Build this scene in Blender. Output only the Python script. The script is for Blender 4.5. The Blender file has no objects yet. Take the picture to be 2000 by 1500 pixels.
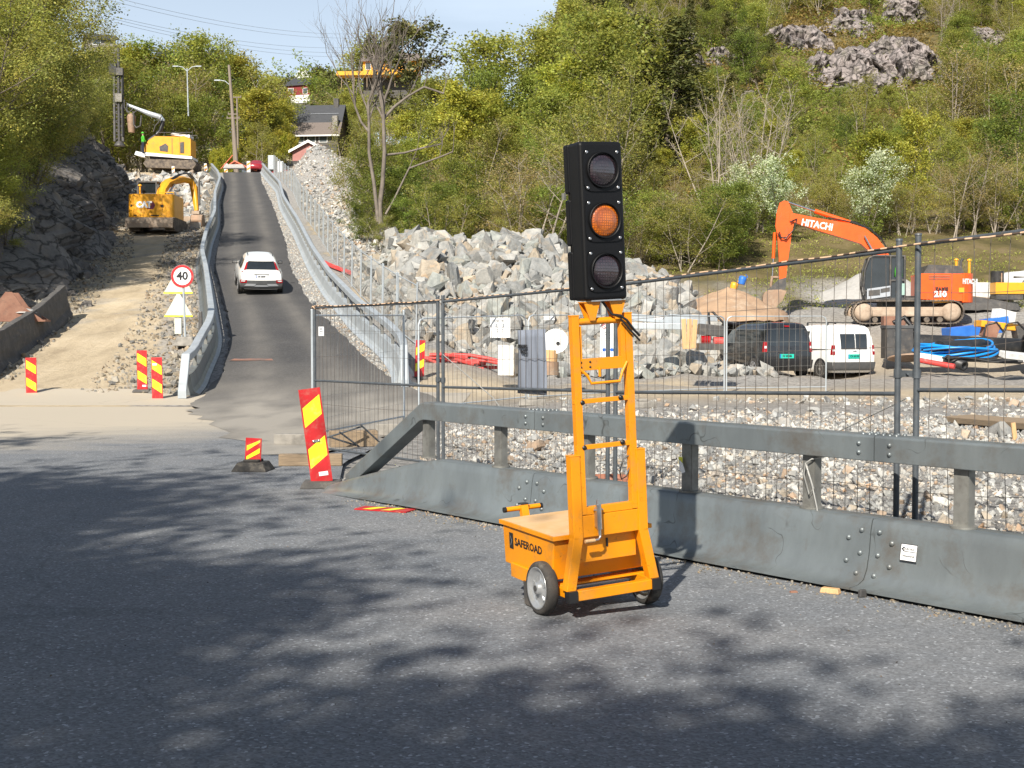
import bpy, bmesh, math, random
import numpy as np
from mathutils import Vector, Matrix
R = math.radians
PI = math.pi
scene = bpy.context.scene
COL = scene.collection
# ---------------------------------------------------------------- camera, world, sun, exposure
PITCH = math.atan(100/2550)
CAMH = 1.7
cd = bpy.data.cameras.new('camera'); cam = bpy.data.objects.new('camera', cd); COL.objects.link(cam)
cam.location = (0, 0, CAMH); cam.rotation_euler = (PI/2-PITCH, 0, 0)
cd.sensor_width = 36; cd.lens = 2550/2000*36; cd.clip_end = 4000; cd.clip_start = .1
scene.camera = cam
SUN_AZ = 19.0      # light travels towards +Y turned this many degrees to +X
SUN_EL = 38.0
w = bpy.data.worlds.new('World'); scene.world = w; w.use_nodes = True
nt = w.node_tree; nt.nodes.clear()
wo = nt.nodes.new('ShaderNodeOutputWorld'); bg = nt.nodes.new('ShaderNodeBackground'); sky = nt.nodes.new('ShaderNodeTexSky')
sky.sky_type = 'NISHITA'; sky.sun_disc = False; sky.sun_elevation = R(SUN_EL); sky.sun_rotation = R(180+SUN_AZ)
sky.air_density = 1.0; sky.dust_density = 1.2; sky.ozone_density = 1.2; sky.altitude = 50
# thin high cloud veil
tcw = nt.nodes.new('ShaderNodeTexCoord'); mpw = nt.nodes.new('ShaderNodeMapping'); nz = nt.nodes.new('ShaderNodeTexNoise')
mpw.inputs['Scale'].default_value = (1.0, 1.0, 7.0); nz.inputs['Scale'].default_value = 3.0; nz.inputs['Detail'].default_value = 6
rp = nt.nodes.new('ShaderNodeMapRange'); rp.inputs[1].default_value = .35; rp.inputs[2].default_value = .8
rp.inputs[3].default_value = .55; rp.inputs[4].default_value = .85
sxw = nt.nodes.new('ShaderNodeSeparateXYZ'); nt.links.new(tcw.outputs['Generated'], sxw.inputs[0])
hzw = nt.nodes.new('ShaderNodeMapRange'); hzw.inputs[1].default_value = .12; hzw.inputs[2].default_value = .55; hzw.inputs[3].default_value = 1.0; hzw.inputs[4].default_value = .12
nt.links.new(sxw.outputs[2], hzw.inputs[0]); mlw = nt.nodes.new('ShaderNodeMath'); mlw.operation = 'MULTIPLY'; nt.links.new(hzw.outputs[0], mlw.inputs[1])
mxw = nt.nodes.new('ShaderNodeMix'); mxw.data_type = 'RGBA'; mxw.inputs['B'].default_value = (12.8, 14.6, 16.6, 1)
L = nt.links.new
L(tcw.outputs['Generated'], mpw.inputs['Vector']); L(mpw.outputs[0], nz.inputs['Vector']); L(nz.outputs['Fac'], rp.inputs[0])
L(rp.outputs[0], mlw.inputs[0]); L(mlw.outputs[0], mxw.inputs['Factor']); L(sky.outputs[0], mxw.inputs['A']); L(mxw.outputs['Result'], bg.inputs['Color'])
L(bg.outputs[0], wo.inputs['Surface'])
bg.inputs['Strength'].default_value = 0.056
sd = bpy.data.lights.new('sun', 'SUN'); sd.energy = 4.9; sd.angle = R(.6); sd.color = (1.0, .93, .82)
so = bpy.data.objects.new('sun', sd); COL.objects.link(so)
ldir = Vector((math.sin(R(SUN_AZ))*math.cos(R(SUN_EL)), math.cos(R(SUN_AZ))*math.cos(R(SUN_EL)), -math.sin(R(SUN_EL))))
so.rotation_euler = ldir.to_track_quat('-Z', 'Y').to_euler(); so.location = (-20, -50, 60)
scene.view_settings.view_transform = 'Standard'; scene.view_settings.look = 'None'
scene.view_settings.gamma = 1; scene.view_settings.use_curve_mapping = False; scene.view_settings.exposure = 0.68
scene.cycles.max_bounces = 6; scene.cycles.transparent_max_bounces = 8

# ---------------------------------------------------------------- calibration helpers (photo measurements -> places)
F = 2550.0
def P(px, py, Y):
    dx = (px-1000)/F; dy = (750-py)/F; c, s = math.cos(PITCH), math.sin(PITCH)
    d = Vector((dx, c+dy*s, -s+dy*c)); t = Y/d.y
    return Vector((d.x*t, Y, CAMH+d.z*t))
def XX(px, Y): return P(px, 650, Y).x
def G(px, py, z=0.0):
    a = P(px, py, 10.0); t = (z-CAMH)/(a.z-CAMH)
    return Vector((a.x*t, 10*t, z))

# ---------------------------------------------------------------- materials
def _n(nt, t, **kw):
    n = nt.nodes.new(t)
    for k, v in kw.items(): n.inputs[k].default_value = v
    return n
def mat(name, c1, c2=None, scale=4.0, rough=.6, metal=0.0, bump=0.0, bscale=None, detail=6, spec=.5, tint=None,
        emit=None, streak=None, contrast=(.35, .65), dirt=None, coat=0.0, rvar=0.0):
    m = bpy.data.materials.new(name); m.use_nodes = True; nt = m.node_tree; b = nt.nodes['Principled BSDF']
    L = nt.links.new
    b.inputs['Roughness'].default_value = rough; b.inputs['Metallic'].default_value = metal
    b.inputs['Specular IOR Level'].default_value = spec; b.inputs['Coat Weight'].default_value = coat
    tc = nt.nodes.new('ShaderNodeTexCoord'); vec = tc.outputs['Object']
    if streak:
        mp = nt.nodes.new('ShaderNodeMapping'); mp.inputs['Scale'].default_value = streak; L(vec, mp.inputs['Vector']); vec = mp.outputs[0]
    n1 = _n(nt, 'ShaderNodeTexNoise', Scale=scale, Detail=detail, Roughness=.65); L(vec, n1.inputs['Vector'])
    mr = nt.nodes.new('ShaderNodeMapRange'); mr.inputs[1].default_value = contrast[0]; mr.inputs[2].default_value = contrast[1]
    L(n1.outputs['Fac'], mr.inputs[0])
    mx = nt.nodes.new('ShaderNodeMix'); mx.data_type = 'RGBA'
    mx.inputs['A'].default_value = (*c1, 1); mx.inputs['B'].default_value = (*(c2 or [c*.8 for c in c1]), 1)
    L(mr.outputs[0], mx.inputs['Factor']); out = mx.outputs['Result']
    if dirt:      # (colour, amount, scale)
        n2 = _n(nt, 'ShaderNodeTexNoise', Scale=dirt[2], Detail=8, Roughness=.7); L(tc.outputs['Object'], n2.inputs['Vector'])
        m2 = nt.nodes.new('ShaderNodeMapRange'); m2.inputs[1].default_value = .62-dirt[1]*.4; m2.inputs[2].default_value = .75
        m2.inputs[4].default_value = .85; L(n2.outputs['Fac'], m2.inputs[0])
        x2 = nt.nodes.new('ShaderNodeMix'); x2.data_type = 'RGBA'; x2.inputs['B'].default_value = (*dirt[0], 1)
        L(m2.outputs[0], x2.inputs['Factor']); L(out, x2.inputs['A']); out = x2.outputs['Result']
    if tint:
        at = nt.nodes.new('ShaderNodeAttribute'); at.attribute_name = 'tint'
        x3 = nt.nodes.new('ShaderNodeMix'); x3.data_type = 'RGBA'; x3.blend_type = 'MULTIPLY'; x3.inputs['Factor'].default_value = 1
        L(out, x3.inputs['A']); L(at.outputs['Color'], x3.inputs['B']); out = x3.outputs['Result']
    if rvar:
        oi = nt.nodes.new('ShaderNodeObjectInfo'); hs = nt.nodes.new('ShaderNodeHueSaturation')
        m4 = nt.nodes.new('ShaderNodeMapRange'); m4.inputs[3].default_value = 1-rvar; m4.inputs[4].default_value = 1+rvar
        m5 = nt.nodes.new('ShaderNodeMapRange'); m5.inputs[3].default_value = .5-rvar*.06; m5.inputs[4].default_value = .5+rvar*.06
        fr = nt.nodes.new('ShaderNodeMath'); fr.operation = 'FRACT'; ml = nt.nodes.new('ShaderNodeMath'); ml.operation = 'MULTIPLY'; ml.inputs[1].default_value = 7.31
        L(oi.outputs['Random'], m4.inputs[0]); L(oi.outputs['Random'], ml.inputs[0]); L(ml.outputs[0], fr.inputs[0]); L(fr.outputs[0], m5.inputs[0])
        L(m4.outputs[0], hs.inputs['Value']); L(m5.outputs[0], hs.inputs['Hue']); L(out, hs.inputs['Color']); out = hs.outputs['Color']
    L(out, b.inputs['Base Color'])
    if bump:
        n3 = _n(nt, 'ShaderNodeTexNoise', Scale=bscale or scale*3, Detail=8, Roughness=.7); L(tc.outputs['Object'], n3.inputs['Vector'])
        bp = nt.nodes.new('ShaderNodeBump'); bp.inputs['Strength'].default_value = 1; bp.inputs['Distance'].default_value = bump
        L(n3.outputs['Fac'], bp.inputs['Height']); L(bp.outputs[0], b.inputs['Normal'])
    if emit:
        b.inputs['Emission Color'].default_value = (*emit[:3], 1); b.inputs['Emission Strength'].default_value = emit[3]
    return m
def leafmat(name, c1, c2, trans=.45, rvar=.22):
    m = mat(name, c1, c2, scale=.35, rough=.5, tint=True, rvar=rvar, spec=.3, detail=3)
    nt = m.node_tree; b = nt.nodes['Principled BSDF']; o = nt.nodes['Material Output']
    src = b.inputs['Base Color'].links[0].from_socket
    tr = nt.nodes.new('ShaderNodeBsdfTranslucent'); ms = nt.nodes.new('ShaderNodeMixShader'); ms.inputs[0].default_value = trans
    nt.links.new(src, tr.inputs['Color']); nt.links.new(b.outputs[0], ms.inputs[1]); nt.links.new(tr.outputs[0], ms.inputs[2])
    nt.links.new(ms.outputs[0], o.inputs['Surface']); return m
M = {}
M['yellow'] = mat('yellow_paint', (.79, .285, .003), (.73, .255, .003), 3, rough=.38, bump=.0004, bscale=60, dirt=((.40, .22, .06), .2, 6))
M['lidtop'] = mat('dusty_lid_paint', (.58, .36, .16), (.66, .44, .24), 5, rough=.6)
M['black'] = mat('black_plastic', (.012, .012, .014), (.02, .02, .02), 8, rough=.38)
M['headblack'] = mat('signal_housing_plastic', (.0035, .0037, .0045), (.005, .005, .006), 6, rough=.5, spec=.3, bump=.0003, bscale=90)
M['rubber'] = mat('tyre_rubber', (.022, .022, .022), (.05, .045, .04), 12, rough=.85, bump=.002, bscale=60, dirt=((.18, .16, .13), .25, 8))
M['zinc'] = mat('bright_zinc', (.62, .62, .62), (.45, .45, .46), 20, rough=.28, metal=.85)
M['rimmetal'] = mat('wheel_rim_metal', (.50, .51, .52), (.36, .37, .38), 9, rough=.3, metal=.6)
M['chrome'] = mat('chrome_rod', (.7, .7, .7), None, 5, rough=.15, metal=1)
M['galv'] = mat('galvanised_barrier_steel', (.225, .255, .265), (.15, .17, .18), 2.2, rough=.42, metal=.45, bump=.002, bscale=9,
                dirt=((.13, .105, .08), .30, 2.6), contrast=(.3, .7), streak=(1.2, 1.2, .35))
def add_scratch(m, scale, width, dark=.45, mask=3.0):
    # thin wandering scuff lines: the contour lines of a noise, kept only in patches
    nt = m.node_tree; b = nt.nodes['Principled BSDF']; src = b.inputs['Base Color'].links[0].from_socket; tc = nt.nodes.new('ShaderNodeTexCoord'); L = nt.links.new
    n = _n(nt, 'ShaderNodeTexNoise', Scale=scale, Detail=2.0, Roughness=.5); L(tc.outputs['Object'], n.inputs['Vector'])
    s = nt.nodes.new('ShaderNodeMath'); s.operation = 'SUBTRACT'; s.inputs[1].default_value = .5; L(n.outputs['Fac'], s.inputs[0]); a = nt.nodes.new('ShaderNodeMath'); a.operation = 'ABSOLUTE'; L(s.outputs[0], a.inputs[0])
    mr = nt.nodes.new('ShaderNodeMapRange'); mr.inputs[1].default_value = 0; mr.inputs[2].default_value = width; mr.inputs[3].default_value = 1; mr.inputs[4].default_value = 0; L(a.outputs[0], mr.inputs[0])
    n2 = _n(nt, 'ShaderNodeTexNoise', Scale=mask, Detail=3); L(tc.outputs['Object'], n2.inputs['Vector']); m2 = nt.nodes.new('ShaderNodeMapRange'); m2.inputs[1].default_value = .52; m2.inputs[2].default_value = .6; L(n2.outputs['Fac'], m2.inputs[0])
    ml = nt.nodes.new('ShaderNodeMath'); ml.operation = 'MULTIPLY'; L(mr.outputs[0], ml.inputs[0]); L(m2.outputs[0], ml.inputs[1])
    x = nt.nodes.new('ShaderNodeMix'); x.data_type = 'RGBA'; x.blend_type = 'MULTIPLY'; x.inputs['B'].default_value = (dark, dark*.97, dark*.92, 1); L(ml.outputs[0], x.inputs['Factor']); L(src, x.inputs['A']); L(x.outputs['Result'], b.inputs['Base Color'])
add_scratch(M['galv'], 2.6, .006); add_scratch(M['yellow'], 9.0, .004, .55, 7.0)
M['galvpost'] = mat('galvanised_post_steel', (.27, .27, .25), (.16, .16, .15), 3, rough=.5, metal=.4, bump=.001, dirt=((.10, .09, .08), .3, 7))
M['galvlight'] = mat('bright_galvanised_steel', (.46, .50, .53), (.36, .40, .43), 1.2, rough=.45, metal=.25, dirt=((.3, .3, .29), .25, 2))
M['fencedark'] = mat('shaded_fence_tube', (.105, .12, .135), (.07, .08, .09), 9, rough=.5, metal=.3, dirt=((.16, .13, .10), .15, 14))  # galvanised tube coloured darker for the tree shade over the near fence
M['wire'] = mat('fence_wire', (.17, .14, .12), (.10, .09, .08), 12, rough=.6, metal=.3)
M['wirelight'] = mat('bright_fence_wire', (.42, .42, .40), (.30, .30, .29), 8, rough=.5, metal=.3)
M['red'] = mat('red_reflective', (.50, .014, .018), (.40, .012, .016), 5, rough=.45, dirt=((.34, .16, .12), .25, 7))
M['yel'] = mat('yellow_reflective', (.80, .78, .015), (.75, .72, .02), 6, rough=.45, dirt=((.48, .44, .2), .25, 7))
M['white'] = mat('white_paint', (.78, .78, .76), (.70, .70, .68), 5, rough=.4, dirt=((.5, .48, .43), .1, 4))
M['signwhite'] = mat('white_board', (.80, .81, .82), (.72, .73, .74), 5, rough=.5)
M['paleyellow'] = mat('faded_sign_back', (.60, .61, .52), (.53, .54, .46), 4, rough=.6)
M['conc'] = mat('concrete', (.30, .28, .25), (.20, .19, .17), 6, rough=.9, bump=.006, bscale=18, dirt=((.12, .11, .10), .3, 5))
M['darkconc'] = mat('weathered_dark_concrete', (.10, .095, .09), (.065, .062, .06), 3, rough=.9, bump=.03, bscale=5, dirt=((.20, .18, .15), .2, 4))
M['wood'] = mat('weathered_wood', (.30, .22, .14), (.20, .15, .10), 5, rough=.8, streak=(1, 12, 12))
M['plank'] = mat('new_plank', (.62, .40, .20), (.5, .3, .14), 5, rough=.7, streak=(12, 12, 1))
M['polewood'] = mat('grey_pole_wood', (.27, .22, .18), (.18, .15, .12), 4, rough=.9, streak=(14, 14, .6))
M['glass'] = mat('dark_glass', (.012, .016, .018), (.02, .025, .03), 2, rough=.06, spec=.9)
M['winglass'] = mat('window_glass', (.05, .06, .07), (.10, .12, .13), 1, rough=.08, spec=.8)
M['orange'] = mat('excavator_orange_paint', (.80, .105, .008), (.70, .085, .006), 1.5, rough=.38, dirt=((.30, .10, .04), .15, 2.2))
M['catyel'] = mat('excavator_yellow_paint', (.78, .37, .02), (.70, .31, .018), 1.5, rough=.4, dirt=((.40, .24, .09), .2, 2.2))
M['darkmetal'] = mat('dark_grey_metal', (.05, .05, .052), (.09, .085, .08), 4, rough=.55, metal=.2, dirt=((.2, .16, .12), .2, 3))
M['track'] = mat('muddy_track_steel', (.06, .05, .045), (.20, .16, .12), 4, rough=.8, bump=.01)
M['mud'] = mat('mud_covered_steel', (.42, .33, .25), (.30, .22, .16), 3, rough=.85, bump=.01, dirt=((.5, .43, .34), .3, 2))
M['rustsand'] = mat('worn_bucket_steel', (.36, .23, .15), (.24, .17, .12), 2, rough=.6, metal=.2, dirt=((.46, .36, .27), .3, 3))
M['rust'] = mat('rusty_brown_steel', (.20, .09, .06), (.28, .15, .10), 3, rough=.8, bump=.004, dirt=((.10, .07, .06), .2, 5))
M['carwhite'] = mat('white_car_paint', (.80, .80, .78), (.78, .78, .76), 2, rough=.22, coat=.6, dirt=((.6, .58, .53), .06, 2))
M['carblack'] = mat('black_car_paint', (.012, .013, .015), (.016, .017, .02), 2, rough=.2, coat=.7, dirt=((.08, .075, .065), .14, 1.7))
M['carred'] = mat('red_car_paint', (.30, .02, .03), (.26, .018, .025), 2, rough=.25, coat=.6)
M['silver'] = mat('silver_car_paint', (.55, .57, .6), (.5, .52, .55), 2, rough=.25, metal=.5)
M['grayplastic'] = mat('grey_bumper_plastic', (.06, .063, .066), (.085, .085, .085), 5, rough=.65)
M['lampred'] = mat('red_lamp_lens', (.35, .008, .01), (.22, .005, .008), 6, rough=.15)
M['lampwhite'] = mat('clear_lamp_lens', (.7, .7, .7), (.5, .5, .5), 8, rough=.15)
M['plategreen'] = mat('green_licence_plate', (.02, .50, .38), (.02, .46, .34), 6, rough=.4)
M['ink'] = mat('black_ink', (.012, .012, .014), None, 5, rough=.5)
M['inkblue'] = mat('blue_ink', (.02, .12, .5), None, 5, rough=.5)
M['inkgray'] = mat('grey_print', (.25, .27, .3), None, 5, rough=.5)
M['greyboard'] = mat('grey_banner_sheet', (.22, .245, .30), (.19, .215, .265), 3, rough=.45)
M['alloy'] = mat('alloy_wheel', (.5, .5, .51), (.35, .35, .36), 8, rough=.35, metal=.6)
M['steelwheel'] = mat('dusty_steel_wheel', (.20, .19, .17), (.14, .13, .12), 8, rough=.6)
M['blue'] = mat('blue_plastic_pipe', (.01, .28, .72), (.01, .22, .62), 3, rough=.35)
M['blackpipe'] = mat('black_plastic_pipe', (.018, .018, .019), (.03, .03, .03), 3, rough=.45, dirt=((.10, .09, .08), .2, 3))
M['redpipe'] = mat('red_plastic_pipe', (.60, .06, .05), (.5, .05, .045), 3, rough=.5, dirt=((.55, .3, .26), .2, 3))
M['tarpwhite'] = mat('white_bag_plastic', (.70, .70, .68), (.5, .5, .49), 6, rough=.6, bump=.02, bscale=6)
M['bark'] = mat('tree_bark', (.16, .13, .10), (.09, .075, .06), 2.5, rough=.9, bump=.02, streak=(4, 4, 1), rvar=.15)
M['palebark'] = mat('pale_bare_bark', (.36, .31, .25), (.22, .19, .155), 2, rough=.9, rvar=.12, streak=(4, 4, 1))
M['redwall'] = mat('red_wood_cladding', (.22, .022, .025), (.17, .018, .02), 3, rough=.8, streak=(1, 1, 14))
M['pinkwall'] = mat('faded_red_cladding', (.40, .19, .17), (.33, .15, .135), 3, rough=.8)
M['yelwall'] = mat('yellow_wood_cladding', (.80, .40, .04), (.72, .34, .03), 3, rough=.8, streak=(1, 1, 14))
M['whitewall'] = mat('white_wall_paint', (.76, .76, .74), (.68, .68, .66), 3, rough=.8)
M['slate'] = mat('dark_slate_roof', (.035, .038, .045), (.055, .058, .065), 2, rough=.7, streak=(1, 8, 8))
M['tileold'] = mat('old_brown_roof_tiles', (.17, .14, .125), (.12, .10, .09), 2, rough=.85, streak=(6, 1, 6))
M['vest'] = mat('green_work_jacket', (.08, .48, .03), (.06, .4, .03), 5, rough=.8)
M['navy'] = mat('navy_trousers', (.02, .025, .05), None, 5, rough=.9)
M['skin'] = mat('skin', (.50, .30, .22), None, 5, rough=.6)
M['bluebox'] = mat('blue_plastic_box', (.03, .16, .55), (.02, .13, .48), 4, rough=.5)
M['rock'] = mat('blasted_rock', (.37, .365, .345), (.20, .205, .20), 1.6, rough=.88, bump=.05, bscale=4, tint=True, detail=8,
                dirt=((.47, .36, .25), .22, 1.1))
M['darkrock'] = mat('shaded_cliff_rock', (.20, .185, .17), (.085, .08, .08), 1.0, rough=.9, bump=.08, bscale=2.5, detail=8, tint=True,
                    dirt=((.26, .2, .14), .2, .8))  # tree shade over the left bank is put into this darker colour
M['hillrock'] = mat('grey_violet_hill_rock', (.33, .285, .27), (.17, .15, .145), .4, rough=.9, bump=.3, bscale=1.2, detail=8,
                    dirt=((.12, .12, .06), .25, .35), contrast=(.3, .7))
M['dirtheap'] = mat('brown_excavated_soil', (.40, .27, .17), (.30, .20, .13), 1.2, rough=.95, bump=.06, bscale=3, dirt=((.5, .4, .3), .25, 1.6))
M['gravelheap'] = mat('pale_grey_gravel', (.42, .41, .39), (.35, .34, .32), 5, rough=.95, bump=.02, bscale=22)

# ---------------------------------------------------------------- mesh builder
def finish(me, mats, tint=None):
    for m in mats: me.materials.append(m)
    if tint is not None:
        a = me.attributes.new('tint', 'FLOAT_COLOR', 'FACE'); a.data.foreach_set('color', np.asarray(tint, np.float32).ravel())
    me.update(); return me
def build_split(mb, name, mats, parent, tm=None):
    par = list(range(len(mb.v)))
    def find(a):
        while par[a] != a: par[a] = par[par[a]]; a = par[a]
        return a
    key = {}
    for i, v in enumerate(mb.v):
        kk = (round(v[0], 5), round(v[1], 5), round(v[2], 5))
        if kk in key: par[find(i)] = find(key[kk])
        else: key[kk] = i
    for f in mb.f:
        for j in f[1:]: par[find(j)] = find(f[0])
    groups = {}
    for fi, f in enumerate(mb.f): groups.setdefault(find(f[0]), []).append(fi)
    for g in groups.values():
        nb_ = MB(); mp = {}
        for fi in g:
            for j in mb.f[fi]:
                if j not in mp: mp[j] = len(nb_.v); nb_.v.append(mb.v[j])
            nb_.f.append([mp[j] for j in mb.f[fi]]); nb_.m.append(mb.m[fi]); nb_.sm.append(mb.sm[fi])
        me = nb_.mesh(name, mats)
        if tm is not None: me.transform(tm)
        link(name, me, parent)
def link(name, me, parent=None, loc=None, rot=None):
    o = bpy.data.objects.new(name, me); COL.objects.link(o)
    if parent: o.parent = parent
    if loc is not None: o.location = loc
    if rot is not None: o.rotation_euler = rot
    return o
def tag(o, label=None, cat=None, group=None, kind=None):
    if label: o['label'] = label
    if cat: o['category'] = cat
    if group: o['group'] = group
    if kind: o['kind'] = kind
    return o
def empty(name, loc, rz, label, cat, group=None, rot=None):
    o = bpy.data.objects.new(name, None); COL.objects.link(o); o.location = loc
    o.rotation_euler = rot if rot is not None else (0, 0, rz); o.empty_display_size = .1
    return tag(o, label, cat, group)
def copy_tree(o, parent=None):
    c = o.copy(); COL.objects.link(c); c.parent = parent
    for ch in list(o.children): copy_tree(ch, c)
    return c
class MB:
    def __init__(s): s.v = []; s.f = []; s.m = []; s.sm = []
    def add(s, vs, fs, mi=0, smooth=False):
        o = len(s.v); s.v += [tuple(v) for v in vs]
        for f in fs: s.f.append([i+o for i in f]); s.m.append(mi); s.sm.append(smooth)
        return s
    def box(s, c, size, rot=None, mi=0, taper=1.0):
        hx, hy, hz = size[0]/2, size[1]/2, size[2]/2
        vs = []
        for z, t in ((-hz, 1), (hz, taper)):
            for x, y in ((-hx, -hy), (hx, -hy), (hx, hy), (-hx, hy)): vs.append(Vector((x*t, y*t, z)))
        if rot is not None:
            from mathutils import Euler
            q = Euler(rot).to_matrix(); vs = [q @ v for v in vs]
        c = Vector(c); vs = [v+c for v in vs]
        return s.add(vs, [(0, 3, 2, 1), (4, 5, 6, 7), (0, 1, 5, 4), (1, 2, 6, 5), (2, 3, 7, 6), (3, 0, 4, 7)], mi)
    def cyl(s, a, b, r, r2=None, n=12, mi=0, cap=True, smooth=True):
        a = Vector(a); b = Vector(b); r2 = r if r2 is None else r2; d = (b-a).normalized()
        u = d.orthogonal().normalized(); w = d.cross(u)
        vs = [a+(u*math.cos(2*PI*i/n)+w*math.sin(2*PI*i/n))*r for i in range(n)]+[b+(u*math.cos(2*PI*i/n)+w*math.sin(2*PI*i/n))*r2 for i in range(n)]
        s.add(vs, [(i, (i+1) % n, n+(i+1) % n, n+i) for i in range(n)], mi, smooth)
        if cap: s.add(vs, [tuple(range(n-1, -1, -1)), tuple(range(n, 2*n))], mi)
        return s
    def tube(s, pts, r, n=8, mi=0, cap=True, closed=False, radii=None):
        pts = [Vector(p) for p in pts]; k = len(pts); u = None; vs = []
        for i, p in enumerate(pts):
            if closed: d = pts[(i+1) % k]-pts[i-1]
            else: d = pts[min(i+1, k-1)]-pts[max(i-1, 0)]
            d.normalize()
            if u is None: u = d.orthogonal().normalized()
            else:
                u = (u-d*u.dot(d)); u = u.normalized() if u.length > 1e-6 else d.orthogonal().normalized()
            w = d.cross(u); rr = radii[i] if radii else r
            vs += [p+(u*math.cos(2*PI*j/n)+w*math.sin(2*PI*j/n))*rr for j in range(n)]
        fs = []
        for i in range(k if closed else k-1):
            a = i*n; b = ((i+1) % k)*n
            fs += [(a+j, a+(j+1) % n, b+(j+1) % n, b+j) for j in range(n)]
        s.add(vs, fs, mi, True)
        if cap and not closed: s.add(vs, [tuple(range(n-1, -1, -1)), tuple(range((k-1)*n, k*n))], mi)
        return s
    def prism(s, pts, axis, a, b, mi=0, smooth=False):
        def mk(p, t):
            if axis == 'y': return (p[0], t, p[1])
            if axis == 'x': return (t, p[0], p[1])
            return (p[0], p[1], t)
        n = len(pts); vs = [mk(p, a) for p in pts]+[mk(p, b) for p in pts]
        s.add(vs, [tuple(range(n)), tuple(range(2*n-1, n-1, -1))], mi)
        return s.add(vs, [(i, (i+1) % n, n+(i+1) % n, n+i) for i in range(n)], mi, smooth)
    def lathe(s, prof, c, axis, n=24, mi=0, smooth=True, cap=True):
        c = Vector(c); d = Vector(axis).normalized(); u = d.orthogonal().normalized(); w = d.cross(u); vs = []
        for r, t in prof: vs += [c+d*t+(u*math.cos(2*PI*i/n)+w*math.sin(2*PI*i/n))*r for i in range(n)]
        fs = []
        for k in range(len(prof)-1): fs += [(k*n+i, k*n+(i+1) % n, (k+1)*n+(i+1) % n, (k+1)*n+i) for i in range(n)]
        s.add(vs, fs, mi, smooth)
        if not cap: return s
        return s.add(vs, [tuple(range(n)), tuple(range((len(prof)-1)*n, len(prof)*n))], mi)
    def sweep(s, prof, path, mi=0, smooth=False, scales=None, closedprof=True, caps=True):
        """prof: (lateral to the right of travel, height); path: 3D points"""
        path = [Vector(p) for p in path]; k = len(path); n = len(prof); vs = []
        for i, p in enumerate(path):
            d = path[min(i+1, k-1)]-path[max(i-1, 0)]; d.z = 0; d.normalize(); r = Vector((d.y, -d.x, 0))
            su, sv = scales[i] if scales else (1, 1)
            vs += [p+r*(a*su)+Vector((0, 0, b*sv)) for a, b in prof]
        fs = []; m = n if closedprof else n-1
        for i in range(k-1): fs += [(i*n+j, i*n+(j+1) % n, (i+1)*n+(j+1) % n, (i+1)*n+j) for j in range(m)]
        s.add(vs, fs, mi, smooth)
        if caps and closedprof: s.add(vs, [tuple(range(n)), tuple(range((k-1)*n, k*n))], mi)
        return s
    def quad(s, pts, mi=0): return s.add(pts, [tuple(range(len(pts)))], mi)
    def mesh(s, name, mats, recalc=True):
        me = bpy.data.meshes.new(name); me.from_pydata(s.v, [], s.f)
        me.polygons.foreach_set('material_index', s.m); me.polygons.foreach_set('use_smooth', s.sm)
        for m in (mats if isinstance(mats, (list, tuple)) else [mats]): me.materials.append(m)
        if recalc and len(s.f) < 60000:
            bm = bmesh.new(); bm.from_mesh(me); bmesh.ops.recalc_face_normals(bm, faces=bm.faces); bm.to_mesh(me); bm.free()
        me.update(); return me
    def build(s, name, mats, parent=None, bevel=0, loc=None, rot=None, label=None, seg=2):
        o = link(name, s.mesh(name, mats), parent, loc, rot)
        if bevel:
            b = o.modifiers.new('bevel', 'BEVEL'); b.width = bevel; b.segments = seg; b.limit_method = 'ANGLE'; b.angle_limit = R(40)
        if label: o['label'] = label
        return o
def text(name, s, size, material, parent, origin, right, up, align='CENTER', bold=0.0, ext=.0008, sx=1.0):
    cu = bpy.data.curves.new(name, 'FONT'); cu.body = s; cu.size = size; cu.extrude = ext; cu.offset = bold
    cu.align_x = align; cu.align_y = 'CENTER'; cu.resolution_u = 2
    t = bpy.data.objects.new('tmp', cu); me = bpy.data.meshes.new_from_object(t); bpy.data.objects.remove(t); bpy.data.curves.remove(cu)
    me.materials.clear(); me.materials.append(material)
    r = Vector(right).normalized(); u = Vector(up).normalized(); n = r.cross(u)
    Mx = Matrix(((r.x*sx, u.x, n.x, origin[0]), (r.y*sx, u.y, n.y, origin[1]), (r.z*sx, u.z, n.z, origin[2]), (0, 0, 0, 1)))
    me.transform(Mx); return link(name, me, parent)
def npmesh(name, V, Fq, mats, tint=None, mi=None, smooth=False):
    """fast mesh from arrays; Fq (n,4) or (n,3)"""
    V = np.asarray(V, np.float32); Fq = np.asarray(Fq, np.int32); k = Fq.shape[1]
    me = bpy.data.meshes.new(name); me.vertices.add(len(V)); me.vertices.foreach_set('co', V.ravel())
    me.loops.add(Fq.size); me.loops.foreach_set('vertex_index', Fq.ravel())
    me.polygons.add(len(Fq)); me.polygons.foreach_set('loop_start', np.arange(0, Fq.size, k, dtype=np.int32))
    if mi is not None: me.polygons.foreach_set('material_index', np.asarray(mi, np.int32))
    me.update(calc_edges=True)
    me.polygons.foreach_set('use_smooth', np.full(len(Fq), smooth, dtype=bool))
    return finish(me, mats, tint)
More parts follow.
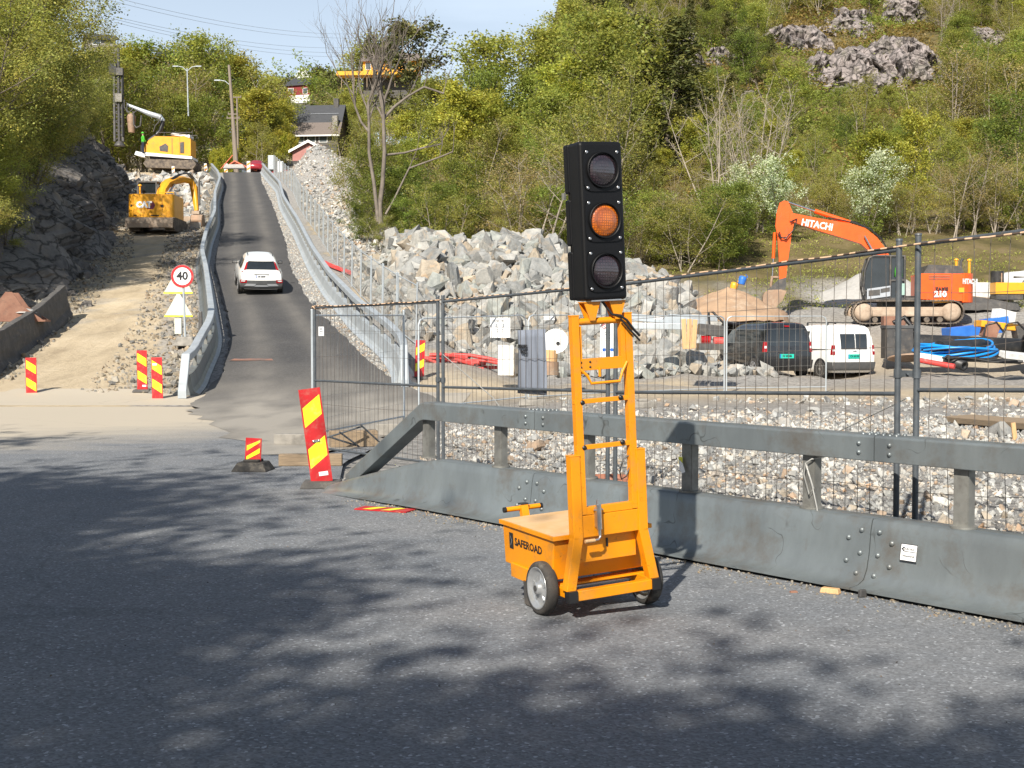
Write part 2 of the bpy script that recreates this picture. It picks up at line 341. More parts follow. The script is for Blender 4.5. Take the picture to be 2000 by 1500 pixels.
# ---------------------------------------------------------------- terrain height
_rng = np.random.default_rng(7); _lat = _rng.random((256, 256))
def vnoise(x, y):
    x = np.asarray(x, float); y = np.asarray(y, float); xi = np.floor(x).astype(int); yi = np.floor(y).astype(int)
    fx = x-xi; fy = y-yi; fx = fx*fx*(3-2*fx); fy = fy*fy*(3-2*fy)
    a = _lat[xi % 256, yi % 256]; b = _lat[(xi+1) % 256, yi % 256]; c = _lat[xi % 256, (yi+1) % 256]; d = _lat[(xi+1) % 256, (yi+1) % 256]
    return a*(1-fx)*(1-fy)+b*fx*(1-fy)+c*(1-fx)*fy+d*fx*fy
def fbm(x, y, o=4):
    s = 0; a = .5; t = 0
    for i in range(o): s = s+a*vnoise(x*2**i+17*i, y*2**i+5*i); t += a; a *= .5
    return s/t
def sst(a, b, x): t = np.clip((x-a)/(b-a), 0, 1); return t*t*(3-2*t)
def zr(Y): return np.interp(Y, [0, 27, 31, 33, 36, 43, 56, 70, 89, 120, 147, 151, 156, 175, 260], [0, 0, .04, .15, .5, 1.5, 3.3, 5.7, 9.0, 14.6, 19.6, 20.1, 20.3, 21.5, 38])
LB = [(-8.0, 32.5), (-8.5, 35), (-9.4, 41), (-11.6, 50), (-13.44, 57.5), (-15.4, 65), (-17.6, 75.5), (-20.06, 88.5), (-24.0, 106), (-27.8, 125), (-30.3, 135), (-34.2, 149)]
RB = [(-2.75, 34.5), (-3.4, 38.3), (-5.15, 44.5), (-7.8, 56), (-9.85, 65), (-13.6, 83), (-17.8, 102), (-21.0, 118.5), (-26.5, 141), (-28.6, 150)]
def xl_b(Y): return np.interp(Y, [p[1] for p in LB], [p[0] for p in LB])
def xr_b(Y): return np.interp(Y, [p[1] for p in RB], [p[0] for p in RB])
def bank_x(Y): return np.interp(Y, [-50, 20, 33, 50, 70, 83, 110, 147, 200, 400], [-24, -17, -16.0, -19.2, -22.5, -26.8, -32.5, -45, -62, -120])
def site(X, Y): return np.interp(Y, [-50, 5, 12, 28, 47, 51, 58, 64, 70, 78, 85, 100, 130, 150, 210, 255, 400, 700], [0, 0, .05, .12, .15, .7, 2.1, 3.1, 4.8, 7.0, 8.6, 11.5, 18, 20.3, 31, 39, 68, 118])
PT_X = np.array([620, 650, 700, 760, 830, 900, 950, 1000, 1060, 1100, 1180, 1250, 1300, 1350, 1400]); PT_Y = np.array([520, 490, 462, 452, 448, 462, 452, 446, 462, 478, 490, 512, 532, 575, 610])
def Hf(X, Y):
    X = np.asarray(X, float); Y = np.asarray(Y, float)
    s = site(X, Y)
    pxh = 1000+F*X/np.clip(Y, 1, None)
    s = s+np.interp(Y, [95, 110, 150, 200, 240, 300, 420], [0, .5, 6, 20, 41, 66, 80])*sst(1000, 1200, pxh)*(Y > 90)
    # right-hand embankment blends down from the road
    xr = xr_b(Y)+1.6; wd = np.interp(Y, [30, 45, 60, 80, 110, 150], [2, 3.5, 5, 8, 10, 12])
    t = sst(0, 1, (X-xr)/wd)
    h = zr(Y)*(1-t)+s*t
    h = np.where(Y > 27, h, s)
    flat = sst(27, 30, Y)
    # foreground road is level
    bl = (X+1.91)*.786+(Y-14.14)*.618       # >0 behind the steel barrier
    bl = np.where(X < -1.9, -1.0, bl)
    h = np.where((Y < 30) & (bl < .1), np.minimum(h, 0.0), h)
    # raised yard edge behind the near fence at the right
    h = h+np.where(Y < 30, sst(.1, 1.0, bl)*.26*sst(.3, 3.0, X)*(1-sst(16, 26, Y)), 0)
    # rock pile mound
    px = 1000+F*X/np.clip(Y, 1, None)
    Yc = 59.0; top = CAMH+(650-np.interp(px, PT_X, PT_Y))*Yc/F
    rise = sst(43.0, 60.5, Y)**.8*(1-sst(61, 68, Y)); pk = np.maximum(top-h-.55, 0)*rise*(sst(618, 650, px))*(1-sst(1380, 1430, px))
    h = h+np.where(t > .3, pk, pk*t/.3)
    # rubble mound beside the top of the ramp
    h = h+(3.1*np.exp(-((px-622)/46)**2-((Y-138)/8.0)**2)+1.2*np.exp(-((px-680)/30)**2-((Y-128)/8.0)**2))*sst(0, 1.5, X-xr-.5)
    # left bank: blasted rock face then wooded slope
    bx = bank_x(Y); d = bx-X
    bh = 6.0*sst(-.3, 4.5, d)*sst(44, 60, Y)+1.2*sst(0, 4, d)*(1-sst(44, 60, Y))*sst(26, 40, Y)
    bh = bh+np.clip(d-4, 0, 40)*.42*sst(30, 60, Y)
    h = h+bh
    # roughness off the trafficked surfaces
    off = np.clip(np.where(X < xl_b(Y)-1, .3, 0)+np.where(X > xr+.5, .6, 0)+sst(0, 3, d)*.8, 0, 1)*sst(32, 45, Y)
    h = h+off*((fbm(X*.35, Y*.35)-.5)*1.0+(fbm(X*1.3, Y*1.3)-.5)*.35)
    h = h+sst(95, 130, Y)*(fbm(X*.06, Y*.06)-.5)*6*sst(-8, 10, X)
    h = h-.04*(Y < 27)
    return h
def H(x, y): return float(Hf(np.array([x]), np.array([y]))[0])
def on(px, Y): x = XX(px, Y); return Vector((x, Y, H(x, Y)))

def grid_mesh(name, Xg, Yg, Zg, mats, tint=None, smooth=True):
    r, c = Xg.shape; V = np.stack([Xg, Yg, Zg], -1).reshape(-1, 3); i = np.arange(r*c).reshape(r, c)
    Fq = np.stack([i[:-1, :-1], i[:-1, 1:], i[1:, 1:], i[1:, :-1]], -1).reshape(-1, 4)
    me = npmesh(name, V, Fq, mats, smooth=smooth)
    if tint is not None:
        a = me.attributes.new('zone', 'FLOAT_COLOR', 'POINT'); a.data.foreach_set('color', tint.reshape(-1, 4).astype(np.float32).ravel())
    return me
def ground_material():
    m = bpy.data.materials.new('ground_surface'); m.use_nodes = True; nt = m.node_tree; L = nt.links.new
    b = nt.nodes['Principled BSDF']; b.inputs['Roughness'].default_value = .95; b.inputs['Specular IOR Level'].default_value = .2
    ge = nt.nodes.new('ShaderNodeNewGeometry'); at = nt.nodes.new('ShaderNodeAttribute'); at.attribute_name = 'zone'
    sp = nt.nodes.new('ShaderNodeSeparateColor'); L(at.outputs['Color'], sp.inputs[0])
    def noisecol(cols, sc, det=6, st=None):
        n = _n(nt, 'ShaderNodeTexNoise', Scale=sc, Detail=det, Roughness=.7)
        if st:
            mp = nt.nodes.new('ShaderNodeMapping'); mp.inputs['Scale'].default_value = st; L(ge.outputs['Position'], mp.inputs[0]); L(mp.outputs[0], n.inputs['Vector'])
        else: L(ge.outputs['Position'], n.inputs['Vector'])
        cr = nt.nodes.new('ShaderNodeValToRGB'); e = cr.color_ramp.elements
        for k, c in enumerate(cols):
            pos = .3+.4*k/(len(cols)-1)
            if k < 2: e[k].position = pos; e[k].color = (*c, 1)
            else: x = e.new(pos); x.color = (*c, 1)
        L(n.outputs['Fac'], cr.inputs[0]); return cr.outputs[0]
    def mix(f, a, bb):
        x = nt.nodes.new('ShaderNodeMix'); x.data_type = 'RGBA'; L(f, x.inputs['Factor']); L(a, x.inputs['A']); L(bb, x.inputs['B']); return x.outputs['Result']
    grass = noisecol([(.06, .055, .022), (.13, .105, .045), (.20, .15, .09)], .35)
    sand = noisecol([(.34, .275, .19), (.48, .395, .275), (.58, .49, .355)], .55, 9, (1.6, .5, 1))
    grav = noisecol([(.10, .098, .095), (.30, .29, .275), (.46, .44, .41)], 7, 9)
    rock = noisecol([(.05, .048, .05), (.14, .125, .12), (.24, .21, .18)], .9, 9)
    c = mix(sp.outputs[0], rock, grass); c = mix(sp.outputs[1], c, sand); c = mix(sp.outputs[2], c, grav)
    L(c, b.inputs['Base Color'])
    n = _n(nt, 'ShaderNodeTexNoise', Scale=3.0, Detail=12, Roughness=.75); L(ge.outputs['Position'], n.inputs['Vector'])
    bp = nt.nodes.new('ShaderNodeBump'); bp.inputs['Distance'].default_value = .10; L(n.outputs['Fac'], bp.inputs['Height']); L(bp.outputs[0], b.inputs['Normal'])
    return m
rows = np.concatenate([np.arange(-45, 26, 1.5), np.arange(26, 100, .45), np.arange(100, 170, .9), np.arange(170, 300, 2.5), np.arange(300, 700, 9)])
tt = np.linspace(-1, 1, 420); halfw = np.where(rows < 26, 46, 46+(rows-26)*.72)[:, None]
Xg = tt[None, :]*halfw*(np.abs(tt[None, :])*.45+.55); Yg = np.repeat(rows[:, None], len(tt), 1); Zg = Hf(Xg, Yg)
xr = xr_b(Yg); xl = xl_b(Yg); bd = bank_x(Yg)-Xg; pxg = 1000+F*Xg/np.clip(Yg, 1, None)
n1 = fbm(Xg*.25, Yg*.25); n2 = fbm(Xg*.9+40, Yg*.9)
zone = np.zeros(Xg.shape+(4,)); zone[..., 3] = 1
left = Xg < xl
dirt = np.where(left & (Yg > 24), 1-sst(-2.5, .8, bd+(n2-.5)*4), 0)
yard = (~left) & (Xg > xr) | (Yg <= 27)
sandband = np.exp(-((Yg-33-1.5*n1)/5.0)**2)*(Xg > -3)+.85*np.exp(-((Yg-50)/7)**2)*(pxg > 1500)+.8*((Yg > 34) & (Yg < 110) & (Xg < xr+12) & (Xg > xr+1))*sst(.52, .62, n1)
gz = np.where(yard & (Yg < 74), 1.0, 0)*(1-sst(62, 68, Yg+(n1-.5)*14))
gz = np.maximum(gz, np.where((Xg > xr-6) & (Xg < xr+11+(n1-.5)*8) & (Yg > 30) & (Yg < 158), 1, 0))
gz = np.maximum(gz, np.where(left & (dirt > .2), sst(.55, .7, n2)*.5, 0)*(Yg > 45))
gz = np.maximum(gz, np.where(left & (Xg > xl-1.7), .8, 0)*(Yg > 33))
zone[..., 1] = np.clip(dirt+sandband, 0, 1)
zone[..., 2] = np.clip(gz*(1-np.clip(sandband, 0, 1)*.9), 0, 1)
slope = np.abs(np.gradient(Zg, axis=1)/np.maximum(np.gradient(Xg, axis=1), .05))
grass = sst(4.2, 7.5, bd+(n1-.5)*6)+np.where(~left & (Yg > 58), 1, 0); zone[..., 0] = np.clip(grass-sst(.8, 1.4, slope)*left, 0, 1)
M['ground'] = ground_material()
tag(link('ground', grid_mesh('ground', Xg, Yg, Zg, [M['ground']], zone)), kind='structure')
far = MB(); far.box((0, 900, -6), (5200, 5200, 1)); tag(far.build('far_ground', mat('far_ground', (.06, .08, .03), (.1, .1, .05), .02, rough=1)), kind='structure')
# far wooded ridge beyond the village
xs = np.linspace(-620, 620, 90); ys = np.linspace(600, 1100, 22); RX, RY = np.meshgrid(xs, ys)
RZ = 60+(RY-600)*.16+fbm(RX*.012, RY*.012)*34+sst(-100, 300, RX)*60
tag(link('far_hills', grid_mesh('far_hills', RX, RY, RZ, [mat('distant_forest', (.035, .055, .03), (.08, .10, .05), .08, rough=1, bump=2, bscale=.3)])), kind='structure')

# ---------------------------------------------------------------- asphalt
def asphalt(name, dark, light, dust, near):
    m = bpy.data.materials.new(name); m.use_nodes = True; nt = m.node_tree; L = nt.links.new
    b = nt.nodes['Principled BSDF']; b.inputs['Roughness'].default_value = .82; b.inputs['Specular IOR Level'].default_value = .35
    ge = nt.nodes.new('ShaderNodeNewGeometry'); pos = ge.outputs['Position']
    n1 = _n(nt, 'ShaderNodeTexNoise', Scale=.6, Detail=7, Roughness=.7); L(pos, n1.inputs['Vector'])
    base = nt.nodes.new('ShaderNodeMix'); base.data_type = 'RGBA'; base.inputs['A'].default_value = (*dark, 1); base.inputs['B'].default_value = (*light, 1)
    mr = nt.nodes.new('ShaderNodeMapRange'); mr.inputs[1].default_value = .35; mr.inputs[2].default_value = .65; L(n1.outputs['Fac'], mr.inputs[0]); L(mr.outputs[0], base.inputs['Factor'])
    vo = _n(nt, 'ShaderNodeTexVoronoi', Scale=70.0 if near else 30.0); L(pos, vo.inputs['Vector'])
    sc = nt.nodes.new('ShaderNodeSeparateColor'); L(vo.outputs['Color'], sc.inputs[0])
    m2 = nt.nodes.new('ShaderNodeMapRange'); m2.inputs[1].default_value = 0; m2.inputs[2].default_value = 1; m2.inputs[3].default_value = .74; m2.inputs[4].default_value = 1.30; L(sc.outputs[0], m2.inputs[0])
    pw = nt.nodes.new('ShaderNodeMapRange'); pw.inputs[1].default_value = .93; pw.inputs[2].default_value = 1.0; pw.inputs[4].default_value = 1.3 if near else .5; L(sc.outputs[1], pw.inputs[0])
    ad = nt.nodes.new('ShaderNodeMath'); L(m2.outputs[0], ad.inputs[0]); L(pw.outputs[0], ad.inputs[1])
    mu = nt.nodes.new('ShaderNodeMix'); mu.data_type = 'RGBA'; mu.blend_type = 'MULTIPLY'; mu.inputs['Factor'].default_value = 1
    L(base.outputs['Result'], mu.inputs['A']); L(ad.outputs[0], mu.inputs['B']); col = mu.outputs['Result']
    sx = nt.nodes.new('ShaderNodeSeparateXYZ'); L(pos, sx.inputs[0])
    if near:     # sand carried out of the works onto the road beyond ~20 m, patchy
        mp = nt.nodes.new('ShaderNodeMapping'); mp.inputs['Scale'].default_value = (.28, .9, 1); L(pos, mp.inputs[0])
        n2 = _n(nt, 'ShaderNodeTexNoise', Scale=.8, Detail=8, Roughness=.65); L(mp.outputs[0], n2.inputs['Vector'])
        my = nt.nodes.new('ShaderNodeMapRange'); my.inputs[1].default_value = 16; my.inputs[2].default_value = 24; my.inputs[3].default_value = -.42; my.inputs[4].default_value = .62
        L(sx.outputs[1], my.inputs[0]); a2 = nt.nodes.new('ShaderNodeMath'); L(my.outputs[0], a2.inputs[0]); L(n2.outputs['Fac'], a2.inputs[1])
        gx_ = nt.nodes.new('ShaderNodeMapRange'); gx_.inputs[1].default_value = -8.5; gx_.inputs[2].default_value = -4.5; gx_.inputs[3].default_value = 0; gx_.inputs[4].default_value = -.36; L(sx.outputs[0], gx_.inputs[0]); a3 = nt.nodes.new('ShaderNodeMath'); L(a2.outputs[0], a3.inputs[0]); L(gx_.outputs[0], a3.inputs[1])
        f = nt.nodes.new('ShaderNodeMapRange'); f.inputs[1].default_value = .25; f.inputs[2].default_value = .95; f.inputs[4].default_value = .92; L(a3.outputs[0], f.inputs[0])
    else:        # light wheel tracks and dust at the foot of the ramp
        ax = nt.nodes.new('ShaderNodeAttribute'); ax.attribute_name = 'lane'; s2 = nt.nodes.new('ShaderNodeSeparateColor'); L(ax.outputs['Color'], s2.inputs[0])
        mp = nt.nodes.new('ShaderNodeMapping'); mp.inputs['Scale'].default_value = (.9, .30, 1); L(pos, mp.inputs[0])
        n2 = _n(nt, 'ShaderNodeTexNoise', Scale=1.3, Detail=6); L(mp.outputs[0], n2.inputs['Vector'])
        a2 = nt.nodes.new('ShaderNodeMath'); a2.operation = 'MULTIPLY'; L(s2.outputs[0], a2.inputs[0]); L(n2.outputs['Fac'], a2.inputs[1])
        f = nt.nodes.new('ShaderNodeMapRange'); f.inputs[1].default_value = 0; f.inputs[2].default_value = .65; f.inputs[4].default_value = .85; L(a2.outputs[0], f.inputs[0])
    ds = nt.nodes.new('ShaderNodeMix'); ds.data_type = 'RGBA'; ds.inputs['B'].default_value = (*dust, 1); L(col, ds.inputs['A']); L(f.outputs[0], ds.inputs['Factor'])
    L(ds.outputs['Result'], b.inputs['Base Color'])
    if near:     # hairline cracks and sealed seams of the old surface
        nd = _n(nt, 'ShaderNodeTexNoise', Scale=1.1, Detail=5); L(pos, nd.inputs['Vector']); va = nt.nodes.new('ShaderNodeVectorMath'); va.operation = 'MULTIPLY_ADD'; va.inputs[1].default_value = (.9, .9, 0); L(nd.outputs['Color'], va.inputs[0]); L(pos, va.inputs[2])
        vc = nt.nodes.new('ShaderNodeTexVoronoi'); vc.feature = 'DISTANCE_TO_EDGE'; vc.inputs['Scale'].default_value = .19; L(va.outputs[0], vc.inputs['Vector'])
        mc = nt.nodes.new('ShaderNodeMapRange'); mc.inputs[1].default_value = .001; mc.inputs[2].default_value = .0035; mc.inputs[3].default_value = .87; mc.inputs[4].default_value = 1.0; L(vc.outputs['Distance'], mc.inputs[0])
        mm = nt.nodes.new('ShaderNodeMix'); mm.data_type = 'RGBA'; mm.blend_type = 'MULTIPLY'; mm.inputs['Factor'].default_value = 1; L(ds.outputs['Result'], mm.inputs['A']); L(mc.outputs[0], mm.inputs['B']); L(mm.outputs['Result'], b.inputs['Base Color'])
    bp = nt.nodes.new('ShaderNodeBump'); bp.inputs['Distance'].default_value = .004; bp.inputs['Strength'].default_value = .8; L(vo.outputs['Distance'], bp.inputs['Height']); L(bp.outputs[0], b.inputs['Normal'])
    return m
M['asphalt'] = asphalt('worn_asphalt', (.137, .148, .163), (.180, .186, .194), (.46, .405, .32), True)
M['newasphalt'] = asphalt('new_black_asphalt', (.055, .054, .055), (.072, .070, .069), (.33, .305, .265), False)
def barrier_x(Y): return -1.91+(14.14-Y)*.618/.786
ysr = np.concatenate([np.arange(-40, 14.2, .6), np.arange(14.3, 34, .5)])
right = np.where(ysr < 14.2, barrier_x(ysr)+.05, np.interp(ysr, [14.2, 17, 24, 30, 34], [-1.9, -2.2, -1.6, -1.2, -1.0]))
right = np.minimum(right, 34); ltb = np.interp(ysr, [-40, 30, 32, 34], [-60, -60, -58, -55])
u = np.linspace(0, 1, 60)[None, :]; AX = ltb[:, None]+(right-ltb)[:, None]*u; AY = np.repeat(ysr[:, None], 60, 1)
AZ = np.maximum(Hf(AX, AY)+.055, .015) if False else np.where(AY < 27, .012, np.maximum(Hf(AX, AY), 0)+.012)
AY2 = AY+np.where(AY > 33, (fbm(AX*.6, AX*.1)-.5)*1.2, 0)
tag(link('road', grid_mesh('road', AX, AY2, AZ, [M['asphalt']])), kind='structure')
# ramp road
def xle(Y): return np.interp(Y, [18, 20, 22, 24.5, 27, 30, 33, 36, 40, 43, 50, 54, 57.5, 65, 75.5, 89, 106, 125, 135, 147, 152, 175], [-3.3, -4.1, -4.8, -5.75, -6.6, -7.35, -7.75, -8.0, -8.7, -9.3, -10.9, -12.0, -12.8, -14.8, -16.9, -19.7, -23.5, -27.4, -29.6, -32.4, -33.5, -39])
def xre(Y): return np.interp(Y, [18, 20, 22, 24.5, 27, 30, 33, 36, 40, 43, 50, 54, 57.5, 65, 75.5, 89, 106, 125, 135, 147, 152, 175], [-2.6, -2.0, -1.7, -1.2, -1.1, -1.4, -2.3, -3.5, -4.7, -5.5, -7.4, -8.4, -9.2, -11.0, -13.0, -15.8, -19.4, -23.6, -25.8, -28.2, -29.2, -34])
yr = np.arange(18, 176, .5); u = np.linspace(0, 1, 18)[None, :]; RX = xle(yr)[:, None]*(1-u)+xre(yr)[:, None]*u; RY = np.repeat(yr[:, None], 18, 1)
RX = RX+((u == 0) | (u == 1))*(vnoise(RY*1.7, RY*0)-.5)*.14; RX = RX+((u == 0) | (u == 1))*(RY < 29)*(fbm(RY*1.6, RY*0+4)-.5)*.9
RZ = np.maximum(zr(RY), 0)+.017+.038*sst(26.5, 30, RY)
lane = np.zeros(RX.shape+(4,)); uu = np.repeat(u, len(yr), 0)
lane[..., 0] = .30*(np.exp(-((uu-.25)/.10)**2)+np.exp(-((uu-.72)/.10)**2))+1.05*(1-sst(24, 40, RY))+.35*np.exp(-((RY-18)/2.5)**2); lane[..., 3] = 1
me = grid_mesh('ramp_road', RX, RY, RZ, [M['newasphalt']])
a = me.attributes.new('lane', 'FLOAT_COLOR', 'POINT'); a.data.foreach_set('color', lane.reshape(-1, 4).astype(np.float32).ravel())
tag(link('ramp_road', me), kind='structure')
# pinkish paint line across the ramp
pl = MB(); pz = float(zr(38.5))+.062; pl.add([(-8.3, 38.2, pz-.03), (-7.0, 38.3, pz-.03), (-7.1, 38.6, pz+.022), (-8.2, 38.55, pz+.022)], [(0, 1, 2, 3)])
tag(pl.build('road_paint', mat('worn_orange_paint', (.30, .14, .09), (.12, .10, .09), 3)), kind='structure')
# pebbled verges along the ramp
# ---------------------------------------------------------------- steel safety barrier beside the road
BD = Vector((.618, -.786, 0)); BN = Vector((.786, .618, 0)); B0 = Vector((-1.91, 14.14, 0))
BPROF = [(-.33, .036), (-.33, .050), (-.25, .058), (-.19, .085), (-.155, .15), (-.13, .26), (-.115, .40), (-.10, .465), (-.085, .48)]
BPROF = BPROF+[(-a, b) for a, b in reversed(BPROF)]
def bpt(s, z=0): return BD*s+Vector((0, 0, z))
def build_barrier():
    t = empty('safety_barrier', B0, 0, 'long galvanised steel safety barrier with a beam on short posts beside the near road', 'barrier')
    joints = [0.0, 3.52, 7.05, 10.58, 12.5]
    for a, b in zip(joints[:-1], joints[1:]):
        mb = MB(); n = 14; pts = []; sc = []
        for i in range(n+1):
            s = a+.004+(b-a-.008)*i/n; pts.append(bpt(s)); k = 1.0
            if a == 0: k = .10+.90*min(1, (s/1.95))**.9
            sc.append((1.0, k))
        mb.sweep(BPROF, pts, smooth=True, scales=sc); base = mb.build('base', M['galv'], t)
        bm_ = base.modifiers.new('edge', 'EDGE_SPLIT'); bm_.split_angle = R(50)
        if a > 0:   # overlap collar and bolts at the joint
            bo = MB()
            for ds in (-.07, .07, -.17, .17):
                zs = (.40, .25, .12) if abs(ds) < .1 else (.34, .19)
                for z in zs:
                    lat = float(np.interp(z, [.03, .045, .085, .15, .26, .40, .48], [.33, .25, .19, .155, .13, .115, .085]))+.002
                    for sd_ in (1, -1):
                        c = bpt(a+ds, z)-BN*lat*sd_; bo.lathe([(0.001, .016), (.012, .014), (.018, .006), (.02, 0)], c, -BN*sd_, 10)
            build_split(bo, 'bolt', M['galv'], t)
    # posts
    for s in [1.78, 2.93, 4.12, 5.3, 6.47, 7.66, 8.83, 10.0, 11.2]:
        mb = MB(); c = bpt(s)
        w2, d2 = .052, .05
        for sgn in (1, -1):
            mb.add([], [])
        # open C-section post: web and two flanges
        def pb(cs, cn, ss, sn, z0, z1, tp=1):
            p = c+BD*cs+BN*cn; a_ = math.atan2(BD.y, BD.x); mb.box((p.x, p.y, (z0+z1)/2), (ss, sn, z1-z0), (0, 0, a_), taper=tp)
        pb(0, -.037, .10, .006, .486, .865); pb(-.05, 0, .006, .07, .486, .865); pb(.05, 0, .006, .07, .486, .865)
        pb(-.036, .034, .032, .005, .486, .865); pb(.036, .034, .032, .005, .486, .865)
        mb.cyl(c+Vector((0, 0, .481)), c+Vector((0, 0, .495)), .085, n=20)
        mb.build('post', M['galvpost'], t)
    # top beam
    RP = [(-.09, -.085), (.09, -.085), (.09, .075), (.078, .087), (-.078, .087), (-.09, .075)]
    for a, b in zip(joints[:-1], joints[1:]):
        mb = MB()
        if a == 0:
            path = [bpt(.34, .12), bpt(1.74, .925), bpt(1.80, .94)]; mb.sweep(RP, path)
            mb.sweep(RP, [bpt(1.80, .94), bpt(b-.004, .94)])
        else: mb.sweep(RP, [bpt(a+.004, .94), bpt(b-.004, .94)])
        mb.build('beam', M['galv'], t, bevel=.006)
        if a > 0:
            bo = MB()
            for ds in (-.12, .12):
                for z in (.91, .97): bo.lathe([(0.001, .014), (.014, .01), (.016, 0)], bpt(a+ds, z)-BN*.091, -BN, 10)
            for ds in (-.12, -.07, -.02, .04, .09, .14):
                for lt in (-.045, .045): bo.lathe([(0.001, .014), (.014, .01), (.016, 0)], bpt(a+ds, 1.028)+BN*lt, (0, 0, 1), 8)
            build_split(bo, 'bolt', M['galv'], t)
    # sticker
    mb = MB(); s0 = 7.36; nrm = (-BN*.985+Vector((0, 0, .17))).normalized(); up = (Vector((0, 0, 1))-nrm*nrm.z).normalized(); rt = up.cross(nrm)
    lat = .131; c = bpt(s0, .30)-BN*(lat+.012)
    mb.add([c+rt*x+up*z for x, z in ((-.062, -.055), (.062, -.055), (.062, .055), (-.062, .055))], [(0, 1, 2, 3)], 0)
    st = mb.build('sticker', [M['signwhite']], t)
    fr = MB()
    for x0, z0, x1, z1 in ((-.062, -.055, .062, -.051), (-.062, .051, .062, .055), (-.062, -.055, -.058, .055), (.058, -.055, .062, .055), (-.035, .004, .055, .008)):
        fr.quad([c+nrm*.001+rt*x+up*z for x, z in ((x0, z0), (x1, z0), (x1, z1), (x0, z1))])
    fr.quad([c+nrm*.001+rt*x+up*z for x, z in ((-.055, .02), (-.038, .005), (-.030, .012), (-.043, .02), (-.030, .030), (-.038, .036))])
    fr.build('printed_frame', M['ink'], st)
    text('lettering', 'EUROSKILT', .019, M['ink'], st, c+nrm*.001+up*.022+rt*.008, rt, up, sx=.85)
    text('lettering', 'Utleiemateriell', .018, M['ink'], st, c+nrm*.001-up*.022, rt, up, sx=.85)
    # tag and lifting eye
    mb = MB(); mb.box(bpt(1.78, .52)+Vector((0, 0, 0)), (.01, .01, .01)); return t
build_barrier()
mb = MB(); c = B0+bpt(5.3, .70)-BN*.06+BD*(-.035)
mb.add([c+BD*x+Vector((0, 0, z)) for x, z in ((-.03, .05), (.012, .05), (.012, -.01), (-.03, -.01))], [(0, 1, 2, 3)], 1)
mb.add([c-BN*.004+BD*x+Vector((0, 0, z)) for x, z in ((-.02, .03), (.02, -.0), (.045, -.06), (.012, -.075), (-.018, -.045))], [(0, 1, 2, 3, 4)], 0)
tag(mb.build('paper_tag', [M['signwhite'], M['yel']]), 'small torn white and yellow paper tag taped to a barrier post', 'paper tag')
mb = MB(); c = B0+bpt(6.47, .80)-BN*.07
rp_ = [c+BN*.3+BD*.25+Vector((0, 0, .10)), c+BD*.05+Vector((0, 0, .03)), c+Vector((0, 0, 0)), c-BD*.015+Vector((0, 0, -.08)), c+BD*.03+Vector((0, 0, -.22)), c+BD*.07+Vector((0, 0, -.17)), c+BD*.02+Vector((0, 0, -.05)), c+BD*.0+Vector((0, 0, 0)), c+BD*.06+Vector((0, 0, -.16)), c+BD*.10+Vector((0, 0, -.30)), c+BD*.11+Vector((0, 0, -.36))]
mb.tube(rp_, .006, 6); tag(mb.build('rope', M['wirelight']), 'loose grey rope knotted round the fourth post of the steel barrier', 'rope')

# ---------------------------------------------------------------- construction fence panels
def fence_geo(t, L_, slope, h, dark, dx=.11, hz=(.35, .68, 1.32, 1.66), lean=0, round_=False, seed=0, jit=.004, tube=.021, legs=True, z0=.06, wr=.0023):
    rd = random.Random(seed); mt = M['fencedark'] if dark else M['galvlight']; wm = M['wire'] if dark else M['wirelight']
    q = lambda x, z: Vector((x, 0, z+slope*x))
    for i, x in enumerate((0, L_)):
        mb = MB()
        if round_: mb.tube([q(x, 0), q(x, h-.14), q(x+(.04 if i == 0 else -.04), h-.04), q(x+(.14 if i == 0 else -.14), h)], tube, 8)
        else:
            mb.cyl(q(x, 0), q(x, h+.05), tube, n=10)
            mb.lathe([(tube+.003, 0), (tube+.003, .015), (.005, .018)], q(x, h+.05), (0, 0, 1), 10)
        mb.build('post', mt, t)
    for z in ((h-.01 if not round_ else h, h-1.0, z0+.03) if dark else (h if round_ else h-.03, z0+.06)):
        mb = MB(); o = .14 if (round_ and z > h-.1) else 0; mb.cyl(q(o, z), q(L_-o, z), tube*.72, n=8); mb.build('rail', mt, t)
    mb = MB(); n = int(L_/dx)
    for i in range(1, n):
        x = L_*i/n+rd.uniform(-jit, jit); b1, b2 = rd.uniform(-jit, jit)*2, rd.uniform(-jit, jit)*2
        mb.tube([q(x, z0+.03), q(x+b1, h*.4)+Vector((0, b1, 0)), q(x+b2, h*.75)+Vector((0, b2, 0)), q(x, h-.02)], wr, 4, cap=False)
    for z in hz: mb.tube([q(L_*k/6, z+rd.uniform(-1, 1)*jit*3) for k in range(7)], wr*1.1, 4, cap=False)
    mb.build('wire_mesh', wm, t)
def fence(name_, a, b, za, zb, h, label, dark=True, group=None, **kw):
    d = Vector((b[0]-a[0], b[1]-a[1], 0)); L_ = d.length
    t = empty('wire_fence', (a[0], a[1], za), math.atan2(d.y, d.x), label, 'fence panel', group)
    fence_geo(t, L_, (zb-za)/L_, h, dark, **kw); return t
PA = (-2.69, 17.8); PB = (-.87, 15.33); PB2 = (-.80, 15.15); PC = (.90, 12.25); PC2 = (.96, 12.1); PD = (2.66, 9.0); PD2 = (2.76, 8.9); PE = (4.5, 5.8)
fence('fence_panel', PA, PB, .05, .07, 2.0, 'grey wire fence panel behind the leaning red and yellow board, left of the near row', seed=1)
fence('fence_panel', PB2, PC, .07, .15, 2.0, 'dark wire fence panel carrying the grey banner sheet, behind the steel barrier', seed=2, dx=.115)
fence('fence_panel', PC2, PD, .15, .28, 2.0, 'widest dark wire fence right of the traffic light before the parked vans', seed=3, dx=.125)
fence('fence_panel', PD2, PE, .29, .42, 2.02, 'dark wire fence cut by the right edge before the black pipes', seed=4, dx=.15, jit=.012)
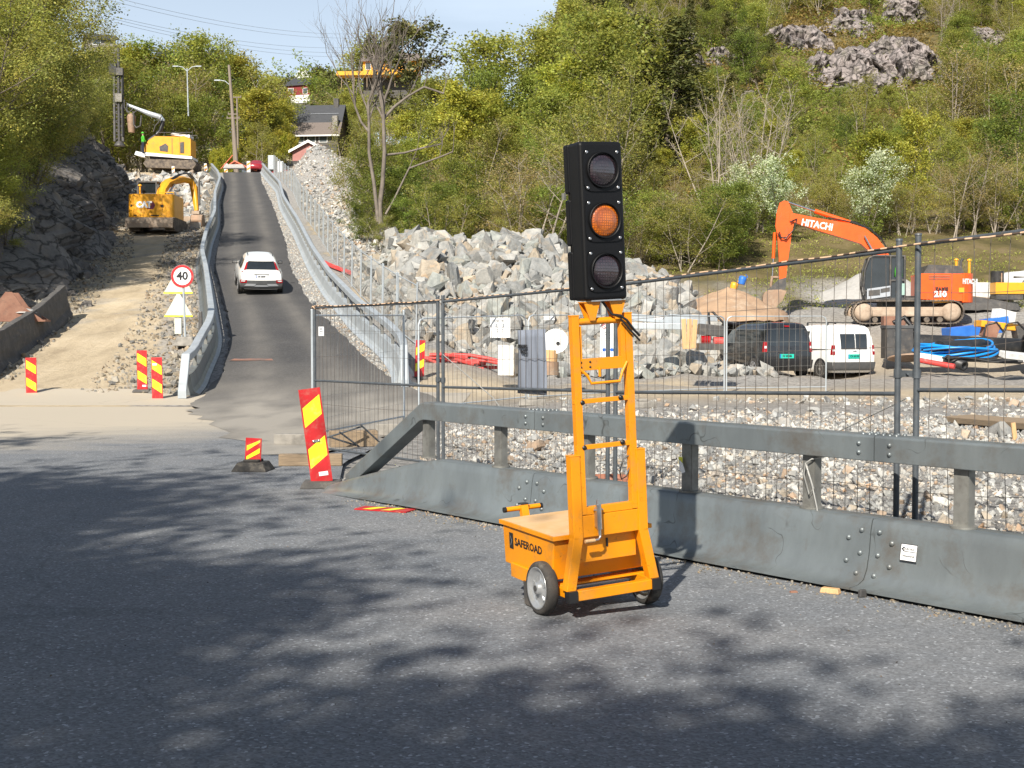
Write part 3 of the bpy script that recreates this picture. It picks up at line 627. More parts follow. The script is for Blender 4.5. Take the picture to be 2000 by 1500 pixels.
fence('fence_panel', (-3.12, 20.4), (-1.98, 23.9), .0, .05, 2.0, 'light galvanised fence standing open at the yard gate behind the leaning board', dark=False, seed=5, dx=.13)
for p, lb in (((PB[0]+PB2[0])/2, 'steel clamp joining two fence panels behind the sloping barrier end'), ((PC[0]+PC2[0])/2, 'steel clamp joining two fence panels behind the traffic light'), ((PD[0]+PD2[0])/2, 'dark steel clamp joining the two thick fence posts at the right')):
    i = [(PB[0]+PB2[0])/2, (PC[0]+PC2[0])/2, (PD[0]+PD2[0])/2].index(p); q1 = [(PB, PB2), (PC, PC2), (PD, PD2)][i]; z = [1.15, 1.25, 1.42][i]
    mb = MB(); a, b = Vector((*q1[0], z)), Vector((*q1[1], z)); d = (b-a).normalized()
    mb.cyl(a-d*.0+Vector((0, 0, -.03)), a+Vector((0, 0, .03)), .028, n=10); mb.cyl(b+Vector((0, 0, -.03)), b+Vector((0, 0, .03)), .028, n=10); mb.box((a+b)/2, ((b-a).length, .02, .045), (0, 0, math.atan2(d.y, d.x)))
    mb.cyl((a+b)/2+Vector((-.01, -.05, 0)), (a+b)/2+Vector((0, .05, 0)), .008, n=6)
    tag(mb.build('fence_clamp', M['fencedark']), lb, 'clamp')
# cord laid along the top rails
def cord():
    pts = []; rd = random.Random(5)
    seq = [(PA, .05), (PB, .07), (PC, .15), (PD, .28), (PE, .42)]
    for (a, za), (b, zb) in zip(seq[:-1], seq[1:]):
        for k in range(10):
            t = k/10; pts.append(Vector((a[0]+(b[0]-a[0])*t, a[1]+(b[1]-a[1])*t-.03, za+(zb-za)*t+2.012+.006*math.sin(k*2.1)-.012*math.sin(PI*t))))
    mb = MB(); k = len(pts)
    for i in range(k-1):
        for j in range(6):
            a = pts[i].lerp(pts[i+1], j/6); b = pts[i].lerp(pts[i+1], (j+1)/6); mb.cyl(a, b, .0075, n=5, mi=(j+i) % 2, cap=False)
    for dx_ in (0, .03, .07):
        c = Vector((PA[0]+dx_*2, PA[1], 2.05)); mb.tube([c+Vector((.03*math.cos(a), .03*math.sin(a), .02*math.sin(a*2)-.01)) for a in np.linspace(0, 6.3, 12)], .008, 5, mi=0)
    tag(mb.build('cord', [mat('pale_orange_cord', (.72, .50, .33), (.6, .4, .25), 20), mat('dark_cord_fleck', (.10, .07, .05), None, 20)]), 'pale orange twisted cord tied along the top of the near fence panels', 'cord')
cord()
# grey banner on panel B and small notice on panel A
d = Vector((PC[0]-PB2[0], PC[1]-PB2[1], 0)).normalized(); nb = Vector((-d.y, d.x, 0)); rz = math.atan2(d.y, d.x)
def on_line(a, b, px):
    a = Vector((*a, 0)); b = Vector((*b, 0)); best = min(np.linspace(0, 1, 400), key=lambda t: abs(1000+F*a.lerp(b, t).x/a.lerp(b, t).y-px)); return a.lerp(b, best)
c0 = on_line(PB2, PC, 1008); c1 = on_line(PB2, PC, 1064); W_ = (c1-c0).length
t = empty('banner_sheet', (c0.x+nb.x*.02, c0.y+nb.y*.02, 0), rz, 'dark grey banner sheet with black block lettering tied inside the wire fence', 'banner')
mb = MB(); n = 12; k = 2550/c0.y; zt = CAMH+(650-645)/k; zb_ = CAMH+(650-768)/k
vs = []
for j in range(9):
    for i in range(n+1):
        x = W_*i/n; z = zb_+(zt-zb_)*j/8+.02*x*j/8; vs.append((x, .012*math.sin(i*1.7+j*.4)*(j/8+.3), z))
mb.add(vs, [(j*(n+1)+i, j*(n+1)+i+1, (j+1)*(n+1)+i+1, (j+1)*(n+1)+i) for j in range(8) for i in range(n)], 0, True)
b_ = mb.build('sheet', M['greyboard'], t); s_ = b_.modifiers.new('thick', 'SOLIDIFY'); s_.thickness = .004
text('lettering', 'SPRENGNING', .048, M['ink'], t, (W_*.26, -.03, zt-.17), (1, 0, 0), (0, 0, 1), bold=.003, sx=.62)
text('lettering', 'VENDELA', .048, M['ink'], t, (W_*.30, -.03, zt-.225), (1, 0, 0), (0, 0, 1), bold=.003, sx=.7)
mb = MB(); ca = on_line(PA, PB, 628); dA = Vector((PB[0]-PA[0], PB[1]-PA[1], 0)).normalized(); ra = math.atan2(dA.y, dA.x)
t = empty('notice', (ca.x, ca.y-.03, 0), ra, 'small square white notice at the left end of the near fence row', 'notice')
k = 2550/ca.y; z0_ = CAMH+(650-647)/k; mb.box((0, 0, z0_), (.15, .004, .125)); mb.build('board', M['signwhite'], t)
for j, (sz, s) in enumerate(((.032, 'FARE'), (.016, 'Anleggsområde'), (.012, 'Adgang forbudt'))): text('lettering', s, sz, M['inkgray'], t, (0, -.004, z0_+.03-.032*j), (1, 0, 0), (0, 0, 1), sx=.9)
mb = MB()
for a_, b_ in ((1.6, 1.2), (1.3, .75)):
    mb.tube([Vector((PB2[0]+a_*d.x*.5, PB2[1]+a_*d.y*.5-.02, z)) for z in (a_, b_)], .004, 4)
# loose wire / strap pieces
mb = MB(); mb.tube([Vector((PB2[0], PB2[1]-.03, 1.45)), Vector((-.2, 14.0, 1.0)), Vector((.15, 13.5, .55))], .006, 5)
mb2 = MB(); mb2.tube([Vector((PC2[0]+1.1, 10.2, .7)), Vector((PC2[0]+1.5, 9.6, 1.0)), Vector((PD[0]+.05, PD[1]-.04, 1.25))], .005, 5)
tag(mb.build('guy_wire', M['wirelight']), 'thin steel wire strung slantwise behind the banner sheet', 'wire'); tag(mb2.build('guy_wire', M['wirelight']), 'thin steel wire running up to the two thick fence posts', 'wire')

# second, farther row of light fence panels in the yard
row2 = [(XX(812, 27.5), 27.5), (XX(1027, 30.0), 30.0), (XX(1200, 32.0), 32.0), (XX(1415, 34.2), 34.2), (XX(1614, 34.8), 34.8)]
lb2 = ['light fence panel with rounded corners left of the white information board', 'light fence panel behind the grey banner sheet', 'light fence panel behind the traffic light frame', 'light fence panel with rounded corners in front of the black van']
for i, (a, b) in enumerate(zip(row2[:-1], row2[1:])):
    fence('fence_panel', (a[0]+.06, a[1]), b, H(*a), H(*b), 2.0, lb2[i], dark=False, round_=True, seed=20+i, dx=.17, wr=.0022)
mb = MB()
blk = [('grey concrete fence foot under the far fence, left of the banner sheet', 1040, 28.5, 0), ('grey concrete fence foot right of the traffic light', 1255, 27.5, .2)]
for lb, px, Y, r_ in blk:
    p = on(px, Y); mb = MB(); mb.box((0, 0, .07), (.62, .22, .14), taper=.9); mb.box((0, 0, .165), (.2, .2, .05)); mb.build
    o = mb.build('concrete_block', M['conc'], None, bevel=.015, loc=p, rot=(0, 0, r_)); tag(o, lb, 'fence foot')
for lb, px, Y, r_, sz in (('grey concrete block on the asphalt left of the leaning red and yellow board', 573, 19.8, 0, (.55, .25, .16)),
                     ('grey wooden beam lying behind the leaning red and yellow board', 607, 16.6, .05, (.80, .14, .15)),
                     ('pair of stacked beams under the open light fence panel', 690, 19.4, .3, (.7, .24, .24)),
                     ('concrete fence foot behind the sloping barrier end', 770, 21.5, .1, (.6, .25, .2))):
    mb = MB(); mb.box((0, 0, sz[2]/2), sz); q_ = G(px, 650+1.7*F/Y)
    tag(mb.build('beam_block', M['conc'] if 'concrete' in lb else M['wood'], None, bevel=.012, loc=(q_.x, q_.y, .012), rot=(0, 0, r_)), lb, 'block')

# ---------------------------------------------------------------- red and yellow marker boards
def marker(loc, rz, lean, sgn, label, h=1.0, w=.25, base='flat', group=None, knob=False, z0=.06, sticker=None, nb=2, brk=False, mats=None):
    t = empty('hazard_marker', loc, rz, label, 'marker board', group)
    mr, my = mats or (M['red'], M['yel'])
    mb = MB(); ns = Matrix.Rotation(lean, 4, 'Y')
    e = h/ (nb*2+.55); sl = w*.62
    mb.box((0, 0, h/2), (w, .012, h))
    for k in range(nb):
        zc = h-e*.62-e*2*k-(0 if sgn < 0 else .0); iw = w/2-.018
        q = [(-iw, zc-sl*sgn/2*.9-e*.95), (iw, zc+sl*sgn/2*.9-e*.95), (iw, zc+sl*sgn/2*.9), (-iw, zc-sl*sgn/2*.9)]
        q = [(x, min(max(z, .03), h-.02)) for x, z in q]
        mb.add([(x, -.0075, z) for x, z in q], [(0, 1, 2, 3)], 1)
    if knob: mb.lathe([(.001, .014), (.012, .012), (.016, 0)], (-.03, -.0075, h*.44), (0, -1, 0), 10, mi=2); mb.lathe([(.001, .014), (.012, .012), (.016, 0)], (.03, -.0075, h*.44), (0, -1, 0), 10, mi=2); mb.box((0, -.010, h*.44), (.06, .006, .028), mi=2)
    me = mb.mesh('board', [mr, my, M['zinc']]); me.transform(Matrix.Translation((0, 0, z0)) @ ns); bo = link('board', me, t)
    if sticker:
        st = MB(); st.box((sticker[0], -.009, sticker[1]), (sticker[2], .002, sticker[3])); me = st.mesh('sticker', [M['signwhite']]); me.transform(Matrix.Translation((0, 0, z0)) @ ns); link('sticker', me, bo)
    mb = MB()
    if base == 'flat': mb.box((0, .02, .035), (.46, .36, .07), taper=.86)
    elif base == 'black': mb.box((0, .02, .055), (.44, .42, .11), taper=.72); mb.box((0, .02, .125), (.2, .2, .03))
    elif base == 'thin': mb.box((0, .02, .03), (.30, .30, .06), taper=.8)
    o = mb.build('foot', M['rubber'] if base == 'black' else (M['darkconc'] if base == 'flat' else M['darkmetal']), t, bevel=.01); return t
g = G(629, 954); marker((g.x, g.y, .012), .06, R(-7.5), 1, 'large tilted red and yellow striped board beside the end of the steel barrier', h=1.03, w=.235, knob=True, sticker=(.03, .09, .10, .045))
text('lettering', 'P', .03, M['inkblue'], None, (g.x+.02, g.y-.03, .16), (1, 0, 0), (0, 0, 1)).name = 'tmp_letter'
bpy.data.objects.remove(bpy.data.objects['tmp_letter'])
g = G(494, 921); marker((g.x, g.y, .012), -.1, R(3), 1, 'short broken red and yellow board on a black rubber foot', h=.30, w=.2, base='black', z0=.1, nb=2)
# board lying flat on the road
mb = MB(); mb.box((0, 0, .008), (.56, .2, .01))
for x in (-.12, .08): mb.add([(x-.08, -.085, .0145), (x+.02, -.085, .0145), (x+.10, .085, .0145), (x, .085, .0145)], [(0, 1, 2, 3)], 1)
g = G(752, 999); tag(mb.build('hazard_marker', [M['red'], M['yel']], None, loc=(g.x, g.y, .013), rot=(R(1), 0, -.42)), 'broken red and yellow board lying flat on the road against the barrier', 'marker board')
g = G(62, 781); marker((g.x, g.y, .012), .1, R(-.5), -1, 'leftmost red and yellow board, standing alone before the dirt lane', h=1.0, w=.27)
g = on(277, 33.2); marker((g.x, g.y, g.z+.02), 0, R(-.5), -1, 'red and yellow board just left of the one touching the ramp barrier end', h=1.0, w=.26, sticker=(.05, .10, .10, .045))
g = G(308, 786); marker((g.x, g.y, .012), -.05, R(-1), -1, 'red and yellow board touching the near end of the left ramp barrier', h=1.03, w=.27, sticker=(-.05, .86, .11, .05))
p = on(818, 35.5); marker((p.x, p.y, p.z), .2, R(3), 1, 'red and yellow board behind the open fence at the foot of the right ramp barrier', h=1.0, w=.26)
mw = (M['white'], mat('orange_stripe', (.75, .28, .02), (.7, .25, .02), 5))
for px, Y in ((342, 140), (363, 149), (387, 150), (405, 151)):
    p = on(px, Y); marker((p.x, p.y, p.z), 0, R(random.Random(px).uniform(-3, 3)), 1, 'small orange and white board in the row before the yellow drill rig', h=1.05, w=.30, group='marker boards along the top of the works', mats=mw, base='thin')
for px, Y, lb in ((444, 154, 'small orange and white board by the foot of the wooden utility pole'), (488, 151, 'white and yellow post board at the top of the ramp beside the red car')):
    p = on(px, Y); marker((p.x, p.y, p.z), 0, 0, 1, lb, h=1.25, w=.4, mats=mw, base='thin')

# ---------------------------------------------------------------- portable traffic light on its trolley
def trolley():
    rz = R(25.6); t = empty('portable_traffic_light', (.507, 7.93, .012), 0, 'yellow two-wheeled trolley carrying a tall black three-lamp traffic light', 'traffic light', rot=(0, 0, rz))
    roll = R(-3.3); pit = R(0.8)
    TM = Matrix.Rotation(roll, 4, 'Y') @ Matrix.Rotation(pit, 4, 'X')
    def put(mb, name, mats, parent=t, bevel=0, label=None, seg=2, tm=TM):
        me = mb.mesh(name, mats); me.transform(tm); o = link(name, me, parent)
        if bevel:
            b = o.modifiers.new('bevel', 'BEVEL'); b.width = bevel; b.segments = seg; b.limit_method = 'ANGLE'; b.angle_limit = R(40)
        if label: o['label'] = label
        return o
    Y_, K = M['yellow'], M['black']
    # battery box, slightly tapered to the bottom, with folded lid
    bt, bb = .475, .235; fy, by = -.10, .58; hw = .325
    mb = MB(); V = [(-hw+.003, fy+.02, bb), (hw-.003, fy+.02, bb), (hw-.003, by-.005, bb), (-hw+.003, by-.005, bb), (-hw, fy-.02, bt), (hw, fy-.02, bt), (hw, by, bt), (-hw, by, bt)]
    mb.add(V, [(0, 3, 2, 1), (4, 5, 6, 7), (0, 1, 5, 4), (1, 2, 6, 5), (2, 3, 7, 6), (3, 0, 4, 7)]); box = put(mb, 'battery_box', Y_, bevel=.006)
    mb = MB(); mb.box((0, (fy+by)/2-.01, bt+.021), (hw*2+.03, by-fy+.07, .026)); mb.box((0, (fy+by)/2-.01, bt+.0352), (hw*2+.01, by-fy+.05, .002), mi=1); put(mb, 'lid', [Y_, M['lidtop']], bevel=.004)
    # lettering on the left side
    n = Vector((-1, 0, 0)); lx = -hw-.0005
    text('lettering', 'SAFEROAD', .066, M['ink'], box, TM @ Vector((lx+.0, .225, .392)), TM.to_3x3() @ Vector((0, -1, 0)), TM.to_3x3() @ Vector((.03, 0, 1)), bold=.0015, sx=1.16)
    mb = MB(); mb.box((lx+.0, .462, .392), (.003, .052, .10)); put(mb, 'logo', K, box)
    mb = MB(); mb.add([(lx-.002, y, z) for y, z in ((.474, .422), (.468, .422), (.449, .393), (.468, .362), (.474, .362), (.456, .393))], [(0, 1, 2, 3, 4, 5)]); put(mb, 'logo_arrow', M['inkgray'], box)
    # lower chassis frame
    mb = MB(); fz = .165
    mb.box((0, -.235, fz), (.60, .05, .06)); mb.box((-.275, .13, fz+.01), (.05, .68, .055)); mb.box((.275, .13, fz+.01), (.05, .68, .055)); mb.box((0, .46, fz+.01), (.5, .05, .05))
    mb.box((0, -.05, .2), (.62, .1, .012)); mb.box((-.33, .25, .21), (.02, .42, .09)); put(mb, 'chassis', Y_, bevel=.004)
    mb = MB()
    for s in (-1, 1): mb.box((s*.283, -.239, fz), (.056, .062, .068))
    build_split(mb, 'corner_cap', K, t, TM)
    mb = MB(); mb.cyl((-.34, 0, .16), (.34, 0, .16), .014, n=10); put(mb, 'axle', M['zinc'])
    # splayed legs of the A-frame and pivot brackets
    mb = MB()
    for s in (-1, 1):
        a = Vector((s*.285, -.215, .195)); b = Vector((s*.222, -.215, .50)); c = Vector((s*.222, -.215, .985))
        for p, q in ((a, b), (b, c)):
            ang = math.atan2(q.x-p.x, q.z-p.z); m_ = (p+q)/2; mb.box(m_, (.062, .062, (q-p).length+.008), (0, ang, 0))
        mb.box((s*.222, -.215, .988), (.066, .066, .006))
    mb.box((0, -.215, .565), (.40, .045, .13)); mb.box((0, -.20, .505), (.44, .012, .03)); mb.box((0, -.178, .42), (.40, .008, .16))
    put(mb, 'leg_frame', Y_, bevel=.004)
    mb = MB(); mb.box((.0, -.184, .445), (.012, .006, .05)); put(mb, 'slot', K)
    # sliding mast frame
    mb = MB(); w2 = .192; z0, z1 = .635, 1.80; my = -.215; w2 = .178
    for s in (-1, 1):
        mb.box((s*w2, my, (z0+z1)/2), (.046, .046, z1-z0)); mb.box((s*w2, my, z1+.002), (.05, .05, .008))
    mb.box((0, my, z0+.02), (2*w2-.046, .042, .045)); mb.cyl((-w2, my, 1.765), (w2, my, 1.765), .021, n=12)
    for z in (1.30, 1.03): mb.box((0, my-.003, z), (2*w2+.05, .03, .026))
    mb.box((0, my-.012, 1.515), (2*w2-.06, .008, .07)); mb.box((.115, my-.0, 1.63), (.03, .03, .25)) if False else None
    mb.box((w2-.04, my, 1.63), (.03, .04, .30)); mb.box((-w2+.035, my, 1.60), (.008, .035, .28))
    mb.tube([(-w2+.02, my-.02, 1.49), (-w2+.06, my-.03, 1.45), (-.10, my-.04, 1.405), (.09, my-.04, 1.405), (w2-.06, my-.03, 1.46), (w2-.02, my-.02, 1.515)], .009, 8)
    mb.cyl((-.03, my-.02, 1.49), (-.03, my-.02, 1.44), .009, n=8)
    put(mb, 'mast_frame', Y_, bevel=.003)
    mb = MB()
    for x, z in ((-.155, 1.295), (.105, 1.305), (-.155, 1.03), (.105, 1.04)):
        mb.lathe([(.001, .012), (.014, .010), (.016, 0)], (x, my-.018, z), (0, -1, 0), 10)
    for x, z in ((-.15, 1.53), (-.15, 1.50), (-.09, 1.53), (-.09, 1.50)): mb.lathe([(.001, .006), (.005, .005), (.007, 0)], (x, my-.016, z), (0, -1, 0), 8)
    build_split(mb, 'bolt', K, t, TM)
    # crank winch
    mb = MB(); mb.box((-.09, -.25, .615), (.035, .03, .12)); mb.cyl((-.09, -.262, .69), (-.09, -.262, .545), .017, n=10); mb.box((-.09, -.255, .66), (.06, .02, .008))
    mb.cyl((-.09, -.262, .545), (-.09, -.262, .51), .010, n=8); mb.tube([(-.09, -.262, .52), (-.09, -.268, .50), (-.105, -.27, .487), (-.15, -.272, .485)], .007, 8); mb.box((-.09, -.25, .695), (.012, .012, .05)); winch = put(mb, 'winch', M['zinc'], bevel=.002)
    mb = MB(); mb.cyl((-.13, -.272, .485), (-.195, -.272, .485), .011, n=10); put(mb, 'crank_grip', M['plank'], winch)
    # head brackets
    mb = MB()
    for s in (-1, 1):
        x = s*.085+.015
        mb.prism([(x-.055, 1.880), (x+.055, 1.880), (x+.016, 1.770), (x-.016, 1.770)], 'y', my-.035, my-.027); mb.prism([(x-.055, 1.880), (x+.055, 1.880), (x+.016, 1.770), (x-.016, 1.770)], 'y', my+.035, my+.027)
        mb.box((x, my, 1.877), (.11, .078, .006))
    hb = put(mb, 'head_bracket', Y_)
    mb = MB(); mb.box((.015, my-.02, 1.884), (.20, .07, .008)); mb.cyl((.005, my, 1.88), (-.005, my, 1.80), .008, n=8); put(mb, 'mount_plate', M['zinc'])
    # cable at the top right of the mast and loop on the right leg
    mb = MB(); mb.tube([(.0, my, 1.90), (.06, my-.03, 1.80), (.11, my-.045, 1.79), (.15, my-.05, 1.76), (.20, my-.045, 1.70), (.245, my-.03, 1.665)], .008, 8)
    mb.tube([(.11, my-.045, 1.77), (.14, my-.05, 1.735), (.17, my-.05, 1.70), (.215, my-.04, 1.66), (.25, my-.02, 1.635)], .006, 8)
    mb.tube([(.17, my-.0, .96), (.12, my+.01, .93), (.09, my+.0, .86), (.10, my-.0, .815), (.135, my, .83), (.168, my, .90)], .0045, 8)
    build_split(mb, 'cable', K, t, TM)
    # drawbar handle at the rear
    mb = MB(); mb.box((-.12, .655, .42), (.05, .045, .30), (R(-14), 0, 0)); mb.cyl((-.25, .70, .545), (.01, .70, .545), .0165, n=12); hd = put(mb, 'tow_bar', Y_, bevel=.002)
    mb = MB(); mb.cyl((-.260, .70, .545), (-.242, .70, .545), .018, n=12); mb.cyl((.002, .70, .545), (.02, .70, .545), .018, n=12); mb.box((-.12, .69, .575), (.054, .05, .006)); build_split(mb, 'handle_cap', K, hd, TM)
    # rear support leg with small foot wheel and mudflap
    mb = MB(); mb.box((-.30, .30, .12), (.04, .05, .16)); mb.box((-.335, .235, .10), (.01, .09, .15)); put(mb, 'support_leg', M['darkmetal'])
    # wheels
    for s in (-1, 1):
        x = s*.362; prof = [(.122, -.034), (.128, -.037), (.148, -.036), (.157, -.026), (.160, -.010), (.160, .010), (.157, .026), (.148, .036), (.128, .037), (.122, .034)]
        mb = MB(); mb.lathe(prof+prof[:1], (x, 0, .1605), (1, 0, 0), 40, cap=False)
        tread = MB()
        w_ = put(mb, 'tyre', M['rubber'], tm=Matrix.Identity(4)); 
        mb = MB(); mb.lathe([(.02, -.045), (.035, -.042), (.036, -.022), (.085, -.012), (.108, -.020), (.119, -.0375), (.127, -.0395), (.127, -.033), (.120, -.03), (.120, .03), (.127, .039), (.115, .037), (.09, .02), (.036, .02), (.03, .04), (.001, .04)], (x, 0, .1605), (1, 0, 0), 40)
        for k in range(5):
            a = k*2*PI/5+.3
            for sd_ in (-1,): mb.box((x+sd_*.016, .066*math.cos(a), .1605+.066*math.sin(a)), (.008, .045, .018), (a, 0, 0))
        put(mb, 'rim', M['rimmetal'], w_, tm=Matrix.Identity(4))
        mb = MB(); mb.cyl((x-.05, 0, .1605), (x+.03, 0, .1605), .018, n=12); put(mb, 'hub', M['darkmetal'], w_, tm=Matrix.Identity(4))
    # signal head
    hz0, hz1 = 1.885, 2.80; hc = (hz0+hz1)/2; hy = my-.02; hwid = .143
    HMt = TM
    mb = MB(); mb.box((.012, hy+.03, hc), (hwid*2, .15, hz1-hz0)); head = put(mb, 'signal_housing', M['headblack'], bevel=.022, seg=4)
    mb = MB()
    for k, zc in enumerate((hc+.31, hc, hc-.31)): mb.box((.0, hy+.115, zc), (hwid*2-.01, .06, .285 if k != 1 else .27))
    mb.box((.0, hy+.10, hc), (hwid*2-.03, .05, .90)); put(mb, 'rear_shell', M['headblack'], head, bevel=.012)
    fyy = hy-.046
    for k, zc in enumerate((hc+.293, hc+.003, hc-.287)):
        mb = MB(); sq = .124; N = 32; ring = []; out = []
        for i in range(N):
            a = 2*PI*i/N; ring.append((.012+.105*math.cos(a), zc+.105*math.sin(a)))
            c_, s_ = math.cos(a), math.sin(a); r_ = 1/(abs(c_)**6+abs(s_)**6)**(1/6); out.append((.012+sq*c_*r_, zc+sq*.99*s_*r_))
        vs = [(x, fyy-.003, z) for x, z in out]+[(x, fyy-.007, z) for x, z in out]+[(x, fyy-.007, z) for x, z in ring]+[(.012+(x-.012)*.93, fyy+.004, zc+(z-zc)*.93) for x, z in ring]
        mb.add(vs, [(q*N+i, q*N+(i+1) % N, (q+1)*N+(i+1) % N, (q+1)*N+i) for q in range(3) for i in range(N)])
        # raised half-shroud around the lens
        for i in range(N):
            pass
        lp = put(mb, 'lamp_unit', M['headblack'], head)
        mb = MB(); mb.lathe([(.104, 0), (.104, .016), (.098, .018), (.096, .002)], (.012, fyy-.006, zc), (0, -1, 0), 32); put(mb, 'lens_ring', M['headblack'], lp)
        mb = MB(); prof = [(.097*math.sin(b), .030*math.cos(b)) for b in np.linspace(.02, PI/2, 9)]; mb.lathe(prof, (.012, fyy+.002, zc), (0, -1, 0), 36)
        put(mb, 'lens', M['lensamber'] if k == 1 else M['lensdark'], lp, label='unlit amber lens' if k == 1 else 'dark unlit lens')
        mb = MB()
        for sx in (-1, 1):
            for sz in (-1, 1):
                c_ = Vector((.012+sx*.100, fyy-.007, zc+sz*.102)); mb.lathe([(.004, .004), (.0085, .004), (.0095, 0)], c_, (0, -1, 0), 10); mb.box(c_+Vector((0, -.005, 0)), (.012, .002, .003), (0, .7, 0))
        build_split(mb, 'screw', M['zinc'], lp, TM)
    mb = MB()
    for zc in (hc+.155, hc-.155): mb.box((-.155, hy+.12, zc), (.012, .03, .04))
    build_split(mb, 'hinge', M['zinc'], head, TM)
def lensmat(name, c1, c2, rough, sc):
    m = mat(name, c1, c2, 4, rough=rough, spec=.8, coat=.8); nt = m.node_tree; b = nt.nodes['Principled BSDF']
    tc = nt.nodes.new('ShaderNodeTexCoord'); wv = nt.nodes.new('ShaderNodeTexVoronoi'); wv.inputs['Scale'].default_value = sc; wv.distance = 'CHEBYCHEV'; wv.inputs['Randomness'].default_value = .15
    nt.links.new(tc.outputs['Object'], wv.inputs['Vector']); bp = nt.nodes.new('ShaderNodeBump'); bp.inputs['Distance'].default_value = .002
    nt.links.new(wv.outputs['Distance'], bp.inputs['Height']); nt.links.new(bp.outputs[0], b.inputs['Normal']); b.inputs['Coat Roughness'].default_value = .04
    src = b.inputs['Base Color'].links[0].from_socket; mr = nt.nodes.new('ShaderNodeMapRange'); mr.inputs[1].default_value = .15; mr.inputs[2].default_value = .55; mr.inputs[3].default_value = 1.25; mr.inputs[4].default_value = .35
    nt.links.new(wv.outputs['Distance'], mr.inputs[0]); mm = nt.nodes.new('ShaderNodeMix'); mm.data_type = 'RGBA'; mm.blend_type = 'MULTIPLY'; mm.inputs['Factor'].default_value = 1
    nt.links.new(src, mm.inputs['A']); nt.links.new(mr.outputs[0], mm.inputs['B']); nt.links.new(mm.outputs['Result'], b.inputs['Base Color'])
    return m
M['lensamber'] = lensmat('amber_lens', (.80, .23, .002), (.42, .085, .002), .35, 70)
M['lensdark'] = lensmat('dark_smoked_lens', (.04, .022, .024), (.02, .014, .02), .12, 60)
trolley()
# bits on the ground by the barrier
rd = random.Random(3)
def chip(name, px, py, sz, label, m, cat, rot=0):
    g = G(px, py); mb = MB(); mb.box((0, 0, sz[2]/2), sz, taper=.85); tag(mb.build(name, m, None, bevel=sz[2]*.15, loc=(g.x, g.y, .012), rot=(0, 0, rot)), label, cat)
chip('wood_block', 1622, 1162, (.13, .06, .035), 'small wood block wedged under the barrier joint', M['plank'], 'wood block', -.6)
chip('metal_scrap', 1684, 1170, (.06, .03, .05), 'bent dark metal scrap standing at the barrier joint', M['darkmetal'], 'scrap', .5)
chip('stone', 1550, 1161, (.05, .03, .012), 'flat dark chip of stone left of the wood block', M['rust'], 'stone', .2)
# ---------------------------------------------------------------- cars and vans
class Body:
    def __init__(s, rows, rc=.10, pw=8, bulge=.05, N=18, K=7):
        s.rows = rows; s.rc = rc; s.pw = pw; s.b = bulge; s.N = N; s.K = K; s.z = [r[0] for r in rows]
    def row(s, z): return [float(np.interp(z, s.z, [r[i] for r in s.rows])) for i in (1, 2, 3)]
    def wid(s, y, z):
        yr_, yf, w_ = s.row(z); t = abs(2*(y-yr_)/(yf-yr_)-1); return w_*(1-s.rc*min(t, 1)**s.pw)
    def rear(s, x, z):
        yr_, yf, w_ = s.row(z); return yr_-s.b*(1-(x/w_)**2)+.0
    def mesh(s):
        mb = MB(); vs = []; n = None
        for z, yr_, yf, w_ in s.rows:
            ring = []
            for j in range(s.N+1): y = yr_+(yf-yr_)*j/s.N; ring.append((-s.wid(y, z), y, z))
            we = s.wid(yf, z)
            for k in range(1, s.K): x = -we+2*we*k/s.K; ring.append((x, yf+s.b*1.5*(1-(x/we)**2), z))
            for j in range(s.N, -1, -1): y = yr_+(yf-yr_)*j/s.N; ring.append((s.wid(y, z), y, z))
            we = s.wid(yr_, z)
            for k in range(1, s.K): x = we-2*we*k/s.K; ring.append((x, yr_-s.b*(1-(x/we)**2), z))
            n = len(ring); vs += ring
        fs = [(a*n+i, a*n+(i+1) % n, (a+1)*n+(i+1) % n, (a+1)*n+i) for a in range(len(s.rows)-1) for i in range(n)]
        mb.add(vs, fs, 0, True)
        mb.add(vs[-n:], [tuple(range(n))], 0, True); mb.add(vs[:n], [tuple(range(n-1, -1, -1))])
        return mb
    def side(s, mb, poly, side, off=.006, mi=0, nz=5):
        """poly: four corners (y,z) rear-bottom, front-bottom, front-top, rear-top"""
        (a, b, c, d) = [Vector((p[0], p[1])) for p in poly]; m = 6; vs = []
        for j in range(nz+1):
            l = a.lerp(d, j/nz); r = b.lerp(c, j/nz)
            for i in range(m+1): p = l.lerp(r, i/m); vs.append((side*(s.wid(p.x, p.y)+off), p.x, p.y))
        mb.add(vs, [(j*(m+1)+i, j*(m+1)+i+1, (j+1)*(m+1)+i+1, (j+1)*(m+1)+i) for j in range(nz) for i in range(m)], mi, True)
    def back(s, mb, poly, off=.008, mi=0, nz=5):
        (a, b, c, d) = [Vector((p[0], p[1])) for p in poly]; m = 8; vs = []
        for j in range(nz+1):
            l = a.lerp(d, j/nz); r = b.lerp(c, j/nz)
            for i in range(m+1): p = l.lerp(r, i/m); vs.append((p.x, s.rear(p.x, p.y)-off, p.y))
        mb.add(vs, [(j*(m+1)+i, j*(m+1)+i+1, (j+1)*(m+1)+i+1, (j+1)*(m+1)+i) for j in range(nz) for i in range(m)], mi, True)
def esplit(o, a=38):
    m = o.modifiers.new('edges', 'EDGE_SPLIT'); m.split_angle = R(a); return o
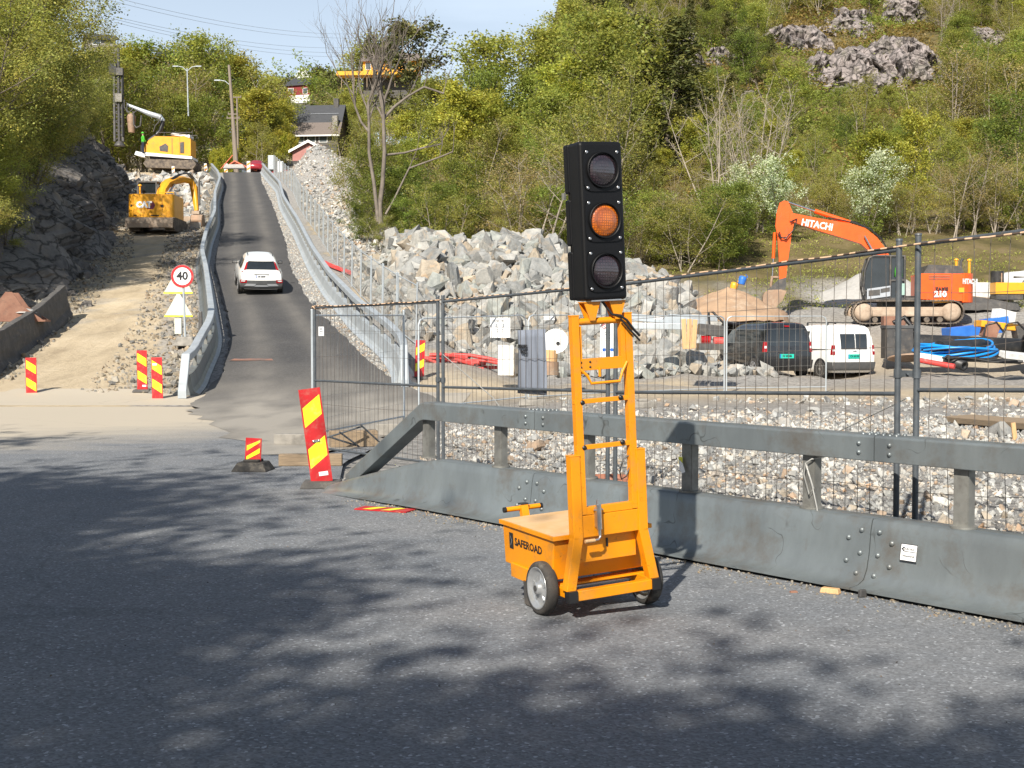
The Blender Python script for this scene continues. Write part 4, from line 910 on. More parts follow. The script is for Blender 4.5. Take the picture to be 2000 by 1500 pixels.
def wheel(t, x, y, r, wd, rim='alloy', spokes=5):
    s = 1 if x > 0 else -1
    mb = MB(); mb.lathe([(r*.62, -wd/2), (r*.9, -wd/2), (r, -wd*.36), (r, wd*.36), (r*.9, wd/2), (r*.62, wd/2)], (x-s*wd/2, y, r), (1, 0, 0), 26)
    ty = mb.build('wheel', M['rubber'], t)
    mb = MB(); mb.lathe([(.001, .02*s), (r*.15, .02*s), (r*.2, -.02*s), (r*.55, -.045*s), (r*.60, .004*s), (r*.64, .006*s), (r*.64, -.06*s)], (x, y, r), (1, 0, 0), 26)
    if spokes:
        for k in range(spokes):
            a = 2*PI*k/spokes+.4; mb.box((x-.005*s, y+r*.36*math.cos(a), r+r*.36*math.sin(a)), (.03, r*.5, r*.15), (a, 0, 0))
    mb.build('rim', M[rim], ty); return ty
def plate(t, x, y, z, w_, h_, s, green=True, fs=.075):
    mb = MB(); mb.box((x, y, z), (w_, .012, h_)); p = mb.build('licence_plate', M['plategreen'] if green else M['signwhite'], t)
    mb = MB(); mb.box((x-w_*.46, y-.0075, z), (w_*.07, .002, h_*.9)); mb.build('plate_band', M['inkblue'], p)
    text('lettering', s, fs, M['ink'], p, (x+w_*.02, y-.009, z), (1, 0, 0), (0, 0, 1), bold=.004, sx=.9); return p
def suv(name, loc, rot, paint, label, rear=True, plate_s='EK 28580', cat='car'):
    t = empty(name, loc, 0, label, cat, rot=rot)
    B = Body([(.24, .14, 4.45, .80), (.34, .03, 4.58, .90), (.52, 0, 4.62, .945), (.72, .0, 4.6, .955), (.88, .04, 4.50, .94), (.98, .10, 4.3, .90), (1.04, .16, 3.45, .85),
              (1.16, .26, 3.15, .79), (1.30, .38, 2.85, .73), (1.44, .52, 2.6, .67), (1.54, .70, 2.4, .60), (1.60, .95, 2.2, .52), (1.62, 1.2, 2.0, .42)], rc=.14, pw=5, bulge=.13)
    b = esplit(B.mesh().build('body', paint, t))
    mb = MB(); B.back(mb, ((-.62, 1.08), (.62, 1.08), (.53, 1.40), (-.53, 1.40))); mb.build('rear_window', M['glass'], t)
    for s in (-1, 1):
        mb = MB(); B.side(mb, ((.62, 1.06), (3.2, 1.06), (2.62, 1.42), (.85, 1.42)), s); mb.build('side_window', M['glass'], t)
        mb = MB(); B.back(mb, ((s*.62, 1.08), (s*.73, 1.05), (s*.60, 1.36), (s*.545, 1.38))); B.side(mb, ((.02, .96), (.20, .96), (.2, 1.0), (.06, 1.0)), s); mb.build('tail_lamp', M['lampred'], t)
        mb = MB(); B.back(mb, ((s*.62, .53), (s*.88, .53), (s*.90, .66), (s*.60, .66)), off=.025, mi=0); B.back(mb, ((s*.70, .585), (s*.85, .585), (s*.85, .635), (s*.66, .635)), off=.032, mi=1); mb.build('lower_lamp', [M['lampred'], M['lampwhite']], t)
        mb = MB(); mb.box((s*1.0, 3.0, 1.08), (.20, .1, .13)); mb.box((s*.9, 3.02, 1.02), (.12, .05, .04)); mb.box((s*1.0, 2.945, 1.085), (.16, .006, .09), mi=1); mb.build('mirror', [M['black'], M['chrome']], t, bevel=.02)
        mb = MB(); mb.tube([(s*.52, .85, 1.585), (s*.525, 1.0, 1.635), (s*.515, 1.7, 1.655), (s*.50, 2.25, 1.60)], .016, 6); mb.build('roof_rail', M['black'], t)
        for y in (.86, 3.62):
            mb = MB(); mb.lathe([(.40, 0), (.40, .02), (.37, .02)], (s*.925, y, .36), (s, 0, 0), 24); mb.build('wheel_arch', M['grayplastic'], t); wheel(t, s*.955, y, .35, .23)
    mb = MB(); B.back(mb, ((-.86, .27), (.86, .27), (.90, .64), (-.90, .64)), off=.016); mb.build('bumper', M['grayplastic'], t)
    mb = MB(); B.back(mb, ((-.72, .40), (-.30, .40), (-.22, .50), (-.62, .50)), off=.03); B.back(mb, ((.30, .40), (.72, .40), (.62, .50), (.22, .50)), off=.03); B.back(mb, ((-.30, .38), (.30, .38), (.24, .44), (-.24, .44)), off=.03); mb.build('skid_trim', M['silver'], t)
    mb = MB(); B.back(mb, ((-.55, 1.41), (.55, 1.41), (.52, 1.49), (-.52, 1.49)), off=.07); mb.build('spoiler', paint, t)
    mb = MB(); mb.box((0, B.rear(0, .88)-.0, .895), (.62, .03, .02)); mb.build('plate_light_strip', M['grayplastic'], t)
    plate(t, 0, B.rear(0, .80)-.012, .80, .50, .12, plate_s, green=False, fs=.085); return t
def slope_rot(yaw, pitch): return (pitch, 0, yaw)
Yc = 55.6; p = Vector((XX(511, Yc), Yc, float(zr(Yc))+.055)); suv('white_suv', p, slope_rot(R(14.3), math.atan(.168)), M['carwhite'], 'white SUV seen from behind driving up the black asphalt ramp')
def van(name, loc, yaw, paint, label, ps, h=1.86, rim='alloy', split_rear=False, grey_bumper=False, rack=False):
    t = empty(name, loc, yaw, label, 'van')
    k = h/1.86
    B = Body([(.22, .15, 4.15, .80), (.34, .03, 4.35, .90), (.55, 0, 4.40, .925), (.80, 0, 4.38, .925), (1.0, .02, 4.2, .915), (1.10, .03, 3.75, .90), (1.16, .035, 3.3, .89),
              (1.35*k, .06, 3.05, .86), (1.55*k, .10, 2.72, .81), (1.70*k, .15, 2.45, .75), (1.79*k, .24, 2.2, .68), (1.845*k, .42, 1.9, .54), (1.86*k, .6, 1.7, .40)], rc=.06, bulge=.04)
    esplit(B.mesh().build('body', paint, t))
    if split_rear:
        for a, b in ((-.60, .04), (.075, .62)):
            mb = MB(); B.back(mb, ((a+(.06 if a < 0 else 0), 1.05), (b-(.06 if b > .5 else 0), 1.05), (b-(.04 if b > .5 else 0), 1.60), (a+(.04 if a < 0 else 0), 1.60))); mb.build('rear_window', M['glass'], t)
        mb = MB(); B.back(mb, ((.048, .40), (.056, .40), (.056, 1.78), (.048, 1.78)), off=.004); mb.build('door_seam', M['ink'], t)
    else:
        mb = MB(); B.back(mb, ((-.70, 1.06), (.70, 1.06), (.62, 1.62), (-.62, 1.62))); mb.build('rear_window', M['glass'], t)
        mb = MB(); B.back(mb, ((-.10, 1.70), (.10, 1.70), (.10, 1.74), (-.10, 1.74)), off=.02); mb.build('brake_lamp', M['lampred'], t)
    for s in (-1, 1):
        mb = MB(); B.back(mb, ((s*.79, .86), (s*.895, .86), (s*.875, 1.20), (s*.775, 1.20)), off=.012); B.side(mb, ((.02, .86), (.13, .86), (.12, 1.20), (.06, 1.20)), s, off=.01)
        B.back(mb, ((s*.80, .98), (s*.885, .98), (s*.88, 1.06), (s*.795, 1.06)), off=.016, mi=1); mb.build('tail_lamp', [M['lampred'], M['lampwhite']], t)
        mb = MB(); B.side(mb, ((2.22, 1.14), (3.15, 1.14), (2.72, 1.60*k), (2.25, 1.62*k)), s); mb.build('side_window', M['winglass'], t)
        mb = MB(); B.side(mb, ((.35, 1.14), (2.15, 1.14), (2.18, 1.62*k), (.42, 1.60*k)), s, off=.003)
        if not split_rear: mb.build('side_window', M['glass'], t)
        else:
            mb = MB(); B.side(mb, ((1.55, 1.16), (2.15, 1.16), (2.18, 1.62*k), (1.55, 1.62*k)), s, off=.004); mb.build('side_window', M['glass'], t)
            mb = MB(); B.side(mb, ((.3, 1.03), (1.5, 1.03), (1.5, 1.06), (.3, 1.06)), s, off=.012); mb.build('door_rail', M['black'], t)
        mb = MB(); mb.box((s*1.0, 3.0, 1.15), (.18, .12, .2)); mb.box((s*.92, 3.02, 1.1), (.12, .05, .04)); mb.build('mirror', M['black'], t, bevel=.02)
        for y in (.72, 3.42):
            mb = MB(); mb.lathe([(.385, 0), (.385, .012), (.33, .012)], (s*.915, y, .35), (s, 0, 0), 24); mb.build('wheel_arch', M['ink'], t); wheel(t, s*.945, y, .33, .21, rim, 0 if rim == 'steelwheel' else 7)
        if rack:
            for y in (.75, 2.0): mb = MB(); mb.box((s*.60, y, 1.85*k), (.05, .06, .12)); mb.build('rack_foot', M['black'], t)
    if rack:
        for y in (.75, 2.0): mb = MB(); mb.box((0, y, 1.92*k), (1.22, .04, .03)); mb.build('rack_bar', M['black'], t)
    mb = MB(); B.back(mb, ((-.88, .30), (.88, .30), (.905, .60), (-.905, .60)), off=.035); B.side(mb, ((.0, .30), (.4, .30), (.36, .60), (0, .60)), -1, off=.02); B.side(mb, ((.0, .30), (.4, .30), (.36, .60), (0, .60)), 1, off=.02)
    mb.build('bumper', M['grayplastic'] if grey_bumper else M['black'], t)
    mb = MB(); B.back(mb, ((-.06, .98), (.1, .98), (.1, 1.0), (-.06, 1.0)), off=.02); mb.build('door_handle', M['black'], t)
    if grey_bumper: plate(t, -.02, B.rear(0, .80)-.012, .80, .50, .16, 'CX 63150', fs=.10)
    else: plate(t, -.08, B.rear(0, .72)-.014, .72, .52, .14, 'SV 43686', fs=.10)
    return t
Yv = 43.6; van('black_van', (XX(1540, Yv), Yv, H(XX(1540, Yv), Yv)), R(16), M['carblack'], 'black van with green licence plate parked behind the wire fence', 'SV')
Yv = 46.5; van('white_van', (XX(1668, Yv), Yv, H(XX(1668, Yv), Yv)), R(21), M['carwhite'], 'white van with roof bars and grey bumper parked right of the black van', 'CX', h=1.95, rim='steelwheel', split_rear=True, grey_bumper=True, rack=True)
for nm, px, Y, yaw, m, lb in (('red_car', 507, 157, R(186), 'carred', 'dark red car coming over the top of the ramp'), ('red_car', 577, 172, R(100), 'carred', 'bright red car partly hidden by the rubble mound at the top'), ('silver_car', 487, 185, R(95), 'silver', 'pale grey vehicle behind the dark red car at the top'), ('white_car', 2128, 66, R(100), 'carwhite', 'white car cut off by the right edge beside the yellow plate compactor')):
    x = XX(px, Y); z = H(x, Y) if px > 1500 else float(zr(Y))
    suv(nm, (x, Y, z+.05), (0, 0, yaw), M[m], lb, plate_s='EL 40213')

# ---------------------------------------------------------------- tracked machines
def tracks(t, L_, g, w_, h_, y=0):
    for s in (-1, 1):
        mb = MB(); r = h_/2; pts = []
        for k in range(15): a = PI/2+PI*k/14; pts.append((-L_/2+r+r*math.cos(a), r+r*math.sin(a)*1.0))
        for k in range(15): a = -PI/2+PI*k/14; pts.append((L_/2-r+r*math.cos(a), r+r*math.sin(a)))
        # band of shoes
        P3 = []; 
        tot = pts+[pts[0]]
        seg = []
        for a, b in zip(tot[:-1], tot[1:]):
            d = math.dist(a, b); n = max(1, int(round(d/.16)))
            for i in range(n): seg.append((a[0]+(b[0]-a[0])*i/n, a[1]+(b[1]-a[1])*i/n))
        for i in range(len(seg)):
            a = seg[i]; b = seg[(i+1) % len(seg)]; m = ((a[0]+b[0])/2, (a[1]+b[1])/2); ang = math.atan2(b[1]-a[1], b[0]-a[0])
            mb.box((m[0], s*g/2, m[1]), (math.dist(a, b)*.92, w_, .05), (0, -ang, 0)); 
            nx, nz_ = math.sin(ang), -math.cos(ang); mb.box((m[0]+nx*.03, s*g/2, m[1]+nz_*.03), (.03, w_, .04), (0, -ang, 0))
        tr = mb.build('track', M['track'], t)
        mb = MB(); mb.box((0, s*g/2, h_*.52), (L_-h_*1.0, w_*.5, h_*.42)); mb.box((0, s*(g/2+w_*.22)*1.0, h_*.5), (L_-h_*1.3, .06, h_*.3))
        mb.build('track_frame', M['mud'], tr, bevel=.03)
        for x in (-L_/2+r, L_/2-r):
            mb = MB(); mb.lathe([(.001, -w_*.4), (r*.5, -w_*.4), (r*.8, -w_*.3), (r*.86, 0), (r*.8, w_*.3), (r*.5, w_*.4), (.001, w_*.4)], (x, s*g/2, r), (0, 1, 0), 18); mb.build('drive_wheel', M['mud'], tr)
        for i in range(6): x = -L_/2+h_+(L_-2*h_)*i/5; mb = MB(); mb.cyl((x, s*g/2-w_*.3, .16), (x, s*g/2+w_*.3, .16), .12, n=12); mb.build('roller', M['track'], tr)
# big orange excavator (side view, boom to the left)
def orange_excavator():
    Y0 = 58.5; px0 = 1762; x0 = XX(px0, Y0); k = F/Y0; zg = CAMH+(650-632)/k
    t = empty('orange_excavator', (x0, Y0, zg), R(-8), 'large orange tracked excavator with lowered bucket behind the parked vans', 'excavator')
    def q(px, py, off=0): return ((px-px0)/k/math.cos(R(8)), (632-py)/k)
    tracks(t, 4.7, 2.5, .6, .98)
    mb = MB(); mb.box((0, 0, .75), (2.0, 1.9, .5)); mb.cyl((0, 0, .9), (0, 0, 1.22), .7, n=24); mb.build('undercarriage', M['darkmetal'], t)
    O = M['orange']; pr = lambda pts, a, b, nm, m, par=t, bev=.04, lab=None: MB().prism([q(*p) for p in pts], 'y', a, b).build(nm, m, par, bevel=bev, label=lab)
    # house: base deck, engine bay, counterweight
    pr([(1695, 590), (1790, 590), (1790, 583), (1695, 583)], -1.25, 1.25, 'deck', M['darkmetal'])
    pr([(1786, 586), (1866, 590), (1866, 538), (1786, 537)], -1.32, 1.32, 'engine_bay', O)
    # rounded counterweight
    mb = MB(); x1, _ = q(1862, 0); x2, _ = q(1890, 0); _, za = q(0, 592); _, zb_ = q(0, 537); ring = [(x1, -1.36)]+[(x1+(x2-x1)*math.cos(a), 1.36*math.sin(a)) for a in np.linspace(-PI/2.2, PI/2.2, 12)]+[(x1, 1.36)]
    mb.prism(ring, 'z', za, zb_); cw = mb.build('counterweight', O, t, bevel=.06)
    pr([(1792, 538), (1868, 540), (1862, 523), (1802, 520)], -1.1, 1.1, 'engine_hood', M['darkmetal'])
    for px in (1853, 1880):
        x, z = q(px, 520); mb = MB(); mb.cyl((x, -1.0 if px < 1870 else -.6, z-.5), (x, -1.0 if px < 1870 else -.6, z+.18), .06, n=8); mb.lathe([(.1, 0), (.1, .05), (.02, .09)], (x, -1.0 if px < 1870 else -.6, z+.18), (0, 0, 1), 10); mb.build('hood_post', M['catyel'], t)
    x, z = q(1873, 512); mb = MB(); mb.tube([(x, .4, z-.3), (x, .4, z), (x+.08, .4, z+.15)], .06, 8); mb.build('exhaust', M['darkmetal'], t)
    # cab
    cl = (-1.25, -.25)
    cabp = [(1686, 586), (1682, 560), (1684, 530), (1692, 507), (1700, 503), (1757, 504), (1758, 588)]
    pr(cabp, cl[0]+.06, cl[1]-.06, 'cab_interior', M['glass'])
    mb = MB()
    def bar(a, b, y, r=.045): mb.tube([(q(*a)[0], y, q(*a)[1]), (q(*b)[0], y, q(*b)[1])], r, 6)
    for y in cl:
        for a, b in zip(cabp, cabp[1:]+cabp[:1]): bar(a, b, y)
        bar((1731, 504), (1731, 588), y, .05); bar((1732, 550), (1757, 550), y); bar((1684, 570), (1731, 570), y, .03)
    for p in cabp: mb.cyl((q(*p)[0], cl[0], q(*p)[1]), (q(*p)[0], cl[1], q(*p)[1]), .045, n=6)
    mb.build('cab_frame', M['darkmetal'], t)
    mb = MB(); mb.prism([q(*p) for p in [(1688, 586), (1731, 580), (1731, 560), (1688, 566)]], 'y', cl[0]-.06, cl[0]-.02); mb.build('step_panel', M['silver'], t)
    mb = MB(); mb.prism([q(*p) for p in [(1691, 580), (1712, 578), (1712, 567), (1691, 569)]], 'y', cl[0]-.075, cl[0]-.06); mb.prism([q(*p) for p in [(1713, 574), (1730, 571), (1730, 563), (1713, 566)]], 'y', cl[0]-.075, cl[0]-.06); mb.build('step_grille', M['darkmetal'], t)
    mb = MB(); mb.prism([q(*p) for p in [(1744, 578), (1757, 578), (1757, 556), (1744, 556)]], 'y', cl[0]-.06, cl[0]-.04); mb.build('toolbox_door', mat('pale_green_panel', (.32, .48, .42), None, 4), t)
    mb = MB(); mb.tube([(q(1684, 505)[0], cl[0]-.1, q(1684, 505)[1]-.1), (q(1679, 530)[0], cl[0]-.12, q(0, 535)[1]), (q(1678, 570)[0], cl[0]-.12, q(0, 572)[1]), (q(1684, 576)[0], cl[0]-.1, q(0, 576)[1])], .02, 6); mb.build('hand_rail', M['darkmetal'], t)
    # green jacket hanging in the cab
    x, z = q(1746, 530); mb = MB(); mb.lathe([(.02, -.35), (.18, -.3), (.16, 0), (.10, .25), (.02, .32)], (x, cl[0]+.02, z), (0, 0, 1), 8); mb.build('cab_jacket', M['vest'], t)
    # boom
    boomp = [(1548, 414), (1556, 416), (1602, 426), (1660, 436), (1690, 446), (1712, 464), (1728, 486), (1741, 510), (1732, 524), (1712, 512), (1700, 492), (1682, 476), (1640, 462), (1596, 448), (1556, 433), (1546, 430)]
    boom = MB().prism([q(*p) for p in boomp], 'y', -.12, .38).build('boom', O, t, bevel=.04)
    text('lettering', 'HITACHI', .42, M['signwhite'], boom, (q(1599, 439)[0], -.135, q(1599, 439)[1]), (1, 0, -.19), (.19, 0, 1), bold=.012, sx=.85)
    def cylr(a, b, f, r, y, par, nm='hydraulic_cylinder'):
        A = Vector((q(*a)[0], y, q(*a)[1])); B_ = Vector((q(*b)[0], y, q(*b)[1])); C_ = A.lerp(B_, f)
        mb = MB(); mb.cyl(A, C_, r, n=12); mb.cyl(C_, B_, r*.5, n=10, mi=1); mb.lathe([(r*1.1, 0), (r*1.1, .06)], C_, B_-A, 12); return mb.build(nm, [O, M['chrome']], par)
    cylr((1662, 434), (1545, 393), .55, .10, .13, boom); cylr((1712, 506), (1688, 462), .35, .09, -.25, boom); cylr((1718, 506), (1694, 462), .35, .09, .50, boom)
    mb = MB()
    for j in range(3): mb.tube([(q(px, py)[0], .02+.08*j, q(px, py)[1]+.03*j) for px, py in ((1740, 500), (1722, 468), (1700, 448), (1672, 436), (1650, 430), (1620, 424))], .025, 6)
    mb.tube([(q(px, py)[0], -.16, q(px, py)[1]) for px, py in ((1548, 432), (1560, 426), (1556, 446), (1542, 462), (1530, 464), (1524, 454))], .03, 6)
    mb.tube([(q(px, py)[0], -.16, q(px, py)[1]) for px, py in ((1527, 452), (1530, 462), (1540, 466), (1546, 456))], .03, 6)
    mb.build('hydraulic_hose', M['black'], boom)
    # stick
    st = MB().prism([q(*p) for p in [(1528, 394), (1536, 390), (1544, 392), (1552, 412), (1556, 432), (1551, 455), (1548, 480), (1544, 510), (1541, 540), (1536, 552), (1528, 548), (1527, 500), (1524, 460), (1520, 440), (1522, 415)]], 'y', -.02, .28).build('stick', O, t, bevel=.04)
    cylr((1519, 452), (1515, 540), .55, .075, .13, st)
    mb = MB(); mb.tube([(q(1515, 538)[0], .13, q(0, 538)[1]), (q(1512, 556)[0], .13, q(0, 556)[1]), (q(1520, 572)[0], .13, q(0, 572)[1])], .07, 6); mb.tube([(q(1512, 545)[0], .13, q(0, 540)[1]), (q(1534, 542)[0], .13, q(0, 541)[1])], .06, 6); mb.build('bucket_link', M['rustsand'], st)
    mb = MB(); mb.prism([q(*p) for p in [(1527, 545), (1541, 541), (1541, 560), (1536, 568), (1512, 572), (1505, 566)]], 'y', -.1, .36); mb.build('bucket_coupler', M['darkmetal'], st, bevel=.02)
    # bucket: curved shell open towards the cab
    arc = [(1506, 566), (1500, 570), (1496, 578), (1496, 588), (1501, 598), (1509, 605), (1518, 608)]
    inn = [(1522, 606), (1512, 602), (1505, 596), (1500, 587), (1500, 579), (1503, 573), (1508, 570)]
    mb = MB(); mb.prism([q(*p) for p in arc+inn], 'y', -.42, .68); 
    for y in (-.44, .66): mb.prism([q(*p) for p in arc+[(1524, 596), (1534, 586), (1541, 568), (1530, 565)]], 'y', y, y+.04)
    for j in range(5):
        y = -.36+.24*j; mb.prism([q(*p) for p in [(1516, 608), (1527, 612), (1520, 604)]], 'y', y, y+.09)
    mb.build('bucket', M['rustsand'], t)
    # lettering on the house
    x, z = q(1824, 584); text('lettering', '210', .34, M['signwhite'], t, (q(1822, 0)[0], -1.375, q(0, 577)[1]), (1, 0, 0), (0, 0, 1), bold=.02)
    text('lettering', 'ZAXIS', .20, M['ink'], t, (q(1824, 0)[0], -1.375, q(0, 567)[1]), (1, 0, 0), (0, 0, 1), bold=.01)
    mb = MB(); x, z = q(1860, 569); mb.box((x, -1.375, z), (.22, .02, .2)); mb.build('warning_sign', M['catyel'], t)
    text('lettering', 'HITACHI', .30, M['signwhite'], cw, (q(1877, 0)[0], -1.19, q(0, 553)[1]), (.82, .57, 0), (0, 0, 1), bold=.012, sx=.75)
    mb = MB()
    for i in range(3): mb.box((q(1820, 0)[0], -1.335, q(0, 545)[1]-.07*i+.07), (.9, .02, .03))
    mb.build('vent_grille', M['rust'], t)
    mb = MB(); mb.prism([q(*p) for p in [(1808, 594), (1845, 592), (1845, 588), (1808, 587)]], 'y', -1.36, -1.30); mb.build('lower_flap', M['catyel'], t)
orange_excavator()
# yellow excavator seen from behind
def yellow_excavator():
    Y0 = 83.0; px0 = 303; k = F/Y0; x0 = XX(px0, Y0); zg = CAMH+(650-453)/k
    t = empty('yellow_excavator', (x0, Y0, zg), R(2), 'yellow excavator seen from behind with its blade down on the dirt lane', 'excavator')
    q = lambda px, py: ((px-px0)/k, (453-py)/k)
    # undercarriage turned along the lane
    for s in (-1, 1):
        mb = MB(); r = .42
        prof = [(r*math.cos(a)-1.5, r+r*math.sin(a)) for a in np.linspace(PI/2, 3*PI/2, 9)]+[(1.5+r*math.cos(a), r+r*math.sin(a)) for a in np.linspace(-PI/2, PI/2, 9)]
        mb.prism([(y+1.2, z) for y, z in prof], 'x', s*1.12-.3, s*1.12+.3)
        for i in range(24): mb.box((s*1.12, 1.2-1.8+3.6*i/23, .02), (.62, .05, .05)); mb.box((s*1.12, 1.2-1.8+3.6*i/23, .83), (.62, .05, .05))
        for i in range(5): mb.box((s*1.12, -.72, .15+.14*i), (.62, .05, .05))
        mb.build('track', M['track'], t)
    mb = MB(); mb.box((0, 1.2, .6), (1.6, 2.2, .4)); mb.cyl((0, 1.2, .7), (0, 1.2, 1.0), .6, n=18); mb.build('undercarriage', M['darkmetal'], t)
    # blade
    mb = MB(); prof = [(-1.02, .18), (-.98, .45), (-1.0, .76), (-1.06, .80), (-1.10, .45), (-1.08, .16)]; mb.prism([(y, z) for y, z in prof], 'x', -1.52, 1.42); mb.box((0, -.6, .4), (.9, .8, .16)); mb.build('dozer_blade', M['mud'], t, bevel=.02)
    # upper house
    w1, w2 = q(258, 0)[0], q(346, 0)[0]; zb_ = q(0, 429)[1]; zt = q(0, 383)[1]
    ring = []
    for i in range(19): a = PI+PI*i/18; c_, s_ = math.cos(a), math.sin(a); ring.append(((w1+w2)/2+(w2-w1)/2*math.copysign(abs(c_)**.35, c_), -.1+.75*math.copysign(abs(s_)**.5, s_)))
    ring += [(w2, 2.3), (w1, 2.3)]
    mb = MB(); mb.prism(ring, 'z', zb_+.04, zt); house = mb.build('engine_house', M['catyel'], t, bevel=.10, seg=3)
    mb = MB(); mb.box(((w1+w2)/2, -.0, zb_+.0), (w2-w1-.2, 1.4, .12)); mb.build('skirt', M['darkmetal'], t)
    mb = MB()
    mb.box((q(325, 0)[0], -.862, (zb_+zt)/2+.15), (.02, .01, 1.0)); mb.box((q(277, 0)[0], -.83, zb_+.16), (.42, .02, .07)); mb.box((q(311, 0)[0], -.86, zb_+.16), (.5, .02, .07)); mb.box((q(324, 0)[0]+.03, -.86, zb_+.70), (.02, .01, .0))
    mb.box((q(262, 0)[0]+.12, -.80, q(0, 405)[1]), (.10, .02, .13)); mb.box((q(325, 0)[0], -.86, q(0, 406)[1]), (.16, .02, .15)); mb.build('vent_slots', M['ink'], house)
    cx, cz = q(288, 404)
    mb = MB(); mb.add([(x+cx+.62, -.858, z+cz) for x, z in ((-.30, .22), (.02, .22), (.17, -.02), (.02, -.27), (-.38, -.27), (-.1, -.0))], [(0, 1, 2, 3, 4, 5)]); mb.build('emblem', mat('dark_red_emblem', (.16, .02, .05), None), house)
    text('lettering', 'CAT', .50, M['signwhite'], house, (cx+.08, -.868, cz), (1, 0, 0), (0, 0, 1), bold=.035, sx=.95)
    # cab at left front
    c0, c1 = q(263, 0)[0], q(299, 0)[0]; mb = MB(); mb.box(((c0+c1)/2, 2.1, zb_+1.45), (c1-c0-.1, 1.5, 2.0)); mb.build('cab_interior', M['glass'], t)
    mb = MB()
    for x in (c0, c1):
        for y in (1.3, 2.9): mb.box((x, y, zb_+1.45), (.09, .09, 2.1))
        mb.box((x, 2.1, zb_+2.5), (.09, 1.7, .09))
    for y in (1.3, 2.9): mb.box(((c0+c1)/2, y, zb_+2.5), (c1-c0, .09, .09)); mb.box(((c0+c1)/2, y, zb_+1.75), (c1-c0, .07, .05))
    mb.build('cab_frame', M['darkmetal'], t)
    mb = MB(); mb.cyl((q(270, 0)[0], .9, zt-.1), (q(270, 0)[0], .9, q(0, 362)[1]), .06, n=8); mb.lathe([(.12, 0), (.12, .06), (.04, .12)], (q(270, 0)[0], .9, q(0, 362)[1]), (0, 0, 1), 10); mb.build('beacon', M['catyel'], t)
    mb = MB(); mb.box((q(248, 0)[0], 2.2, q(0, 400)[1]), (.5, .5, .75)); mb.tube([(q(244, 0)[0], 2.2, q(0, 385)[1]), (q(252, 0)[0], 2.2, q(0, 383)[1])], .04, 6); mb.build('side_mirror', M['black'], t, bevel=.08)
    mb = MB(); mb.tube([(q(310, 0)[0], .3, zt), (q(310, 0)[0], .3, zt+.22), (q(340, 0)[0], .3, zt+.22), (q(340, 0)[0], .3, zt)], .03, 6); mb.build('hand_rail', M['catyel'], t)
    # boom curving up and away, then stick down to the right
    bp_ = [(309, 386, 1.2), (309, 368, 1.7), (313, 352, 2.4), (321, 343, 3.2), (332, 337, 4.2), (344, 338, 5.0)]
    mb = MB(); mb.tube([(q(x, 0)[0]*(1+0*y), y, q(0, yy)[1]) for x, yy, y in bp_], .26, 4, radii=[.30, .30, .30, .28, .26, .24]); boom = mb.build('boom', M['catyel'], t)
    mb = MB()
    for dx_ in (-.22, .22): mb.tube([(q(x, 0)[0]+dx_-.02, y-.28, q(0, yy)[1]+.05) for x, yy, y in bp_[:5]], .06, 6)
    mb.build('boom_pipe', M['catyel'], boom)
    mb = MB()
    for j in range(3): mb.tube([(q(x, 0)[0]+.1*j-.1, y-.34, q(0, yy)[1]+.12) for x, yy, y in ((320, 346, 3.0), (332, 333, 3.8), (342, 328, 4.6), (350, 338, 5.2))], .035, 5)
    mb.build('hose', M['black'], boom)
    mb = MB(); mb.cyl((q(322, 0)[0], 1.2, q(0, 378)[1]), (q(324, 0)[0], 2.8, q(0, 352)[1]), .07, n=8); mb.build('boom_cylinder', M['chrome'], boom)
    mb = MB(); mb.tube([(q(342, 0)[0], 5.0, q(0, 334)[1]), (q(349, 0)[0], 5.0, q(0, 350)[1]), (q(357, 0)[0], 4.6, q(0, 400)[1])], .22, 4, radii=[.22, .30, .18]); stick = mb.build('stick', M['catyel'], t)
    mb = MB(); mb.cyl((q(352, 0)[0]+.28, 4.8, q(0, 340)[1]), (q(360, 0)[0]+.1, 4.5, q(0, 388)[1]), .08, n=8); mb.build('stick_cylinder', M['darkmetal'], stick)
    mb = MB(); mb.box((q(357, 0)[0], 4.4, q(0, 404)[1]), (.5, .5, .22)); mb.build('coupler', M['mud'], stick)
    cx0, cx1 = q(348, 0)[0], q(372, 0)[0]; arc = [(4.1, q(0, 409)[1]), (3.85, q(0, 420)[1]), (3.9, q(0, 432)[1]), (4.1, q(0, 441)[1]), (4.5, q(0, 444)[1]), (4.5, q(0, 438)[1]), (4.15, q(0, 434)[1]), (4.0, q(0, 428)[1]), (4.05, q(0, 418)[1]), (4.3, q(0, 409)[1])]
    mb = MB(); mb.prism(arc, 'x', cx0, cx1); 
    for x in (cx0, cx1-.05): mb.prism([(4.1, q(0, 409)[1]), (3.85, q(0, 420)[1]), (3.9, q(0, 432)[1]), (4.1, q(0, 441)[1]), (4.5, q(0, 444)[1]), (5.0, q(0, 425)[1]), (4.6, q(0, 409)[1])], 'x', x, x+.05)
    mb.build('bucket', M['rustsand'], stick)
    mb = MB(); mb.box(((cx0+cx1)/2-.05, 3.84, q(0, 432)[1]), (.72, .03, .45)); mb.build('wear_plate', M['zinc'], stick)
yellow_excavator()
